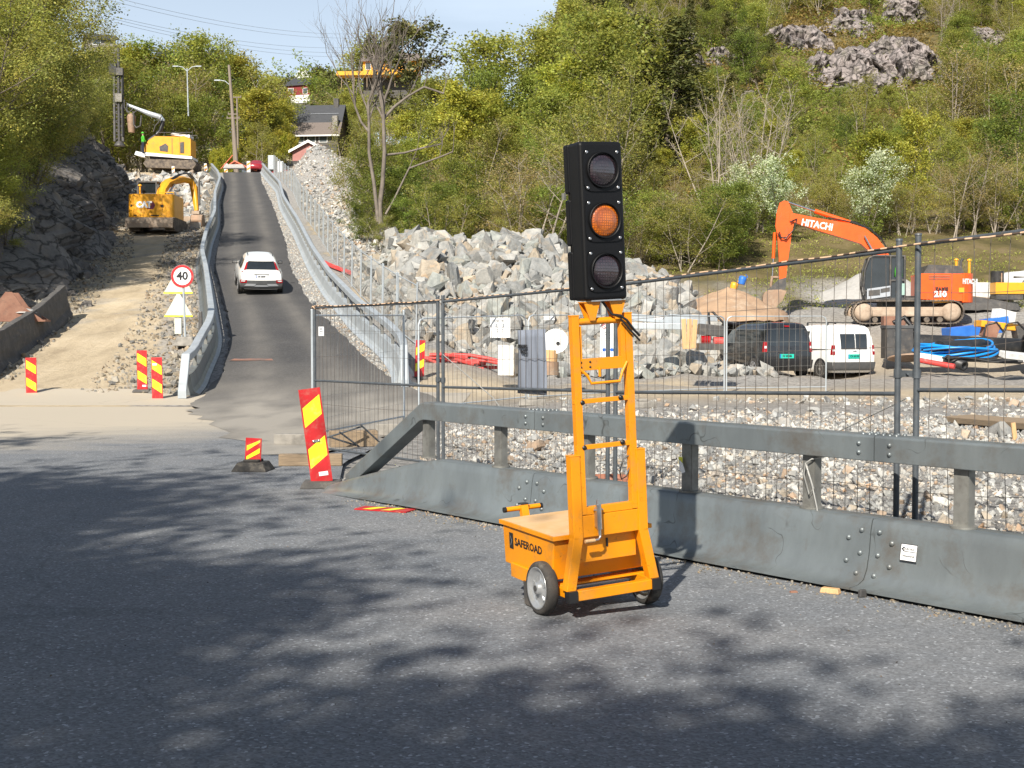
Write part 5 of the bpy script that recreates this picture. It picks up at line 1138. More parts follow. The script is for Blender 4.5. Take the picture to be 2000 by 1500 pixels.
# drill rig at the top of the works
def drill_rig():
    Y0 = 146.0; px0 = 330; k = F/Y0; x0 = XX(px0, Y0); zg = CAMH+(650-331)/k
    t = empty('drill_rig', (x0, Y0, zg), 0, 'orange-yellow rock drilling rig with tall black mast at the top left of the works', 'drill rig')
    q = lambda px, py: ((px-px0)/k, (331-py)/k)
    pr = lambda pts, a, b, nm, m, par=t, bev=.06: MB().prism([q(*p) for p in pts], 'y', a, b).build(nm, m, par, bevel=bev)
    body = pr([(292, 302), (360, 311), (360, 273), (312, 272), (300, 280), (292, 292)], -1.25, 1.25, 'engine_house', M['catyel'])
    pr([(359, 311), (381, 309), (381, 277), (368, 271), (359, 273)], -1.2, 1.2, 'rear_house', M['catyel'])
    pr([(292, 309), (384, 316), (384, 311), (292, 303)], -1.35, 1.35, 'deck', M['signwhite'])
    pr([(340, 268), (378, 274), (378, 268), (344, 265)], -.9, .9, 'roof_box', M['signwhite'])
    mb = MB(); mb.prism([q(*p) for p in [(322, 300), (337, 302), (338, 291), (333, 286), (321, 292)]], 'y', -1.29, -1.25); mb.build('side_hatch', M['darkmetal'], body)
    mb = MB(); mb.prism([q(*p) for p in [(361, 304), (368, 304), (368, 283), (361, 284)]], 'y', -1.27, -1.2); mb.build('rear_grille', M['darkmetal'], body)
    mb = MB(); mb.prism([q(*p) for p in [(345, 308), (346, 308), (346, 276), (345, 276)]], 'y', -1.27, -1.24); mb.build('door_seam', M['darkmetal'], body)
    mb = MB()
    for y in (-1.1, 1.1):
        pts = [q(px, 269) for px in (318, 330, 345, 360, 372, 384)]; mb.tube([(a, y, b+.25) for a, b in pts], .04, 5)
        for a, b in pts: mb.cyl((a, y, b-.1), (a, y, b+.25), .03, n=5)
    mb.build('roof_rail', M['darkmetal'], t)
    for y in (-1.1, 1.1):
        pr([(296, 316), (290, 324), (296, 332), (385, 335), (392, 326), (386, 318)], y-.3, y+.3, 'track', M['track'])
    pr([(300, 309), (378, 316), (378, 326), (300, 324)], -.8, .8, 'undercarriage', M['darkmetal'])
    pr([(272, 307), (292, 312), (292, 304), (275, 300)], -1.1, .6, 'front_platform', M['signwhite'])
    pr([(283, 303), (292, 303), (292, 292), (283, 288)], -.9, .2, 'control_stand', M['black'])
    # boom: black lower arm, grey upper arm
    mb = MB(); mb.tube([(q(295, 0)[0], 0, q(0, 277)[1]), (q(308, 0)[0], 0, q(0, 268)[1]), (q(318, 0)[0], 0, q(0, 258)[1]), (q(323, 0)[0], 0, q(0, 240)[1])], .28, 4); arm = mb.build('lower_arm', M['black'], t)
    mb = MB(); mb.tube([(q(324, 0)[0], 0, q(0, 240)[1]), (q(316, 0)[0], 0, q(0, 231)[1]), (q(298, 0)[0], 0, q(0, 226)[1]), (q(276, 0)[0], 0, q(0, 217)[1]), (q(253, 0)[0], 0, q(0, 208)[1])], .3, 4, radii=[.25, .38, .38, .26, .22]); mb.build('upper_arm', M['galvlight'], arm)
    mb = MB()
    for o in (0, 5): mb.tube([(q(px+o, 0)[0], -.4, q(0, py+o)[1]) for px, py in ((250, 200), (250, 214), (256, 224), (262, 222), (268, 216))], .07, 6)
    mb.tube([(q(px, 0)[0], -.4, q(0, py)[1]) for px, py in ((267, 222), (268, 248), (273, 254), (281, 250), (283, 230))], .10, 6); mb.tube([(q(px, 0)[0], -.5, q(0, py)[1]) for px, py in ((322, 232), (316, 244), (310, 250), (306, 262))], .07, 6)
    mb.build('hose', M['darkmetal'], arm)
    mb = MB(); mb.cyl((q(262, 0)[0], -.1, q(0, 262)[1]), (q(262, 0)[0], -.1, q(0, 232)[1]), .35, .5, n=12); mb.lathe([(.5, 0), (.35, .3), (.1, .4)], (q(262, 0)[0], -.1, q(0, 232)[1]), (0, 0, 1), 12); mb.build('dust_collector', M['rustsand'], t)
    # mast
    mb = MB(); xa, xb = q(229, 0)[0], q(245, 0)[0]
    zt, zb_ = q(0, 140)[1], q(0, 279)[1]
    for x in (xa, xb-.0): mb.box((x, 0, (zt+zb_)/2), (.22, .35, zt-zb_))
    n = 16
    for i in range(n):
        z = zb_+(zt-zb_)*(i+.5)/n; mb.box(((xa+xb)/2, .05, z), (xb-xa, .12, .10)); mb.box(((xa+xb)/2, -.05, z+.2), (1.1, .08, .09), (0, (.6 if i % 2 else -.6), 0))
    mb.build('mast', M['darkmetal'], t)
    mb = MB(); mb.box((q(228, 0)[0], -.1, q(0, 141)[1]), (.85, .6, 1.2)); mb.build('mast_head', M['black'], t)
    mb = MB(); mb.cyl((q(238, 0)[0], -.1, zb_), (q(238, 0)[0], -.1, q(0, 98)[1]), .17, n=10); mb.box((q(240, 0)[0], -.1, q(0, 95)[1]), (1.2, .15, .14)); mb.box((q(249, 0)[0], -.1, q(0, 93)[1]), (.15, .15, .4)); mb.build('drill_rod', M['darkmetal'], t)
    mb = MB(); mb.box((q(242, 0)[0], -.3, q(0, 146)[1]), (.7, .5, .8)); mb.build('gear_head', M['darkmetal'], t); mb = MB(); mb.box((q(239, 0)[0], -.3, q(0, 196)[1]), (.75, .4, .9)); mb.build('rock_drill', M['conc'], t)
    mb = MB(); mb.tube([(q(246, 0)[0], -.2, q(0, py)[1]) for py in (145, 170, 200, 235, 270)], .10, 6); mb.build('mast_hose', M['black'], t)
    mb = MB(); mb.lathe([(.6, 0), (.5, .25), (.3, .5)], (q(238, 0)[0], 0, zb_-.5), (0, 0, 1), 14); mb.build('dust_hood', M['darkmetal'], t)
drill_rig()
# worker beside the rig
def person():
    Y0 = 144.5; k = F/Y0; x0 = XX(283, Y0); zg = CAMH+(650-302)/k
    me = bpy.data.meshes.new('person')
    J = [(0, 0, .95), (0, 0, 1.15), (0, 0, 1.38), (0, 0, 1.48), (0, -.02, 1.62), (0, 0, 1.74), (.18, 0, 1.40), (.24, -.02, 1.12), (.22, -.2, .98), (-.18, 0, 1.40), (-.25, -.02, 1.13), (-.2, -.22, 1.02),
         (.10, 0, .90), (.11, -.01, .50), (.11, 0, .08), (.11, -.16, .04), (-.10, 0, .90), (-.11, -.01, .50), (-.11, 0, .08), (-.11, -.16, .04)]
    E = [(0, 1), (1, 2), (2, 3), (3, 4), (4, 5), (2, 6), (6, 7), (7, 8), (2, 9), (9, 10), (10, 11), (0, 12), (12, 13), (13, 14), (14, 15), (0, 16), (16, 17), (17, 18), (18, 19)]
    Rr = [.15, .14, .16, .06, .10, .085, .075, .055, .04, .075, .055, .04, .10, .07, .05, .04, .10, .07, .05, .04]
    me.from_pydata(J, E, []); o = link('person', me, None, (x0, Y0, zg), (0, 0, 2.2)); o.scale = (1.3, 1.3, 1.3)
    for m in (M['navy'], M['vest'], M['skin']): me.materials.append(m)
    sk = o.modifiers.new('skin', 'SKIN'); sub = o.modifiers.new('sub', 'SUBSURF'); sub.levels = 1; sub.render_levels = 1
    for i, v in enumerate(me.skin_vertices[0].data): v.radius = (Rr[i], Rr[i]*.85); v.use_root = (i == 0)
    # bake the skin so the figure is one continuous mesh with coloured clothing
    dg = bpy.context.evaluated_depsgraph_get(); m2 = bpy.data.meshes.new_from_object(o.evaluated_get(dg)); o.modifiers.clear(); o.data = m2
    m2.materials.clear(); [m2.materials.append(m) for m in (M['navy'], M['vest'], M['skin'])]
    for p_ in m2.polygons:
        c = p_.center; p_.material_index = 2 if c.z > 1.5 else (1 if c.z > .98 else 0)
    tag(o, 'worker in bright green jacket standing at the controls of the drill rig', 'person')
    mb = MB(); mb.lathe([(.125, 0), (.12, .06), (.07, .12), (.01, .14)], (0, 0, 1.68), (0, 0, 1), 14); mb.lathe([(.15, 0), (.15, .01)], (0, -.02, 1.68), (0, 0, 1), 14); mb.build('helmet', M['vest'], o)
person()
# ---------------------------------------------------------------- ramp barriers and signs
def dense(path, step=1.0):
    ys = [p[1] for p in path]; xs = [p[0] for p in path]; out = []; Y = ys[0]
    while Y < ys[-1]: out.append(Y); Y += step*(1 if Y < 70 else 1.6)
    # smooth interpolation (cosine-blended averages) for a gently bending line
    def f(Y): return float(np.mean([np.interp(Y+d, ys, xs) for d in (-2, -1, 0, 1, 2)]))
    return [(f(Y), Y) for Y in out]
def ramp_barrier(path, name, label, zoff, sgn):
    pts = dense(path); t = empty(name, (0, 0, 0), 0, label, 'barrier')
    P3 = [Vector((x, Y, float(max(zr(Y), H(x, Y) if sgn > 0 else 0))*0+float(zr(Y))+zoff)) for x, Y in pts]
    sc = [(1, 1)]*len(P3)
    prof = [(-.33, .0), (-.33, .03), (-.22, .07), (-.155, .15), (-.115, .40), (-.10, .50), (.10, .50), (.115, .40), (.155, .15), (.22, .07), (.33, .03), (.33, 0)]
    mb = MB(); mb.sweep(prof, P3); mb.build('base', M['galv'] if sgn < 0 else M['galvlight'], t)  # darker steel on the left base stands in for its shaded road face
    mb = MB(); rp_ = [(-.10, -.09), (.10, -.09), (.10, .08), (.085, .09), (-.085, .09), (-.10, .08)]
    top = [p+Vector((0, 0, .95)) for p in P3]
    a0 = P3[0]; d0 = (P3[0]-P3[1]).normalized(); d0.z = 0
    mb.sweep(rp_, [a0+d0*.75+Vector((0, 0, .05)), top[0]+d0*.02+Vector((0, 0, -.02)), top[0]]); mb.sweep(rp_, top); mb.build('beam', M['galvlight'], t)
    mbp = MB(); mbp.box((0, 0, .68), (.09, .09, .38)); pm = mbp.mesh('post', M['galvpost']); acc = 0; n = 0
    for a, b in zip(P3[:-1], P3[1:]):
        acc += (b-a).length
        if acc > 1.15 and n < 95: acc = 0; o = link('post', pm, t, b); n += 1; o.rotation_euler = (0, 0, math.atan2((b-a).y, (b-a).x))
    # joint seams on the base
    mb = MB(); acc = 0
    return t
ramp_barrier(LB, 'ramp_barrier', 'winding steel barrier along the left side of the ramp, base coloured dark for shade', .02, -1)
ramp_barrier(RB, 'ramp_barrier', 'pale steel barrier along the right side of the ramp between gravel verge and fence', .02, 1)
# long light fence beside the right barrier: one panel, copied
proto = None
pts = [(x+1.25, Y) for x, Y in dense(RB, .5) if Y > 41]; i = 0; cur = Vector((*pts[0], 0)); n = 0
ends = [cur]
for x, Y in pts:
    v = Vector((x, Y, 0))
    if (v-ends[-1]).length > 3.45: ends.append(v)
for a, b in zip(ends[:-1], ends[1:]):
    za, zb_ = H(a.x, a.y), H(b.x, b.y); d = b-a
    if proto is None:
        proto = empty('wire_fence', a, 0, 'light wire fence panel in the long row beside the right ramp barrier', 'fence panel', 'fence panels along the ramp')
        fence_geo(proto, 3.42, 0, 2.0, False, round_=False, seed=77, dx=.2, wr=.004, tube=.028); o = proto
    else: o = copy_tree(proto)
    o.location = (a.x, a.y, za-.05); o.rotation_euler = (0, -math.atan2(zb_-za, d.length), math.atan2(d.y, d.x))
# 40 sign
Ys = 41.0; k = F/Ys; p = Vector((XX(362, Ys), Ys, 0)); zf = CAMH+(650-668)/k; zc = CAMH+(650-540)/k; x1 = XX(357.5, Ys)
t = empty('speed_limit_sign', (p.x, Ys, zf), 0, 'round red-rimmed speed limit sign reading 40 on a grey pole', 'road sign')
hh = zc-zf; dx = x1-p.x
mb = MB(); mb.cyl((0, .03, -.3), (dx, .03, hh+.3), .035, n=12); mb.build('pole', M['galvlight'], t)
mb = MB(); mb.lathe([(.001, 0), (.36, 0), (.36, -.02), (.001, -.02)], (dx, -.02, hh), (0, -1, 0), 40)
fc = mb.build('sign_face', M['galvlight'], t)
mb = MB()
N = 40; vs = [(dx+r_*math.cos(2*PI*i/N), -.024, hh+r_*math.sin(2*PI*i/N)) for r_ in (.355, .275) for i in range(N)]
mb.add(vs, [(i, (i+1) % N, N+(i+1) % N, N+i) for i in range(N)]); mb.build('red_rim', M['red'], fc)
mb = MB(); mb.add([(dx+.275*math.cos(2*PI*i/N), -.024, hh+.275*math.sin(2*PI*i/N)) for i in range(N)], [tuple(range(N))]); mb.build('white_disc', M['signwhite'], fc)
text('lettering', '40', .36, M['ink'], fc, (dx, -.028, hh), (1, 0, 0), (0, 0, 1), bold=.012, sx=1.0)
t = empty('warning_sign', (XX(356, 42), 42, 0), 0, 'two pale backs of triangular warning signs on a pole behind the 40 sign', 'road sign')
k = F/42.0; zz = lambda py: CAMH+(650-py)/k
mb = MB(); mb.cyl((0, 0, zz(658)-.2), (-.10, 0, zz(545)), .03, n=10); mb.build('pole', M['galvlight'], t)
for xa, yb, yt, hw in ((350, 572, 525, 28), (350, 617, 572, 27)):
    cx = (xa-356)/k; mb = MB(); mb.prism([(cx-hw/k, zz(yb)), (cx+hw/k, zz(yb)), (cx+.03, zz(yt)), (cx-.03, zz(yt))], 'y', -.065, -.045, mi=0)
    mb.prism([(cx-hw/k-.01, zz(yb)-.03), (cx+hw/k+.01, zz(yb)-.03), (cx+hw/k, zz(yb)+.02), (cx-hw/k, zz(yb)+.02)], 'y', -.07, -.046, mi=1); mb.build('triangle_board', [M['paleyellow'], M['yel']], t)
mb = MB(); mb.box((-.12, -.06, zz(637)), (.22, .02, .5)); mb.build('sub_plate', M['paleyellow'], t)
mb = MB(); mb.box((0, 0, .14), (.7, .7, .3), taper=.7); tag(mb.build('sign_foot', M['conc'], None, bevel=.05, loc=(XX(362, 41), 41.1, zf-.12)), 'dusty concrete foot under the 40 sign pole', 'foot')
p = on(392, 41.5); mb = MB(); mb.box((0, 0, .5), (.16, .1, 1.0), taper=.7); mb.box((.08, 0, .12), (.4, .2, .18), mi=1); tag(mb.build('blue_grey_sack', [M['darkmetal'], M['bluebox']], None, bevel=.03, loc=p+Vector((0, 0, .1))), 'dark upright bag with blue bottom beside the left ramp barrier', 'bag')
# concrete retaining barrier at far left
mb = MB(); path = [(-14.0, 31.5), (-14.35, 34), (-14.9, 38), (-15.65, 43), (-16.5, 48)]; P3 = [Vector((x, Y, CAMH+(650-py)/F*Y)) for (x, Y), py in zip(path, (790, 760, 720, 668, 618))]
mb.sweep([(-.28, -.3), (-.25, .3), (-.11, 1.13), (.11, 1.13), (.24, .3), (.36, .12), (.36, -.3)], P3); ob = mb.build('concrete_barrier', M['darkconc'], None, bevel=.02); tag(ob, 'long dark weathered concrete barrier at the left edge of the dirt lane', 'barrier')
sub = ob.modifiers.new('s', 'SUBSURF'); sub.subdivision_type = 'SIMPLE'; sub.levels = 3; sub.render_levels = 3
dm = ob.modifiers.new('d', 'DISPLACE'); tx = bpy.data.textures.new('chips', 'CLOUDS'); tx.noise_scale = .35; dm.texture = tx; dm.strength = .12
# scrap excavator bucket beyond it
t = empty('old_bucket', Vector((XX(22, 42), 42, CAMH+(650-628)/F*42)), R(10), 'rusty excavator bucket lying behind the dark concrete barrier', 'bucket')
mb = MB(); mb.prism([(-.7, 0), (-.62, .35), (-.15, .95), (.05, .95), (.35, .5), (.9, .12), (1.05, 0)], 'y', -.05, 0); mb.prism([(-.7, 0), (-.62, .35), (-.15, .95), (.05, .95), (.35, .5), (.9, .12), (1.05, 0)], 'y', 1.0, 1.05)
mb.prism([(-.7, 0), (-.62, .35), (-.15, .95), (-.1, .9), (-.55, .3), (-.62, 0)], 'y', 0, 1.0); mb.box((.2, .5, .03), (1.7, 1.0, .06)); mb.build('shell', M['rust'], t)
mb = MB(); mb.lathe([(.001, .16), (.25, .12), (.42, 0)], (.35, .3, .28), (0, 0, 1), 12); mb.build('sand_fill', M['gravelheap'], t)
mb = MB(); mb.tube([(.1, -.4, -.4), (.35, -.5, .1), (.45, -.5, .15), (.7, -.45, -.05)], .05, 6); mb.build('hook_arm', M['darkmetal'], t)

# ---------------------------------------------------------------- things in the yard
def yard(px, py, Y): return Vector((XX(px, Y), Y, CAMH+(650-py)/F*Y))
# blue coil, pipes (right of the thick posts)
Yp = 46.0; k = F/Yp
c = yard(1866, 684, Yp); mb = MB()
for j in range(7):
    rr = 1.42-.07*(j % 4); ph = j*.9; mb.tube([c+Vector((rr*math.cos(a)+.05*math.sin(ph), rr*.95*math.sin(a), .16*math.sin(a+.6*j*.2)*.6+.05*j-.1+.10*math.cos(a*2+ph))) for a in np.linspace(ph, ph+2*PI*.97, 44)], .042, 8)
tag(mb.build('pipe_coil', M['blue']), 'bright blue plastic pipe coiled over the black pipes', 'pipe coil')
for (a, b, r_, lb) in (((1790, 672, 47.5), (2040, 682, 47.5), .36, 'long thick black pipe lying behind the blue coil'), ((1835, 684, 45.3), (1918, 680, 46.2), .33, 'short black pipe inside the blue coil with its open end showing')):
    A, B_ = yard(*a), yard(*b); mb = MB(); d = (B_-A); mb.lathe([(r_, 0), (r_, d.length), (r_*.84, d.length), (r_*.84, .3), (.001, .3)], A, d, 28); tag(mb.build('black_pipe', M['blackpipe']), lb, 'pipe')
A, B_ = yard(2000, 672, 46.6), yard(2100, 690, 46.6); mb = MB(); mb.lathe([(.33, 0), (.33, 2.0), (.28, 2.0), (.28, 0)], A, Vector((1, -.1, 0)), 24); tag(mb.build('black_pipe', M['blackpipe']), 'black pipe at the right edge with its open end turned to the left', 'pipe')
A, B_ = yard(1798, 704, 43.0), yard(1865, 716, 42.3); mb = MB(); mb.cyl(A, B_, .09, n=12); tag(mb.build('red_pipe', M['redpipe']), 'short red pipe lying in front of the blue coil', 'pipe')
mb = MB(); A = yard(1845, 705, 43.4)
for j in range(6): mb.tube([A+Vector((u_*2.6, .12*j-.3+.1*math.sin(u_*5+j), .09+.05*math.sin(u_*7+j*1.3)-.12*u_)) for u_ in np.linspace(0, 1, 12)], .035, 6)
tag(mb.build('black_hoses', M['blackpipe']), 'bundle of thin black hoses under the blue coil', 'hoses')
A, B_ = yard(1850, 702, 43.8), yard(1880, 713, 43.2); mb = MB(); mb.lathe([(.17, 0), (.17, .8), (.1, .8), (.1, .6), (.001, .6)], A, B_-A, 14); tag(mb.build('black_pipe', M['blackpipe']), 'stubby black pipe end beside the short red pipe', 'pipe')
mb = MB(); A = yard(1818, 703, 43.8); mb.box(A, (.9, .06, .36), (0, .15, .2)); tag(mb.build('white_plastic_plate', M['signwhite'], None, bevel=.03), 'white plate with bolt hole standing at the left end of the red pipe', 'plate')
mb = MB(); A = yard(1778, 700, 44.5); mb.lathe([(.75, 0), (.75, .05), (.001, .05)], A, (0, .2, 1), 20); tag(mb.build('steel_lid', M['rustsand']), 'round rusty lid lying between the white van and the red pipe', 'lid')
# crate clutter beyond the pipes
def clump(name, px, py, Y, parts, label, cat):
    A = yard(px, py, Y); t = empty(name, A, 0, label, cat)
    for nm, kind, c, s, m, rot in parts:
        mb = MB()
        if kind == 'b': mb.box(c, s, rot)
        elif kind == 'c': mb.cyl(c, s, rot, n=14)
        else: mb.tube(c, s, 7)
        mb.build(nm, M[m], t, bevel=.015 if kind == 'b' else 0)
    return t
clump('blue_container', 1899, 655, 52, [('box', 'b', (0, 0, .2), (2.2, .8, .4), 'bluebox', (0, -.1, .1)), ('lid', 'b', (.9, .1, .55), (.9, .7, .3), 'bluebox', (0, -.15, .1)), ('bag', 'b', (1.3, .2, .75), (.8, .5, .5), 'tarpwhite', (0, .2, .3))], 'long blue plastic container behind the black pipe', 'container')
clump('yellow_attachment', 1957, 660, 50.5, [('body', 'b', (0, 0, .45), (1.9, .8, .25), 'catyel', (0, .12, 0)), ('bracket', 'b', (-.55, -.2, .3), (.5, .6, .6), 'rust', (0, .3, 0)), ('bracket', 'b', (.75, -.2, .2), (.7, .6, .65), 'darkmetal', (0, -.2, 0)), ('hose', 't', [(-.9, -.5, 0), (-.8, -.5, .5), (-.4, -.5, .6), (-.1, -.5, .2)], .04, 'black', None), ('hose', 't', [(-.2, -.5, .0), (0, -.5, .55), (.4, -.5, .6), (.8, -.5, .2)], .04, 'black', None)], 'heap of yellow and rusty machine attachments behind the black pipes', 'attachments')
clump('plate_compactor', 1966, 586, 63, [('engine', 'b', (0, 0, .55), (1.4, .8, .55), 'catyel', None), ('base_plate', 'b', (0, 0, .14), (1.3, .7, .28), 'darkmetal', None), ('handle', 't', [(.6, 0, .6), (.9, 0, 1.1), (.3, 0, 1.1)], .05, 'black', None)], 'yellow compactor standing before the black upright pipe', 'compactor')
clump('upright_pipe', 1946, 588, 64, [('tube', 'c', (0, 0, 0), (0, 0, 1.45), 'blackpipe', .32), ('band', 'b', (.1, -.32, .7), (.06, .03, 1.3), 'rustsand', None)], 'thick black pipe standing upright right of the orange excavator', 'pipe')
clump('bundled_white_bag', 1912, 585, 64.5, [('bag', 'b', (0, 0, .42), (1.5, .8, .8), 'tarpwhite', (0, 0, .1)), ('bag', 'b', (1.0, .2, .35), (.8, .6, .7), 'tarpwhite', (0, .1, .3)), ('plank', 'b', (.3, -.6, .02), (2.4, .15, .08), 'wood', (0, .1, .1))], 'white plastic bags beside the tail of the orange excavator', 'bags')
clump('plastic_sheet', 1985, 702, 42.5, [('sheet', 'b', (0, 0, .12), (1.0, .4, .2), 'tarpwhite', (0.2, .1, .2)), ('sheet', 'b', (.6, .1, .1), (.9, .4, .2), 'tarpwhite', (0, -.2, .1))], 'crumpled white plastic in front of the black pipes at the right edge', 'plastic')
clump('grey_pallet_box', 1752, 700, 47.8, [('box', 'b', (0, 0, .55), (.95, .8, 1.1), 'darkmetal', None), ('lid', 'b', (0, 0, 1.15), (1.0, .85, .12), 'grayplastic', None), ('label_plate', 'b', (-.1, -.42, .9), (.2, .02, .15), 'signwhite', None), ('hose', 't', [(.4, -.3, 0), (.6, -.3, 1.0), (.2, -.2, 1.5), (-.2, -.2, 1.3)], .09, 'black', None), ('box', 'b', (0, .5, 1.35), (.8, .4, .4), 'rust', None)], 'dark grey box with a black hose between the white van and the thick posts', 'equipment box')
clump('small_compactor', 1389, 686, 38.5, [('engine', 'b', (0, 0, .62), (.75, .5, .32), 'darkmetal', (0, .1, 0)), ('base', 'b', (0, 0, .14), (.8, .5, .2), 'darkmetal', None), ('drum', 'c', (-.32, -.15, .33), (-.05, -.15, .33), 'lampred', .14), ('drum', 'c', (.05, -.15, .30), (.34, -.15, .30), 'redpipe', .13), ('handle', 't', [(-.05, 0, .75), (-.08, 0, 1.15), (.05, 0, 1.15), (.5, 0, .7)], .035, 'black', None)], 'small dark red and black motor compactor left of the black van', 'compactor')
clump('wooden_board_screen', 1345, 680, 38.8, [('board', 'b', (-.13, 0, .42), (.14, .05, .9), 'plank', (0, -.05, 0)), ('board', 'b', (.02, 0, .42), (.14, .05, .9), 'plank', (0, 0, 0)), ('board', 'b', (.17, 0, .42), (.14, .05, .86), 'plank', (0, .05, 0))], 'light wooden boards leaning together left of the small compactor', 'boards')
clump('steel_beams', 1300, 640, 42, [('beam', 'b', (0, 0, .25), (2.6, .25, .22), 'galvlight', (0, .08, .1)), ('beam', 'b', (-.5, -.3, .05), (2.2, .25, .2), 'galvlight', (0, .02, -.1)), ('beam', 'b', (.9, .2, .32), (1.6, .25, .2), 'galvlight', (0, .02, .2))], 'stack of galvanised barrier beams in front of the brown soil heap', 'beams')
clump('cable_drum', 1085, 672, 34.5, [('flange', 'c', (0, -.14, .08), (0, -.10, .08), 'signwhite', .33), ('flange', 'c', (0, .22, .08), (0, .26, .08), 'signwhite', .33), ('core', 'c', (0, -.1, .08), (0, .22, .08), 'wood', .18), ('hub', 'c', (.06, -.16, .02), (.06, -.139, .02), 'ink', .05)], 'white round cable drum right of the grey banner sheet', 'cable drum')
clump('brown_drum', 1073, 732, 34.5, [('barrel', 'c', (0, 0, 0), (0, 0, .34), 'rustsand', .25), ('barrel', 'c', (-.02, 0, .36), (.0, 0, .66), 'plank', .23)], 'two stacked brown drums under the white cable drum', 'drum')
clump('white_cabinet', 988, 733, 34.5, [('body', 'b', (0, 0, .40), (.42, .5, .80), 'tarpwhite', None), ('panel', 'b', (.30, -.1, .32), (.14, .3, .55), 'darkmetal', None)], 'white cabinet standing left of the grey banner sheet', 'cabinet')
# red pipes heap
mb = MB(); rd = random.Random(8); A = yard(895, 712, 38.5)
for j in range(14):
    x0_, z0_ = rd.uniform(-1.1, .2), rd.uniform(.06, .30); L_ = rd.uniform(.9, 1.7); mb.tube([A+Vector((x0_+L_*u_, rd.uniform(-.2, .2)*u_+.07*j-.4, z0_+.10*math.sin(2.5*u_+j)-.18*u_)) for u_ in (0, .33, .66, 1)], .055, 8)
o = mb.build('red_pipes', M['redpipe']); tag(o, 'tangled heap of faded red plastic pipes at the foot of the rock pile', 'pipes')
mb = MB(); pts = [(600, 70), (622, 68), (650, 65), (690, 62)]
for j in range(4): mb.tube([on(x, Y+.35*j)+Vector((0, 0, .10)) for x, Y in pts], .05, 6)
tag(mb.build('red_pipes', M['redpipe']), 'long thin red pipes lying on the rubble between ramp fence and rock pile', 'pipes')
# boards on the second fence row
def board(px, py, w_, h_, Y, label, lines, name='info_board'):
    A = yard(px, py, Y); k_ = F/Y; t = empty(name, A, 0, label, 'sign')
    mb = MB(); mb.box((0, 0, 0), (w_/k_, .02, h_/k_)); mb.build('board', M['signwhite'], t)
    for j, (s, sz, dy, m, dx_) in enumerate(lines): text('lettering', s, sz, M[m], t, (dx_, -.013, dy), (1, 0, 0), (0, 0, 1), ext=.001)
    return t
bY = 29.3; t = board(977, 640, 39, 39, bY, 'white information board with small print on the far fence left of the banner', [('MARIBORG AS', .055, .15, 'ink', 0), ('Adgang forbudt for', .034, -.04, 'inkgray', 0), ('uvedkommende', .034, -.09, 'inkgray', 0)])
mb = MB()
for x in (-.09, .07): mb.box((x, -.013, .05), (.03, .004, .09))
mb.build('pictogram', M['inkgray'], t)
board(1072, 621, 22, 8, 30.6, 'narrow white strip sign high on the far fence right of the banner', [('Heras gjerde', .05, 0, 'inkgray', 0)], 'strip_sign')
board(1287, 620, 20, 7, 33, 'narrow white strip sign on the far fence right of the traffic light', [('BYGGEPLASS', .05, 0, 'inkgray', 0)], 'strip_sign')
bY = 31.9; t = board(1187, 663, 30, 68, bY, 'tall white site safety board with prohibition sign behind the traffic light frame', [('Adgang forbudt', .035, .18, 'inkgray', 0), ('for uvedkommende', .03, .13, 'inkgray', 0), ('Alle må bruke', .03, .03, 'inkgray', 0), ('verneutstyr', .03, -.02, 'inkgray', 0)])
mb = MB()
mb.tube([(-.09+.05*math.cos(a), -.014, .32+.05*math.sin(a)) for a in np.linspace(0, 2*PI, 20)], .008, 4); mb.tube([(-.125, -.014, .355), (-.055, -.014, .285)], .008, 4); mb.build('prohibition_mark', M['red'], t)
for x in (-.09, .01, .10): mb = MB(); mb.cyl((x, -.018, -.25), (x, -.01, -.25), .042, n=16); mb.build('mandatory_mark', M['inkblue'], t)
# yellow and blue pieces by the soil heap
for nm, px, py, m, lb in (('yellow_bucket', 1431, 562, 'catyel', 'small yellow container on top of the brown soil heap'), ('blue_barrel', 1447, 550, 'bluebox', 'small blue barrel behind the brown soil heap')):
    mb = MB(); A = yard(px, py, 57); mb.lathe([(.15, 0), (.17, .2), (.16, .33), (.10, .36)], A-Vector((0, 0, .12)), (.25, 0, 1), 12); mb.tube([A+Vector((.2, 0, .3)), A+Vector((.28, 0, .2)), A+Vector((.2, 0, .1))], .025, 5); tag(mb.build(nm, M[m]), lb, 'container')
# planks and timber at the right in the gravel
for (a, b, w_, m, lb) in ((G(1870, 830, .15), G(2040, 862, .15), .35, 'wood', 'flat grey timber panel on the gravel at the right edge'),):
    d = b-a; mb = MB(); mb.box((0, 0, .05), (d.length, .5, .1)); tag(mb.build('timber_panel', M[m], None, bevel=.01, loc=((a+b)/2+Vector((0, 0, .12))), rot=(R(4), R(-2), math.atan2(d.y, d.x))), lb, 'timber')
mb = MB(); mb.box((0, 0, .13), (.055, .03, .3), (0, -.14, 0)); A = G(1981, 858, .3); tag(mb.build('wooden_stake', M['plank'], None, loc=A-Vector((0, 0, .06))), 'orange-brown wooden stake upright behind the right end of the barrier', 'stake')
mb = MB(); A = G(1190, 950, .1); mb.lathe([(.32, 0), (.34, .05), (.30, .10), (.27, .10), (.27, 0)], A, (0, 0, 1), 28); tag(mb.build('clay_pipe_ring', mat('terracotta', (.32, .13, .08), (.25, .10, .06), 6)), 'terracotta coloured ring lying behind the barrier beneath the traffic light', 'ring')
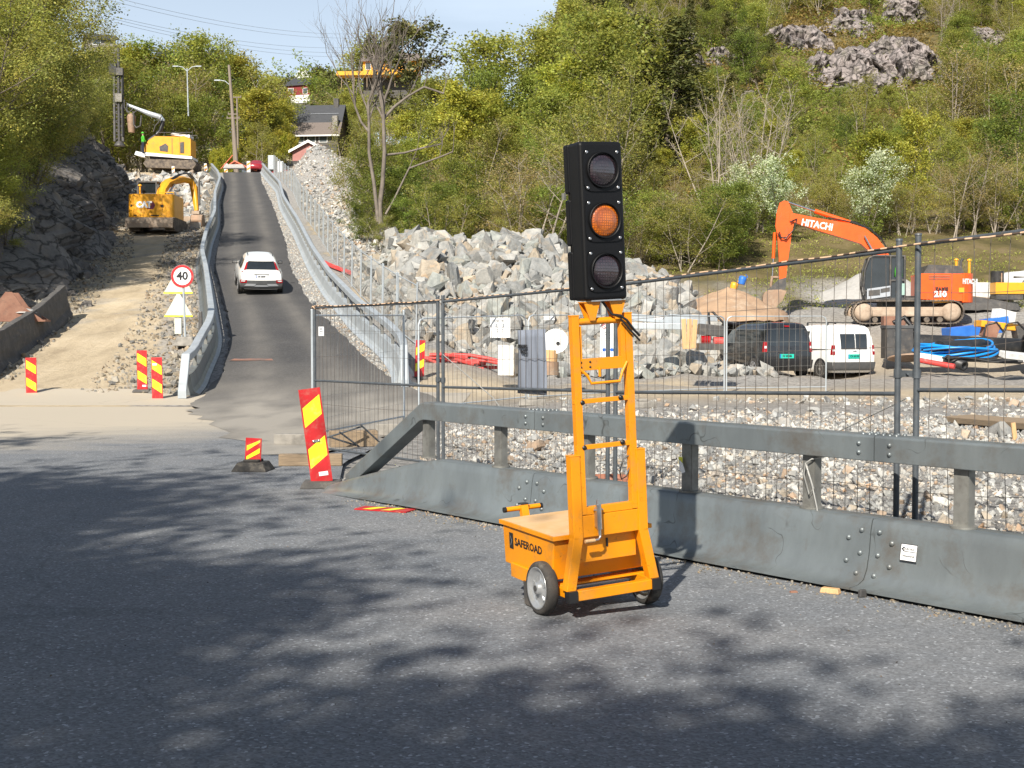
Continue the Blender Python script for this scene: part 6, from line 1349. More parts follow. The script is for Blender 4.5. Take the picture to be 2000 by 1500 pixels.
# low hurdle frame behind the sloping barrier end
mb = MB(); A = G(690, 880, .0)
for a, b in (((-.5, .05), (.1, .28)), ((.1, .28), (.4, .0)), ((-.35, .1), (.0, -.0)), ((-.2, .17), (.05, -.02))): mb.cyl(A+Vector((a[0], 0, a[1]+.1)), A+Vector((b[0], .3, b[1]+.05)), .014, n=6)
tag(mb.build('bent_steel_frame', M['fencedark']), 'bent dark steel frame lying on gravel behind the sloping barrier end', 'frame')

# ---------------------------------------------------------------- heaps
def heap(name, px, Y, pytop, pybase, rx, ry, m, label, seed=1, rough=.25, pw=1.3):
    x0_ = XX(px, Y); z0_ = CAMH+(650-pybase)/F*Y; ht = (pybase-pytop)/F*Y; n, mm = 26, 56; V = []
    for i in range(n+1):
        r_ = i/n
        for j in range(mm):
            a = 2*PI*j/mm; X = r_*rx*math.cos(a); Yy = r_*ry*math.sin(a); nn = float(fbm(X*1.1+seed*13, Yy*1.1+seed*7)); V.append((X*(1+.2*(nn-.5)), Yy, ht*(1-r_**pw)*(1+rough*(nn-.5))+(-.3 if i == n else 0)+rough*.6*(float(fbm(X*3+seed, Yy*3))-.5)))
    V = np.array(V); idx = np.arange((n+1)*mm).reshape(n+1, mm); Fq = np.stack([idx[:-1], np.roll(idx[:-1], -1, 1), np.roll(idx[1:], -1, 1), idx[1:]], -1).reshape(-1, 4)
    me = npmesh(name, V, Fq, [m], smooth=True); tag(link(name, me, None, (x0_, Y, z0_)), label, 'heap')
heap('soil_heap', 1420, 55.5, 562, 615, 2.6, 2.8, M['dirtheap'], 'brown soil heap between the rock pile and the excavator bucket', 3, .35, 1.1)
heap('gravel_heap', 1712, 66.0, 522, 602, 4.4, 4.0, M['gravelheap'], 'smooth pale grey gravel heap behind the orange excavator cab', 5, .10, 1.05)
heap('soil_heap', 1880, 62.0, 578, 594, 2.6, 1.2, M['darkconc'], 'low dark heap of fine gravel behind the excavator tail', 9, .2, 1.2)
# ---------------------------------------------------------------- rocks
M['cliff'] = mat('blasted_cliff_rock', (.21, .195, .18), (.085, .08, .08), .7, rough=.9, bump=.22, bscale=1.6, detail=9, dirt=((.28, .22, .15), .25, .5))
def add_cracks(m, scale):
    nt = m.node_tree; b = nt.nodes['Principled BSDF']; src = b.inputs['Base Color'].links[0].from_socket; tc = nt.nodes.new('ShaderNodeTexCoord')
    mp = nt.nodes.new('ShaderNodeMapping'); mp.inputs['Scale'].default_value = (1, .6, 1.3); mp.inputs['Rotation'].default_value = (.4, .2, .3)
    n = _n(nt, 'ShaderNodeTexNoise', Scale=1.2, Detail=4); va = nt.nodes.new('ShaderNodeVectorMath'); nt.links.new(tc.outputs['Object'], mp.inputs[0]); nt.links.new(tc.outputs['Object'], n.inputs['Vector'])
    nt.links.new(mp.outputs[0], va.inputs[0]); nt.links.new(n.outputs['Color'], va.inputs[1]); v = nt.nodes.new('ShaderNodeTexVoronoi'); v.feature = 'DISTANCE_TO_EDGE'; v.inputs['Scale'].default_value = scale
    nt.links.new(va.outputs[0], v.inputs['Vector']); mr = nt.nodes.new('ShaderNodeMapRange'); mr.inputs[1].default_value = 0; mr.inputs[2].default_value = .10; mr.inputs[3].default_value = .25; mr.inputs[4].default_value = 1.1
    nt.links.new(v.outputs['Distance'], mr.inputs[0]); mx = nt.nodes.new('ShaderNodeMix'); mx.data_type = 'RGBA'; mx.blend_type = 'MULTIPLY'; mx.inputs['Factor'].default_value = 1
    nt.links.new(src, mx.inputs['A']); nt.links.new(mr.outputs[0], mx.inputs['B']); nt.links.new(mx.outputs['Result'], b.inputs['Base Color'])
add_cracks(M['cliff'], 1.1); add_cracks(M['hillrock'], .7)
def hull(seed, n=16, sq=(1, .8, .65), rough=0):
    r = random.Random(seed); bm = bmesh.new()
    for i in range(n):
        v = Vector((r.uniform(-1, 1), r.uniform(-1, 1), r.uniform(-1, 1)))
        m = max(abs(c) for c in v); v = v*(r.uniform(.72, 1.0)/m) if r.random() < .75 else v.normalized()*r.uniform(.75, 1)
        bm.verts.new((v.x*sq[0], v.y*sq[1], v.z*sq[2]))
    res = bmesh.ops.convex_hull(bm, input=bm.verts); bmesh.ops.delete(bm, geom=[g for g in res['geom_interior'] if isinstance(g, bmesh.types.BMVert)], context='VERTS')
    bm.verts.ensure_lookup_table(); bmesh.ops.triangulate(bm, faces=bm.faces); bm.verts.index_update()
    if rough:
        bmesh.ops.subdivide_edges(bm, edges=bm.edges, cuts=1, use_grid_fill=False); bmesh.ops.triangulate(bm, faces=bm.faces)
        for v in bm.verts: v.co *= 1+rough*(r.random()-.5)
        bm.verts.index_update()
    V = np.array([v.co[:] for v in bm.verts]); Fc = np.array([[v.index for v in f.verts] for f in bm.faces]); bm.free(); return V, Fc
HULLS = [hull(100+i, 13+i % 5, (1, .62+.03*(i % 9), .42+.05*(i % 7))) for i in range(14)]
TINTS = np.array([(1, 1, 1), (.86, .88, .90), (1.12, 1.10, 1.06), (1.14, .98, .80), (.72, .74, .76), (1.2, 1.19, 1.17), (1.05, .9, .74), (.92, .97, .95)])
def rotm(r):
    q = r.normal(size=4); q /= np.linalg.norm(q); w_, x, y, z = q
    return np.array([[1-2*(y*y+z*z), 2*(x*y-z*w_), 2*(x*z+y*w_)], [2*(x*y+z*w_), 1-2*(x*x+z*z), 2*(y*z-x*w_)], [2*(x*z-y*w_), 2*(y*z+x*w_), 1-2*(x*x+y*y)]])
def scatter(name, pos, size, material, label=None, tints=TINTS, seed=1, flat=.0, cat=None, kind='stuff'):
    r = np.random.default_rng(seed); VV = []; FF = []; TT = []; o = 0
    mats_ = [rotm(r) for _ in range(60)]
    for i in range(len(pos)):
        V, Fc = HULLS[r.integers(len(HULLS))]; v = (V*size[i]) @ mats_[r.integers(60)].T
        VV.append(v+pos[i]); FF.append(Fc+o); o += len(V); TT.append(np.tile(np.append(tints[r.integers(len(tints))]*r.uniform(.85, 1.12), 1), (len(Fc), 1)))
    me = npmesh(name, np.concatenate(VV), np.concatenate(FF), [material], np.concatenate(TT))
    ob = link(name, me); tag(ob, label, cat, None, kind); return ob
r_ = np.random.default_rng(11)
# individual boulders of the blasted rock pile
cand = []
X_ = r_.uniform(-9.5, 8.6, 30000); Y_ = r_.uniform(43.0, 61.5, 30000); Z_ = Hf(X_, Y_); PX = 1000+F*X_/Y_
top_ = CAMH+(650-np.interp(PX, PT_X, PT_Y))*59/F; ok = (Z_-site(X_, Y_) > .12) & (PX > 628) & (PX < 1400) & (X_ > xr_b(Y_)+2.2) & (Z_ < top_+.8)
X_, Y_, Z_ = X_[ok], Y_[ok], Z_[ok]; R_ = np.clip(r_.lognormal(-1.22, .36, len(X_)), .15, .66); order = np.argsort(-R_*r_.uniform(.25, 1, len(R_))); keep = []
gx = []; 
for i in order:
    if len(gx):
        a = np.array(gx); dd = np.hypot(a[:, 0]-X_[i], (a[:, 1]-Y_[i])*1.0)+np.abs(a[:, 2]-Z_[i])*.4
        if np.any(dd < (a[:, 3]+R_[i])*.62): continue
    gx.append((X_[i], Y_[i], Z_[i], R_[i])); 
    if len(gx) > 2300: break
gx = np.array(gx); gx = gx[np.argsort(-gx[:, 3])]; big = gx[:292]; rest = gx[292:]
vmesh = []
for i in range(28):
    V, Fc = hull(500+i, 15+i % 6, (1, .66+.03*(i % 9), .45+.05*(i % 7)), .16); tn = np.tile(np.append(TINTS[[0, 1, 2, 4, 5, 7, 3, 0, 1, 7, 4, 2][(i*5+i//12) % 12]], 1), (len(Fc), 1)); vmesh.append(npmesh('boulder', V, Fc, [M['rock']], tn))
for i, (x, y, z, rr) in enumerate(big):
    me = vmesh[r_.integers(28)]; o = link('boulder', me, None, (x, y, z+rr*.25)); o.rotation_euler = tuple(r_.uniform(0, 6.28, 3)); o.scale = (rr*1.22, rr*r_.uniform(.8, 1.1), rr*.9)
    tag(o, 'angular pale grey boulder in the blasted rock pile beyond the fence', 'boulder', 'boulders of the blasted rock pile')
nf = 2600; xs_ = r_.uniform(-9.5, 8.6, nf*2); ys_ = r_.uniform(42.5, 62, nf*2); zs_ = Hf(xs_, ys_); okk = ((zs_-site(xs_, ys_)) > .05) & (xs_ > xr_b(ys_)+1.6); xs_, ys_, zs_ = xs_[okk], ys_[okk], zs_[okk]
pos = np.concatenate([np.stack([xs_, ys_, zs_+.12], -1), rest[:, :3]+np.array([0, 0, .1])]); sz = np.concatenate([r_.uniform(.12, .38, len(xs_)), rest[:, 3]])
scatter('rock_fill', pos, sz, M['rock'], 'smaller broken stone filling between the boulders of the rock pile', seed=2)
# coarse gravel of the yard right behind the barrier
n = 26000; ys_ = 8.0+r_.beta(1.1, 1.5, n*2)*18; xs_ = r_.uniform(-4, 12, n*2); bl = (xs_+1.91)*.786+(ys_-14.14)*.618; gate = (ys_ > 15.5) & (xs_ < -1.2); vis = np.abs(1000+F*xs_/ys_-1100) < 1150
okk = (bl > .38) & vis & ~gate; xs_, ys_ = xs_[okk][:n], ys_[okk][:n]; zs_ = Hf(xs_, ys_); sz = np.clip(r_.lognormal(-3.95, .5, len(xs_)), .01, .075)
GT = np.array([(1.3, 1.29, 1.27), (.95, .96, .98), (1.6, 1.58, 1.54), (.7, .7, .72), (1.3, 1.14, .96), (1.75, 1.73, 1.7), (1.1, .85, .66), (1.15, 1.17, 1.2), (1.4, 1.39, 1.38), (1.0, 1.0, 1.0)])
scatter('gravel', np.stack([xs_, ys_, zs_+sz*.3], -1), sz, M['rock'], 'coarse grey crushed stone covering the yard behind the barrier', GT, seed=3)
# grit collected along the foot of the barrier
n = 1500; sg = r_.uniform(1.0, 12, n); of = .30+r_.beta(1.2, 5, n)*.55; xs_ = B0.x+BD.x*sg-BN.x*of; ys_ = B0.y+BD.y*sg-BN.y*of
scatter('grit', np.stack([xs_, ys_, np.full(n, .016)], -1), np.clip(r_.lognormal(-5.0, .45, n), .003, .018), M['rock'], 'loose grit and small stones gathered along the foot of the barrier', GT*np.array([.8, .72, .62]), seed=9)
n = 500; xs_ = r_.uniform(-4, 3.2, n); ys_ = r_.uniform(5.2, 14, n); okk = ((xs_+1.91)*.786+(ys_-14.14)*.618) < -.5
scatter('road_grit', np.stack([xs_[okk], ys_[okk], np.full(okk.sum(), .014)], -1), np.clip(r_.lognormal(-5.5, .4, okk.sum()), .002, .009), M['darkrock'], 'scattered dark grit on the near road', seed=10)
# larger stones in the yard middle distance
n = 5200; ys_ = r_.uniform(17, 31, n); xs_ = r_.uniform(-.4, 16, n)*ys_/24; hm = fbm(xs_*.5, ys_*.5+9); okk = (hm > .44)
xs_, ys_ = xs_[okk], ys_[okk]; zs_ = Hf(xs_, ys_); sz = np.clip(r_.lognormal(-3.45, .6, len(xs_)), .02, .16)
scatter('stones', np.stack([xs_, ys_, zs_+sz*.3], -1), sz, M['rock'], 'rough stones strewn over the middle of the yard', GT, seed=4)
# verges, rubble slope right of the ramp, dirt lane edges
def strip(name, n, f, label, s0, s1, seed, tints=GT, m='rock', zoff=.25):
    r = np.random.default_rng(seed); x, y = f(r, n); z = Hf(x, y); sz = np.clip(r.lognormal(math.log((s0*s1)**.5), .5, n), s0*.5, s1); scatter(name, np.stack([x, y, z+sz*zoff], -1), sz, M[m], label, tints, seed)
def fv(r, n): y = 33+r.random(n)**1.2*112; return xre(y)+.05+r.random(n)*(xr_b(y)-xre(y)-.3), y
strip('verge_gravel', 6000, fv, 'grey gravel verge between the ramp asphalt and the right barrier', .018, .055, 21)
def fr(r, n): y = 50+r.random(n)*98; return xr_b(y)+1.6+r.random(n)**1.1*np.interp(y, [50, 80, 150], [3.5, 7, 12]), y
strip('rubble', 11000, fr, 'loose grey rubble on the slope between the ramp fence and the trees', .03, .26, 22)
def fd(r, n):
    y = 33+r.random(n)**1.1*112; e = r.random(n); a = bank_x(y); b = xl_b(y)-.5; w_ = b-a
    return np.where(e < .5, b-r.random(n)**2.2*w_*.32, a+.3+r.random(n)**2.2*w_*.36), y
ET = np.array([(.9, .8, .66), (1.05, .9, .7), (.75, .72, .68), (1.1, 1.02, .9), (.6, .58, .56), (.85, .68, .5)])
strip('lane_rubble', 14000, fd, 'broken stones along both edges of the dirt lane', .018, .16, 23, ET)
def fs(r, n): y = 88+r.random(n)*54; return xl_b(y)-.9-r.random(n)*np.interp(y, [88, 142], [4.5, 9]), y
strip('slab_rubble', 900, fs, 'tilted rock slabs below the drill rig', .15, .6, 24)
def fb(r, n): y = 30+r.random(n)*20; return bank_x(y)-.3-r.random(n)*3.5, y
strip('bank_rubble', 1500, fb, 'broken rock at the foot of the left bank', .05, .4, 25, ET)
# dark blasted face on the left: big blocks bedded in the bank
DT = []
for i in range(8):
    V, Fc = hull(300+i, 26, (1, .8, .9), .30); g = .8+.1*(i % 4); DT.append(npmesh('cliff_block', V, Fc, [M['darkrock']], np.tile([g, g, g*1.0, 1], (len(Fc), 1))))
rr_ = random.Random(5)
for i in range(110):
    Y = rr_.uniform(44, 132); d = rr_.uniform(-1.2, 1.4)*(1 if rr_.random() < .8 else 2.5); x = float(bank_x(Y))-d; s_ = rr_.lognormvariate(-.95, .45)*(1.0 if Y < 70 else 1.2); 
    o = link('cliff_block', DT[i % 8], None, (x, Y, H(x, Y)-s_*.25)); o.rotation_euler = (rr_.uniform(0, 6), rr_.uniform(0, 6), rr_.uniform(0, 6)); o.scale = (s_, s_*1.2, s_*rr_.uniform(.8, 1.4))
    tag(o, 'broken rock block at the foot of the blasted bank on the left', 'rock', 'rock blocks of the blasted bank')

def facet(X, Yy, Z, cell, seed, stretch=(1, 1, 1)):
    # fractured rock: every point belongs to the nearest of many seeds and lies on that block's own plane
    r = np.random.default_rng(seed); p = np.stack([X/stretch[0], Yy/stretch[1], Z/stretch[2]], -1).reshape(-1, 3); lo, hi = p.min(0)-1, p.max(0)+1
    n = int(np.prod((hi-lo)/cell)**1.0*.8)+8; n = min(n, 1800); S = lo+r.random((n, 3))*(hi-lo); N_ = r.normal(size=(n, 3)); N_ /= np.linalg.norm(N_, axis=1)[:, None]; O = r.normal(size=n)
    out = np.zeros(len(p))
    for i in range(0, len(p), 4000):
        d = ((p[i:i+4000, None]-S[None])**2).sum(-1); k = d.argmin(1); out[i:i+4000] = ((p[i:i+4000]-S[k])*N_[k]).sum(1)/cell+O[k]*.55
    return out.reshape(X.shape)
# the blasted rock face itself
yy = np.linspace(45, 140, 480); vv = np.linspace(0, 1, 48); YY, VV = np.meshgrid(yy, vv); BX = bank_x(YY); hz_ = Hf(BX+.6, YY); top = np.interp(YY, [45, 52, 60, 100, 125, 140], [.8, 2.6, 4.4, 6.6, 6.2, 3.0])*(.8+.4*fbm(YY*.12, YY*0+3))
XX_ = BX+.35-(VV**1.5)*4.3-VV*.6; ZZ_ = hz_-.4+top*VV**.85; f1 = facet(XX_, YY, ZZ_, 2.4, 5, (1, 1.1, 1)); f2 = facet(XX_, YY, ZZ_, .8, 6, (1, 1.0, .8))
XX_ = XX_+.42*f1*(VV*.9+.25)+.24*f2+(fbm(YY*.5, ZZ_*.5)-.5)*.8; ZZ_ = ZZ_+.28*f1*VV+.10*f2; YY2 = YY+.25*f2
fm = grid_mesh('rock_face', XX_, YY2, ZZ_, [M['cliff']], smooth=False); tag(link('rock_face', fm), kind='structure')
# ---------------------------------------------------------------- trees
def leaves(P_, nrm, size, r, aspect=.7):
    """quads around points"""
    n = len(P_); d = r.normal(size=(n, 3)); d /= np.linalg.norm(d, axis=1)[:, None]; a = np.cross(d, nrm+r.normal(size=(n, 3))*.6); a /= np.linalg.norm(a, axis=1)[:, None]+1e-9
    b = np.cross(a, d); b /= np.linalg.norm(b, axis=1)[:, None]+1e-9; s = (size*r.uniform(.6, 1.35, n))[:, None]
    a = a*s*.5; c = d*s*.5*aspect
    return np.stack([P_-a, P_+c*.9-a*.05, P_+a, P_-c*.9+a*.05], 1).reshape(-1, 3)
def tube_np(pts, radii, k=5):
    mb = MB(); mb.tube(pts, 0, k, radii=radii, cap=False); return mb.v, mb.f
def make_tree(name, seed, hgt, wid, base, nl, leafn, lsize, lm, bm_, shape='round', multi=1, clump_r=.55, colvar=.25, blossom=None, sub=5, droop=.0, trunk_r=.14):
    r = np.random.default_rng(seed); tv = []; tf = []
    def addt(pts, radii, k=5):
        v, f = tube_np(pts, radii, k); o = len(tv); tv.extend(v); tf.extend([[i+o for i in q] for q in f])
    clumps = []
    for m_ in range(multi):
        off = np.array([r.normal()*.25*(multi > 1)*wid*.2, r.normal()*.25*(multi > 1)*wid*.2, 0]); lean = r.normal(size=2)*(.05 if multi == 1 else .16)
        hh = hgt*(1 if m_ == 0 else r.uniform(.7, .98)); n = 9; tp = []
        for i in range(n+1):
            t = i/n; tp.append(np.array([off[0]+lean[0]*hh*t+.06*hgt*.25*math.sin(t*5+seed+m_), off[1]+lean[1]*hh*t+.06*hgt*.2*math.cos(t*4+seed), hh*t*.93]))
        tr = trunk_r*hgt/10*(1 if multi == 1 else .55); addt([tuple(p) for p in tp], [tr*(1-.92*i/n)+.01 for i in range(n+1)], 6)
        for i in range(nl//multi):
            u_ = (i+r.random())/(nl//multi); t = base+(1-base)*u_**.9; p0 = tp[min(n, int(t*n))]*(1-(t*n-int(t*n)))+tp[min(n, int(t*n)+1)]*(t*n-int(t*n))
            if shape == 'round': pr = math.sin(PI*min(1, .12+.86*u_))**.6
            elif shape == 'cone': pr = (1-u_)**.85+.03
            elif shape == 'column': pr = .55+.45*math.sin(PI*u_)
            else: pr = (1-.55*u_)
            L_ = wid/2*pr*r.uniform(.6, 1.12); az = i*2.39996+r.normal()*.4+m_; el = (.55 if shape != 'cone' else -.12)+r.normal()*.22-droop+(.35*u_ if shape != 'cone' else .2*u_)
            d = np.array([math.cos(az)*math.cos(el), math.sin(az)*math.cos(el), math.sin(el)]); mid = p0+d*L_*.55+np.array([0, 0, -.02*L_]); end = p0+d*L_+np.array([0, 0, (.10-droop*.6)*L_])
            addt([tuple(p0), tuple(mid), tuple(end)], [tr*.33*(1-.6*u_)+.008, tr*.18+.006, .006], 4)
            for j in range(sub):
                s = r.uniform(.3, 1.0); q0 = p0+(end-p0)*s; dd = d+r.normal(size=3)*.65; dd[2] = dd[2]*.6+.1; e2 = q0+dd/np.linalg.norm(dd)*L_*r.uniform(.18, .42)
                addt([tuple(q0), tuple(e2)], [tr*.10+.004, .004], 3); clumps.append(e2); clumps.append((q0+e2)/2)
            clumps.append(end)
        clumps.append(tp[-1])
    mats_ = [bm_]
    tme = npmesh(name+'_trunk', np.array(tv), np.array(tf), [bm_], np.ones((len(tf), 4)), smooth=True)
    if leafn == 0: return tme, None
    C = np.array(clumps); k = max(1, leafn//len(C)); rad = clump_r*r.uniform(.6, 1.3, len(C))
    pts = np.repeat(C, k, 0)+r.normal(size=(len(C)*k, 3))*np.repeat(rad, k)[:, None]*np.array([1, 1, .72])*.62
    if shape == 'cone': pts[:, 2] -= np.abs(r.normal(size=len(pts)))*.12
    nrm = np.tile([0, 0, 1.0], (len(pts), 1)); V = leaves(pts, nrm, lsize, r, .62 if shape != 'cone' else .35); n = len(pts); Fq = np.arange(n*4).reshape(n, 4)
    base_t = np.repeat(r.uniform(1-colvar, 1+colvar, len(C)), k); yel = np.repeat(r.uniform(-.08, .16, len(C)), k)
    T = np.stack([base_t*(1+yel), base_t, base_t*(1-yel*.8), np.ones(n)], 1)*np.append(np.ones(3), 1); T[:, :3] *= r.uniform(.8, 1.2, n)[:, None]
    if blossom:
        w_ = r.random(n) < blossom*np.repeat(r.uniform(0, 2, len(C))*(C[:, 2] > hgt*.35), k); T[w_, :3] = np.array([3.9, 3.3, 11.5])
    lme = npmesh(name+'_crown', V, Fq, [lm], T); return tme, lme
L1 = leafmat('spring_leaf_green', (.26, .30, .058), (.33, .36, .075), .5); L2 = leafmat('spring_leaf_yellow_green', (.33, .35, .055), (.39, .40, .07), .5)
L3 = leafmat('olive_young_leaf', (.29, .31, .07), (.37, .365, .095), .5); L4 = leafmat('dark_conifer_needle', (.085, .10, .032), (.14, .135, .045), .2); L5 = leafmat('mid_leaf_green', (.195, .26, .05), (.26, .32, .065), .5)
L6 = leafmat('brownish_budding_leaf', (.33, .28, .11), (.40, .34, .13), .5); L7 = leafmat('bright_hedge_leaf', (.34, .29, .03), (.22, .26, .03), .25)
KIND = {
 'birch': [make_tree('birch', 1+i, 10, 6.4, .16, 30, 8200, .21, L1, M['bark'], 'round', 1, .62) for i in range(3)],
 'alder': [make_tree('alder', 11+i, 10, 7.5, .10, 34, 9600, .20, L5, M['bark'], 'round', 2, .6) for i in range(2)],
 'willow': [make_tree('willow', 21+i, 10, 8.5, .06, 36, 8200, .17, L3, M['palebark'], 'spread', 4, .62) for i in range(3)],
 'yellow': [make_tree('maple', 31+i, 10, 6.2, .12, 30, 9000, .24, L2, M['bark'], 'round', 1, .58) for i in range(2)],
 'spruce': [make_tree('spruce', 41+i, 10, 4.4, .05, 70, 9000, .26, L4, M['bark'], 'cone', 1, .30, .2, sub=4, droop=.1) for i in range(2)],
 'pine': [make_tree('pine', 46+i, 10, 5.0, .30, 30, 5600, .24, L4, M['bark'], 'round', 1, .42, .2) for i in range(1)],
 'blossom': [make_tree('cherry', 51+i, 10, 7.5, .10, 30, 8200, .22, L5, M['bark'], 'round', 3, .6, blossom=.8) for i in range(2)],
 'bare': [make_tree('bare_tree', 61+i, 10, 5.0, .22, 30, 500, .12, L6, M['palebark'], 'column', 3, .6, sub=8) for i in range(2)],
 'bud': [make_tree('budding_tree', 71+i, 10, 6.5, .12, 30, 3600, .15, L6, M['palebark'], 'round', 3, .7, sub=6) for i in range(2)],
 'hedge': [make_tree('hedge_bush', 81+i, 10, 13, .02, 44, 15000, .42, L7, M['bark'], 'round', 4, .9) for i in range(2)],
 'dense': [make_tree('dense_tree', 96+i, 10, 8.5, .10, 46, 30000, .24, L5, M['bark'], 'round', 2, .75, .3) for i in range(2)],
 'near': [make_tree('near_birch', 91+i, 10, 7.0, .05, 46, 26000, .115, L3 if i else L1, M['bark'], 'round', 3, .55, .3) for i in range(2)],
}
PLAIN = {'birch': ('birch_tree', 'birch'), 'alder': ('alder_tree', 'tree'), 'willow': ('willow_tree', 'willow'), 'yellow': ('maple_tree', 'tree'), 'spruce': ('spruce_tree', 'spruce'), 'pine': ('pine_tree', 'pine'),
         'blossom': ('cherry_tree', 'cherry tree'), 'bare': ('bare_tree', 'tree'), 'bud': ('budding_tree', 'tree'), 'hedge': ('bush', 'bush'), 'dense': ('broadleaf_tree', 'tree'), 'near': ('birch_tree', 'birch')}
tr_ = random.Random(17)
def tree(kind, x, y, h, label, wf=1.0, group=None, z=None, v=None):
    tm, lm = KIND[kind][(v if v is not None else tr_.randrange(99)) % len(KIND[kind])]; nm, cat = PLAIN[kind]
    t = bpy.data.objects.new(nm, None); COL.objects.link(t); t.location = (x, y, (H(x, y) if z is None else z)-.15); s = h/10; t.scale = (s*wf, s*wf, s); t.rotation_euler = (0, 0, tr_.uniform(0, 6.28)); t.empty_display_size = .2
    tag(t, label, cat, group); link('trunk', tm, t)
    if lm: link('crown', lm, t)
    return t
def tree_px(kind, px, ytop, Y, label, wf=1.0, group=None, v=None, hmin=2.0):
    x = XX(px, Y); z = H(x, Y); h = max(hmin, CAMH+(650-ytop)/F*Y-z); return tree(kind, x, Y, h*1.03, label, wf, group, v=v)
SKX = [560, 640, 700, 750, 800, 838, 860, 900, 950, 1000, 1040, 1070, 1110, 1140, 1180, 1300]; SKY = [280, 262, 232, 226, 216, 205, 172, 142, 148, 172, 165, 138, 122, 75, 35, -20]
G1 = 'trees behind the rock pile'; G2 = 'wood on the steep hillside'; G3 = 'trees along the far side of the yard'
desc = {'birch': 'light green birch', 'alder': 'full mid green tree', 'willow': 'olive spreading shrub tree', 'yellow': 'yellow-green tree', 'bud': 'brownish budding tree', 'bare': 'pale bare-stemmed tree', 'spruce': 'dark spruce', 'blossom': 'white flowering tree', 'pine': 'dark pine'}
# belt behind the rock pile
for row, (Y, dy, kinds, step) in enumerate(((110, -6, 'birch birch yellow alder', 46), (99, 45, 'birch willow birch yellow', 50), (89, 105, 'willow birch alder bud', 50), (79, 185, 'willow bud willow alder', 46))):
    px = 705+row*11
    while px < 1215:
        if not (px < 760 and row < 1):
            yt = float(np.interp(px, SKX, SKY))+dy+tr_.uniform(-12, 22); kd = tr_.choice(kinds.split())
            yt = max(yt, 40+dy) if px > 1120 else yt
            tree_px(kd, px, yt, Y+tr_.uniform(-3, 3), desc[kd]+' in the green belt behind the blasted rock pile', 1.05, G1)
        px += step*tr_.uniform(.75, 1.25)
# right-hand belt along the yard
for row, (Y, yt0, kinds, step) in enumerate(((138, 180, 'birch alder willow birch', 50), (129, 208, 'willow birch birch bud', 50), (119, 238, 'birch alder willow birch', 48), (108, 270, 'birch alder willow yellow', 48), (97, 308, 'alder birch willow bud', 48), (87, 350, 'willow bud willow alder', 46))):
    px = 1215+row*13
    while px < 2120:
        kd = tr_.choice(kinds.split()); tree_px(kd, px, yt0+tr_.uniform(-28, 30)+(15*math.sin(px*.012)), Y+tr_.uniform(-3, 3), desc[kd]+' in the belt of trees beyond the yard', 1.0, G3)
        px += step*tr_.uniform(.75, 1.25)
# trees one can pick out
sp = tree_px
sp('spruce', 1248, 18, 116, 'tall dark spruce standing highest above the traffic light', 1.7, v=0); sp('spruce', 1292, 30, 113, 'second dark spruce directly right of the tallest one', 1.6, v=1)
sp('spruce', 1205, 110, 121, 'dark spruce half hidden left of the tallest spruce', 1.0)
sp('blossom', 1535, 312, 78, 'white flowering cherry behind the top of the orange boom', 1.05, v=0); sp('blossom', 1445, 325, 77.5, 'white flowering cherry left of the orange boom', .9, v=1); sp('blossom', 1690, 306, 78.5, 'white flowering cherry right of the orange boom beneath the yellow tree', .95, v=0)
sp('yellow', 1785, 228, 84, 'brightest yellow-green tree, narrow and tall above the excavator', .8, v=0); sp('yellow', 1712, 262, 86, 'round yellow-green tree left of the narrow bright one', 1.2, v=1)
sp('alder', 1960, 200, 90, 'fresh green maple at the right edge above the fence', 1.1, v=1)
for i, px in enumerate((1398, 1425, 1452, 1478, 1500, 1412, 1466)): sp('bare', px, 165+(i % 3)*26, 81+i*.4, 'pale leafless tree in the group of bare stems left of the excavator boom', .8, 'bare stems left of the boom')
for i, (px, yt) in enumerate(((1868, 300), (1905, 285), (1940, 310), (1985, 290), (1832, 320))): sp('bud', px, yt, 80+i*.3, 'multi-stemmed pale shrub tree at the foot of the slope above the black pipes', 1.0, 'pale shrubs right of the yard')
sp('bare', 1058, 300, 70, 'thin bare bush right behind the rock pile left of the signal head', 1.6); sp('bud', 1010, 300, 72, 'brownish twiggy bush behind the highest rocks', 1.2)
sp('pine', 812, 52, 135, 'solitary pine on the skyline left of centre beside the yellow house', 1.15)
sp('birch', 1065, 78, 118, 'airy birch against the sky before the hill edge', 1.1); sp('birch', 925, 84, 112, 'round-topped birch highest on the central skyline', 1.15)
for px, yt, Y, kd in ((1092, 70, 150, 'birch'), (1112, 42, 162, 'willow'), (1130, 12, 172, 'birch'), (1150, -20, 185, 'pine'), (1120, 30, 205, 'birch'), (1140, -10, 222, 'willow'), (1162, -40, 205, 'birch'), (1105, 55, 235, 'pine')):
    sp(kd, px, yt, Y, desc[kd]+' on the steep edge where the hillside meets the sky', 1.2, 'trees on the edge of the hill')
# low scrub at the foot of the belts
for i in range(46):
    px = tr_.uniform(700, 1420); Y = tr_.uniform(70, 77) if px > 1050 else tr_.uniform(72, 82); kd = tr_.choice(['willow', 'alder', 'bud']); x = XX(px, Y); tree(kd, x, Y, tr_.uniform(2.2, 4.6), 'low leafy bush at the edge of the trees behind the rock pile', 1.3, 'scrub behind the rock pile')
for i in range(34):
    px = tr_.uniform(1420, 2100); Y = tr_.uniform(80, 86); kd = tr_.choice(['willow', 'alder', 'bud']); x = XX(px, Y); tree(kd, x, Y, tr_.uniform(2.0, 4.2), 'low leafy bush at the upper edge of the yard slope', 1.3, 'scrub above the yard')
sp('willow', 690, 250, 92, 'young leafy tree growing on the rubble beside the big bare tree', .8); sp('alder', 725, 300, 84, 'green bush at the foot of the big bare tree', 1.1); sp('alder', 775, 330, 80, 'green bush right of the big bare tree foot', 1.2)
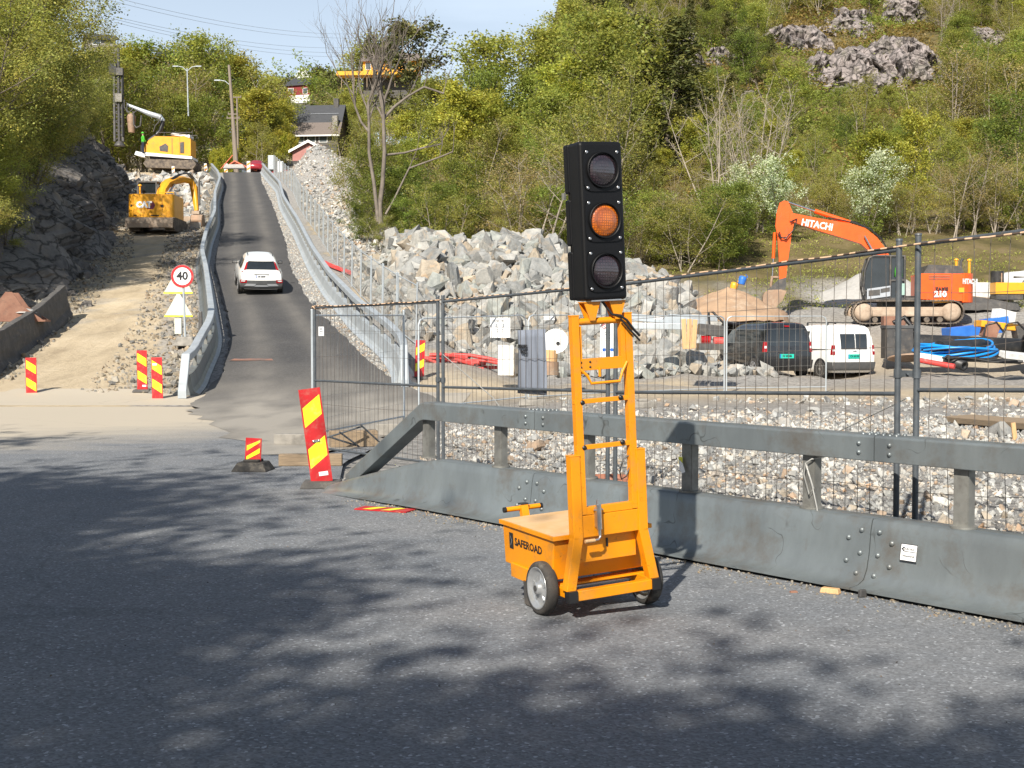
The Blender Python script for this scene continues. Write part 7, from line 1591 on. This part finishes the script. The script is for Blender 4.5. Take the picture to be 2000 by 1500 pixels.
OUT = [(1335, 105, 28, 60), (1405, 112, 24, 26), (1560, 80, 46, 44), (1665, 40, 44, 38), (1755, 22, 54, 34), (1725, 122, 66, 58), (1648, 128, 44, 44), (1792, 105, 44, 58), (1920, 75, 34, 30), (1470, 190, 26, 18), (1600, 150, 30, 22)]
# steep hillside: scattered trees with rock between
cnt = 0; att = 0; placed = []
while cnt < 500 and att < 20000:
    att += 1; Y = tr_.uniform(126, 248); px = tr_.uniform(1075, 2100); x = XX(px, Y); z = H(x, Y); py = 650-(z-CAMH)/Y*F
    if py < -60 or py > 300: continue
    rk = float(fbm(np.array([px*.011]), np.array([py*.016+3]))[0])
    if px > 1290 and py < 240 and rk > .60: continue
    if px < 1190 and py-88 < float(np.interp(px, [1040, 1080, 1110, 1140, 1190], [130, 105, 80, 10, -90])): continue

    if any((x-a)**2+(Y-b)**2 < 7.5 for a, b in placed): continue
    placed.append((x, Y)); h = tr_.uniform(6, 11)*(1.05 if py > 220 else .72); kd = tr_.choices(['birch', 'willow', 'alder', 'pine', 'spruce', 'bud', 'yellow', 'bare'], [24, 20, 12, 12, 6, 16, 3, 7])[0]
    if any(abs(px-a) < b*.8+h*.15*F/Y and py-h*F/Y < d+c*.55 and py > d-c*.2 for a, d, b, c in OUT): continue
    tree(kd, x, Y, h, desc[kd]+' in the wood on the steep rocky hillside', 1.15, G2); cnt += 1
# heather and brush between the hillside trees
n = 42000; X2 = r_.uniform(-6, 100, n*3); Y2 = r_.uniform(100, 250, n*3); okk = (np.abs(X2/Y2*F+1000-1500) < 620); X2, Y2 = X2[okk][:n], Y2[okk][:n]; Z2 = Hf(X2, Y2)
hn = fbm(X2*.22, Y2*.22+50); okk = hn > .36; X2, Y2, Z2 = X2[okk], Y2[okk], Z2[okk]; m_ = len(X2); kq = 9
Pq = np.repeat(np.stack([X2, Y2, Z2+.35], -1), kq, 0)+r_.normal(size=(m_*kq, 3))*np.array([.8, .8, .32]); V = leaves(Pq, np.tile([0, 0, 1.], (len(Pq), 1)), .40, r_, .6)
T = np.repeat(r_.uniform(.6, 1.3, (m_, 1))*np.array([[1, 1, 1]])*np.where(fbm(X2*.09, Y2*.09+7)[:, None]+r_.uniform(-.12, .12, (m_, 1)) > .5, np.array([[.85, .58, .75]]), np.array([[.8, .88, .7]])), kq, 0); T = np.concatenate([T, np.ones((len(T), 1))], 1)
tag(link('undergrowth', npmesh('undergrowth', V, np.arange(len(Pq)*4).reshape(-1, 4), [L3], T)), 'brown and green brush covering the hillside between the trees', None, None, 'stuff')
# rock outcrops on the hill: faces bulging out of the slope
def hillY(px, py):
    Ys_ = np.linspace(110, 262, 400); Xs = (px-1000)/F*Ys_; zz_ = Hf(Xs, Ys_); pys = 650-(zz_-CAMH)/Ys_*F; i = int(np.argmin(np.abs(pys-py))); return float(Ys_[i])
def outcrop(px, py, w_, h_, seed):
    w_ *= 1.4; h_ *= 1.25
    Y0 = hillY(px, py+h_*.6); k = F/Y0; W_ = w_/k*1.35; Hh = h_/k*1.3; x0 = XX(px, Y0); z0 = H(x0, Y0); n, mm = 40, 50; U, V_ = np.meshgrid(np.linspace(-1, 1, mm), np.linspace(-.35, 1, n))
    # profile leans forward out of the hill: rises steeply, then runs back to the slope
    edge = np.clip(1-np.abs(U)**2.5, 0, 1)*(.75+.5*fbm(U*2.5+seed*5, V_*0+seed)); z = Hh*1.35*np.sign(V_)*np.abs(np.sin(V_*PI/2))**1.1*np.where(V_ < 0, 1.6, edge); y = (np.clip(V_, 0, 1)**2.2)*Hh*2.6
    q1 = fbm(U*4+seed*3.1, V_*5+seed)-.5; q2 = fbm(U*14+seed, V_*4+U*8)-.5; st = np.floor(z/Hh*7+q1*4)/7
    X = x0+U*W_+q1*W_*.35; Yg_ = Y0+y-Hh*.9*edge*np.clip(1-np.abs(V_), 0, 1)**.5*.25+q1*Hh*.9+q2*Hh*.4-st*Hh*.15; Zb = z0-1.2+z+q2*Hh*.22; f1 = facet(X, Yg_, Zb, 3.2, 40+seed, (1.3, 1, 1)); f2 = facet(X, Yg_, Zb, 1.2, 60+seed, (1.5, 1, .8)); Yg_ = Yg_-.9*f1-.35*f2; Zb = Zb+.4*f1
    me = grid_mesh('rock_outcrop', X, Yg_, Zb, [M['hillrock']], smooth=False); return tag(link('rock_outcrop', me), kind='structure')
for i, (px, py, w_, h_) in enumerate(OUT): outcrop(px, py, w_, h_, i+1)
# grass tufts on the slope above the yard and verge weeds
n = 6500; X2 = r_.uniform(2, 42, n); Y2 = r_.uniform(62, 84, n); okk = (fbm(X2*.3, Y2*.3) > .42) & (np.abs(X2/Y2*F-700) < 420); X2, Y2 = X2[okk], Y2[okk]; m_ = len(X2); Pq = np.repeat(np.stack([X2, Y2, Hf(X2, Y2)+.08], -1), 6, 0)+r_.normal(size=(m_*6, 3))*np.array([.2, .2, .07])
T = np.repeat(r_.uniform(.7, 1.5, (m_, 1))*np.array([[1, 1, 1]]), 6, 0); T = np.concatenate([T, np.ones((len(T), 1))], 1)
tag(link('grass', npmesh('grass', leaves(Pq, np.tile([1., 0, 0], (len(Pq), 1)), .13, r_, .4), np.arange(len(Pq)*4).reshape(-1, 4), [L3], T)), 'rough grass and weeds on the slope above the yard', None, None, 'stuff')

# left wood on the bank
LT = [('near', 88, -90, 58), ('near', 135, 20, 64), ('near', 5, 50, 50), ('near', 45, -120, 66), ('near', 60, -90, 62), ('near', 150, -40, 66), ('near', 10, -60, 56), ('near', 100, 60, 60), ('near', 172, 90, 72), ('near', -40, 40, 54), ('near', 35, 180, 54), ('near', 120, 210, 62), ('near', 190, 20, 84), ('near', 70, 120, 70), ('near', 205, 190, 92), ('near', 160, 270, 70), ('near', -20, 240, 52), ('near', -110, 0, 52), ('near', 215, 120, 104)]
dl = ['broad birch filling the upper left corner', 'birch whose crown meets the sky left of the drill mast', 'shadowed birch at the left border', 'birch topmost behind the others at the upper left', 'tallest leafy birch at the top left', 'birch leaning over the rock face at the upper left', 'dense birch in the upper left corner', 'yellow-green birch low on the left bank', 'birch above the drill rig side of the bank', 'birch cut by the left edge', 'olive bush low at the left edge', 'olive bush hanging over the blasted face', 'birch behind the drilled rock face', 'birch in the middle of the left wood', 'small birch beside the drill mast', 'bushy birch above the yellow excavator', 'low birch at the left border', 'birch left of the frame edge', 'far birch behind the drill mast']
for (kd, px, yt, Y), lb in zip(LT, dl):
    x = min(XX(px, Y), float(bank_x(Y))-3.0); z = H(x, Y); h = max(4, CAMH+(650-yt)/F*Y-z); tree(kd, x, Y, h, lb, 1.05, z=z)
for i in range(64):
    Y = 47+tr_.random()**1.4*75; x = float(bank_x(Y))-tr_.uniform(1.6 if Y < 75 else 2.6, 6.5); tree(tr_.choice(['near', 'willow', 'near']), x, Y, tr_.uniform(3.0, 6.5), 'leafy bush on the crest of the blasted bank at the left', 1.2, 'bushes on the left bank')
# trees behind the drill rig and along the upper road
LX = [200, 240, 300, 350, 400, 440, 480, 520, 560]; LY = [150, 108, 95, 105, 110, 115, 130, 165, 200]
for row, (Y, dy, st) in enumerate(((205, 0, 36), (188, 38, 36), (174, 85, 34))):
    px = 205+row*9
    while px < 548:
        kd = tr_.choice(['birch', 'alder', 'willow', 'bud', 'yellow'] if row < 2 else ['willow', 'bud', 'birch', 'alder']); yt = float(np.interp(px, LX, LY))+dy+tr_.uniform(-8, 12)
        if not (425 < px < 500 and row == 2): tree_px(kd, px, yt, Y+tr_.uniform(-4, 4), desc[kd]+' behind the drill rig and the upper road', 1.05, 'trees behind the drill rig')
        px += st*tr_.uniform(.75, 1.25)
sp('birch', 204, 112, 162, 'birch behind the drill mast at its left', 1.2); sp('alder', 228, 118, 168, 'green tree directly behind the drill mast', 1.2); sp('birch', 395, 78, 192, 'thin airy birch rising highest on the left skyline', .9)
for i, (px, Y, h) in enumerate(((452, 166, 4.4), (430, 167, 3.8))): x = XX(px, Y); tree('hedge', x, Y, h, ('large round golden-green bush at the foot of the wooden utility pole', 'smaller golden-green bush left of the large round one')[i], .62, z=float(zr(Y))-.3)
for i in range(9):
    px = 500+i*9; Y = 186; x = XX(px, Y); tree('hedge', x, Y, 3.2, 'dark green clipped hedge plant before the house with the slate roof', .45, 'hedge by the upper road', z=CAMH+(650-312)/F*Y)
sp('yellow', 562, 208, 196, 'bright green young tree left of the slate-roofed house', .9); sp('alder', 541, 196, 205, 'dark green tree beneath the red house', 1.1); sp('spruce', 588, 222, 235, 'dark conifer right below the red house', 1.2)
for px, yt, Y in ((520, 165, 330), (545, 160, 350), (610, 158, 380), (630, 150, 370), (650, 140, 330), (668, 150, 310), (735, 92, 280), (748, 84, 275), (668, 178, 300), (660, 180, 280), (690, 192, 250), (715, 196, 245), (745, 198, 240), (775, 195, 236), (805, 190, 232), (700, 215, 215), (735, 225, 205), (765, 215, 200), (660, 235, 230), (842, 165, 215)):
    kd = tr_.choice(['pine', 'birch', 'willow', 'alder']) if yt < 165 else tr_.choice(['birch', 'willow', 'alder', 'bud']); tree_px(kd, px, yt, Y, desc[kd]+' among the far houses on the hill', 1.1, 'trees among the far houses')

# the big leafless tree in front of the belt
def big_bare():
    Y0 = 76.0; k = F/Y0; x0 = XX(745, Y0); z0_ = H(x0, Y0); r = random.Random(4); mb = MB()
    def q(px, py, dy=0): return Vector(((px-745)/k, dy, CAMH+(650-py)/k-z0_))
    def br(p, d, L_, rad, dep):
        n = 4; pts = [p]; c = p.copy(); dd = d.copy()
        for i in range(n): dd = (dd+Vector((r.uniform(-.22, .22), r.uniform(-.22, .22), r.uniform(-.06, .18)))).normalized(); c = c+dd*L_/n; pts.append(c.copy())
        mb.tube(pts, rad, 5 if dep > 2 else 3, radii=[rad*(1-.14*i) for i in range(n+1)], cap=False)
        if dep > 0:
            for j in range(r.choice([2, 3, 3])):
                s = r.choice([1, 2, 3, 4]); nd = (dd+Vector((r.uniform(-.75, .75), r.uniform(-.75, .75), r.uniform(-.1, .45)))).normalized(); br(pts[s], nd, L_*r.uniform(.55, .8), rad*.52, dep-1)
    t = empty('bare_tree', (x0, Y0, z0_), 0, 'big leafless many-branched tree rising above the skyline left of centre', 'tree')
    for pts, rad, tip in (([(744, 440), (742, 400), (748, 360), (753, 300), (751, 230), (752, 200)], .165, (752, 120)), ([(740, 435), (731, 360), (722, 300), (723, 240), (722, 205)], .12, (735, 120)), ([(751, 235), (772, 210), (800, 190), (830, 175), (868, 188)], .09, None), ([(755, 305), (790, 300), (830, 290), (862, 285)], .07, None), ([(722, 260), (706, 240), (695, 210), (694, 190)], .08, (690, 130)), ([(754, 420), (770, 390), (800, 330), (860, 310), (885, 300)], .07, None), ([(752, 240), (740, 215), (728, 200), (723, 215)], .07, None)):
        P_ = [q(a, b, .25*math.sin(i*1.3)) for i, (a, b) in enumerate(pts)]; mb.tube(P_, rad, 7, radii=[rad*(1-.1*i) for i in range(len(P_))])
        if tip:
            for j in range(5): d = (q(*tip)-P_[-1]).normalized()+Vector((r.uniform(-.5, .5), r.uniform(-.5, .5), r.uniform(0, .3))); br(P_[-1-(j % 2)], d.normalized(), r.uniform(2.4, 4.2), rad*.5, 3)
        else:
            for p_ in P_[2:]: br(p_, Vector((r.uniform(-.2, .8), r.uniform(-.5, .5), r.uniform(.2, .9))).normalized(), r.uniform(1.0, 1.9), .035, 2)
    me = mb.mesh('trunk', [M['palebark2']], recalc=False); link('trunk', me, t)
M['palebark2'] = mat('grey_bare_bark', (.21, .18, .15), (.12, .10, .085), 2, rough=.9)
big_bare()
# trees behind the viewer whose shadows fall over the road
tr_ = random.Random(23)
SH = [(-8.0, -7.8, 12, 'dense', .95), (-10.6, -6.4, 12, 'dense', 1.0), (-13.2, -4.6, 12.5, 'birch', 1.15), (-5.7, -10.4, 12, 'dense', .9), (-15.8, -2.4, 13.5, 'birch', 1.1), (-4.8, -6.5, 9.5, 'dense', .75), (-3.5, -7.2, 9.5, 'dense', .75),  (-9.0, -10.5, 13, 'dense', 1.0), (-13.6, -8.4, 14, 'dense', 1.0), (-18.4, .5, 13, 'dense', .9), (-19, -5, 15, 'dense', 1.0), (-20.5, 4.5, 14.5, 'alder', 1.0), (-16.4, 1.0, 13, 'alder', .8),
      (-10.4, -3.2, 12.5, 'bud', 1.3), (-12.2, .2, 13, 'bud', 1.3), (-15.4, 3.4, 13.5, 'birch', 1.0), (-8.9, -4.0, 11.0, 'bud', 1.3), (-9.6, -1.0, 12.0, 'bud', 1.2), (-11.6, -1.8, 12.5, 'birch', 1.0), (-1.0, -7.4, 9.5, 'bud', 1.3), (2.8, -8.5, 11, 'bud', 1.2)]
for i, (x, y, h, kd, wf) in enumerate(SH): tree(kd, x, y, h, 'roadside tree behind the viewer shading the near road', wf, 'roadside trees shading the road', z=0)
# ---------------------------------------------------------------- houses and poles
def house(name, px, pyb, Y, w_, d_, h_, rh, label, wall, roof, yaw=0, over=.5, windows=(), base=None, gable='x', chim=None, deck=None):
    x = XX(px, Y); z = CAMH+(650-pyb)/F*Y; t = empty(name, (x, Y, z), yaw, label, 'house')
    mb = MB()
    if gable == 'x':    # ridge runs along x
        mb.prism([(-d_/2, -.2), (d_/2, -.2), (d_/2, h_), (0, h_+rh), (-d_/2, h_)], 'x', -w_/2, w_/2)
    else: mb.prism([(-w_/2, -.2), (w_/2, -.2), (w_/2, h_), (0, h_+rh), (-w_/2, h_)], 'y', -d_/2, d_/2)
    mb.build('walls', wall, t)
    mb = MB(); mb.box((0, 0, -5.1), (w_-.1, d_-.1, 9.8)); mb.build('basement', M['darkconc'], t)
    if base: mb = MB(); mb.box((0, 0, base/2-.5), (w_+.06, d_+.06, base+1)); mb.build('foundation', M['whitewall'], t)
    mb = MB(); th = .22
    if gable == 'x':
        sl = rh/(d_/2)
        for s in (-1, 1): mb.prism([(0, h_+rh+.02), (0, h_+rh+th), (s*(d_/2+over), h_-sl*over+th), (s*(d_/2+over), h_-sl*over+.02)], 'x', -w_/2-over, w_/2+over)
    else:
        sl = rh/(w_/2)
        for s in (-1, 1): mb.prism([(0, h_+rh+.02), (0, h_+rh+th), (s*(w_/2+over), h_-sl*over+th), (s*(w_/2+over), h_-sl*over+.02)], 'y', -d_/2-over, d_/2+over)
    rf = mb.build('roof', roof, t)
    if gable == 'y':
        mb = MB()
        for s in (-1, 1): mb.prism([(0, h_+rh-.12), (0, h_+rh+th+.03), (s*(w_/2+over), h_-sl*over+th+.03), (s*(w_/2+over), h_-sl*over-.12)], 'y', -d_/2-over-.05, -d_/2-over)
        mb.build('barge_board', M['whitewall'], rf)
    if chim: mb = MB(); mb.box((chim[0], 0, h_+rh+.3), (chim[1], .8, 1.8)); mb.build('chimney', M['darkconc'], rf)
    for (wx, wz, ww, wh) in windows:
        mb = MB(); mb.box((wx, -d_/2-.03, wz), (ww+.2, .08, wh+.2)); f = mb.build('window', M['whitewall'], t); mb = MB(); mb.box((wx, -d_/2-.06, wz), (ww, .06, wh)); mb.build('pane', M['winglass'], f)
    return t
house('red_house', 601, 203, 345, 6.8, 9, 3.7, 2.4, 'dark red wooden house with white foundation high on the hill', M['redwall'], M['slate'], R(-18), .5, ((-2.1, 2.2, 1.3, 1.2), (2.0, 2.0, 1.2, 1.3)), base=1.0, gable='x')
house('white_gable_house', 590, 190, 360, 5.5, 8, 3.2, 3.6, 'white gabled house end behind the red house', M['whitewall'], M['whitewall'], R(20), .3, ((-.8, 3.2, .8, .9),), gable='y')
house('slate_roof_house', 629, 290, 212, 7.0, 7.4, 1.9, 4.6, 'house with steep dark slate roof and dark glazed front beside the rubble mound', mat('dark_green_wall', (.07, .08, .07), (.11, .07, .06), 2), M['slate'], R(-6), .6, ((-2.4, .9, 1.1, 1.2), (-.6, .9, 1.2, 1.2), (1.3, .9, 1.2, 1.2)), chim=(2.6, .8))
t = bpy.data.objects['slate_roof_house']; mb = MB(); mb.prism([(-4.36, 1.30), (-4.36, 1.44), (-2.65, 3.53), (-2.65, 3.38)], 'x', -4.15, 4.15); mb.build('lower_roof', M['tileold'], t)
mb = MB(); mb.prism([(-4.5, 1.10), (-4.5, 1.32), (-4.37, 1.32), (-4.37, 1.10)], 'x', -4.15, 4.15); mb.build('gutter', M['whitewall'], t)
mb = MB(); mb.box((3.2, -3.3, 3.2), (.8, .8, 2.4)); mb.build('side_chimney', M['conc'], t); mb = MB(); mb.box((1.0, -1.4, 5.1), (4.6, .08, .10), (0.85, 0, 0)); mb.build('roof_ladder', M['silver'], t)
house('garage', 613, 318, 185, 4.6, 5, 1.2, 1.2, 'small pale red garage gable with white barge boards below the slate-roofed house', M['pinkwall'], M['tileold'], R(-4), .45, (), gable='y')
house('yellow_house', 768, 158, 262, 10.5, 7, 2.9, 1.8, 'yellow house with long orange deck on the crag behind the bare tree', M['yelwall'], M['tileold'], R(-4), .6, ((-2.6, 1.8, 1.3, 1.2), (-4.2, 1.8, .9, 1.2), (1.0, 1.8, 1.3, 1.2), (3.4, 1.8, 1.4, 1.0)), chim=(-3, .6))
t = bpy.data.objects['yellow_house']; mb = MB(); mb.box((-3.2, -5.0, -.1), (13.4, 3.0, .75)); mb.build('deck', M['yelwall'], t)
for x in (-9, -6.5, -4, -1.5, 1.5): mb = MB(); mb.box((x, -6.0, -1.6), (.14, .14, 2.4)); mb.build('deck_post', M['wood'], t)
house('dark_roof_house', 368, 140, 240, 8.5, 8, 1.4, 1.6, 'house showing only its dark hipped roof above the left trees', M['darkconc'], M['slate'], R(8), .7, ())
house('grey_house', 203, 112, 178, 3.4, 5, 1.6, .9, 'grey and white house partly hidden behind the birches at the upper left', M['conc'], M['slate'], R(24), .4, ((-.8, 1.2, .9, .8),))
# utility poles
def pole(name, px, pyb, pyt, Y, label, r_=.14, lean=0, arms=(), lamp=None, m='polewood', cat='utility pole'):
    x = XX(px, Y); k = F/Y; z = CAMH+(650-pyb)/k; h = (pyb-pyt)/k; t = empty(name, (x, Y, z), 0, label, cat)
    mb = MB(); mb.cyl((0, 0, -1), (lean, 0, h), r_*1.25, r_*.8, n=10); mb.build('pole', M[m], t)
    for za, wd in arms: mb = MB(); mb.box((lean*za, -.1, h*za), (wd, .12, .12)); mb.cyl((lean*za-wd*.45, -.1, h*za), (lean*za-wd*.45, -.1, h*za+.25), .06, n=6); mb.cyl((lean*za+wd*.45, -.1, h*za), (lean*za+wd*.45, -.1, h*za+.25), .06, n=6); mb.build('cross_arm', M[m], t)
    for s, L_, za in (lamp or ()):
        mb = MB(); mb.tube([(lean*za, 0, h*za-.3), (lean*za+s*L_*.5, 0, h*za+.25), (lean*za+s*L_, 0, h*za+.35)], .05, 6); mb.box((lean*za+s*(L_+.3), 0, h*za+.34), (.7, .25, .12)); mb.build('lamp_arm', M['galvlight'], t)
    return t
pole('utility_pole', 466, 325, 132, 160, 'tall weathered wooden utility pole with a lamp arm beside the ramp top', .20, -.9, ((.47, 1.6), (.51, 1.2)), lamp=((-1, 1.3, .82),))
pole('utility_pole', 462, 322, 178, 163, 'second wooden pole strut propping the tall utility pole', .14, -.5, ()); pole('utility_pole', 468, 300, 193, 172, 'shorter wooden pole right behind the tall utility pole', .12, -.1, ((.99, 1.2),))
pole('street_lamp', 372, 215, 138, 170, 'slim street lamp with two arms above the trees behind the drill rig', .09, -.1, (), lamp=((-1, 1.2, .98), (1, 1.2, .98)), m='galvlight', cat='street lamp')
pole('street_lamp', 514, 290, 187, 205, 'grey street lamp on the bend below the red house', .11, 0, (), lamp=((1, 1.0, .99),), cat='street lamp')
mb = MB(); mb.cyl(P(486, 240, 205), P(514, 190, 205), .12, n=8); tag(mb.build('pole_strut', M['polewood']), 'slanting wooden strut leaning on the far street lamp', 'strut')
pole('utility_pole', 543, 270, 218, 200, 'short bare pole left of the bright green young tree', .12)
# overhead wires
mb = MB()
for i, (a, b, c, d) in enumerate(((212, -8, 700, 66), (212, 0, 700, 74), (222, 32, 700, 92), (222, 37, 700, 102), (222, 43, 700, 110))):
    A, B_ = P(a, b, 190), P(c, d, 300); pts = [A.lerp(B_, u_)-Vector((0, 0, 4*u_*(1-u_)*1.6)) for u_ in np.linspace(0, 1, 16)]; w_ = MB(); w_.tube(pts, .025, 4, cap=False)
    tag(w_.build('power_line', M['galvpost']), 'one of the five power lines crossing the sky at the upper left', 'power line', 'power lines across the sky')
# works clutter at the top of the ramp
for px, py, Y, lb, m in ((545 if False else 530, 318, 158, 'pale concrete block pair at the start of the ramp fence', 'galvlight'), (548, 330, 152, 'white trailer edge near the bright red car', 'signwhite')):
    A = P(px, py, Y); mb = MB(); mb.box(A, (.7, .7, 1.7)); tag(mb.build('site_block', M[m], None, bevel=.05), lb, 'block')
mb = MB(); A = P(475, 330, 153)
for j in range(4): mb.tube([A+Vector((-2.0+j*.3, .3*j, .2)), A+Vector((-1.0, .2*j, .9-.2*j)), A+Vector((.3, 0, .25)), A+Vector((1.6, -.1*j, -.2))], .11, 6)
mb.tube([A+Vector((-2.6, 0, .0)), A+Vector((-1.2, 0, 1.6))], .07, 6); tag(mb.build('orange_barrier_net', mat('faded_orange_plastic', (.62, .14, .07), (.5, .12, .06), 4)), 'crumpled orange plastic barrier parts at the top left of the ramp', 'barrier parts')
A = P(478, 345, 152); mb = MB(); mb.box((0, 0, .25), (2.6, .6, .5), taper=.8); o = mb.build('stone_kerb', M['gravelheap'], None, bevel=.1, loc=A-Vector((1.2, 0, -.9))); tag(o, 'low heap of pale debris at the top of the ramp', 'debris')
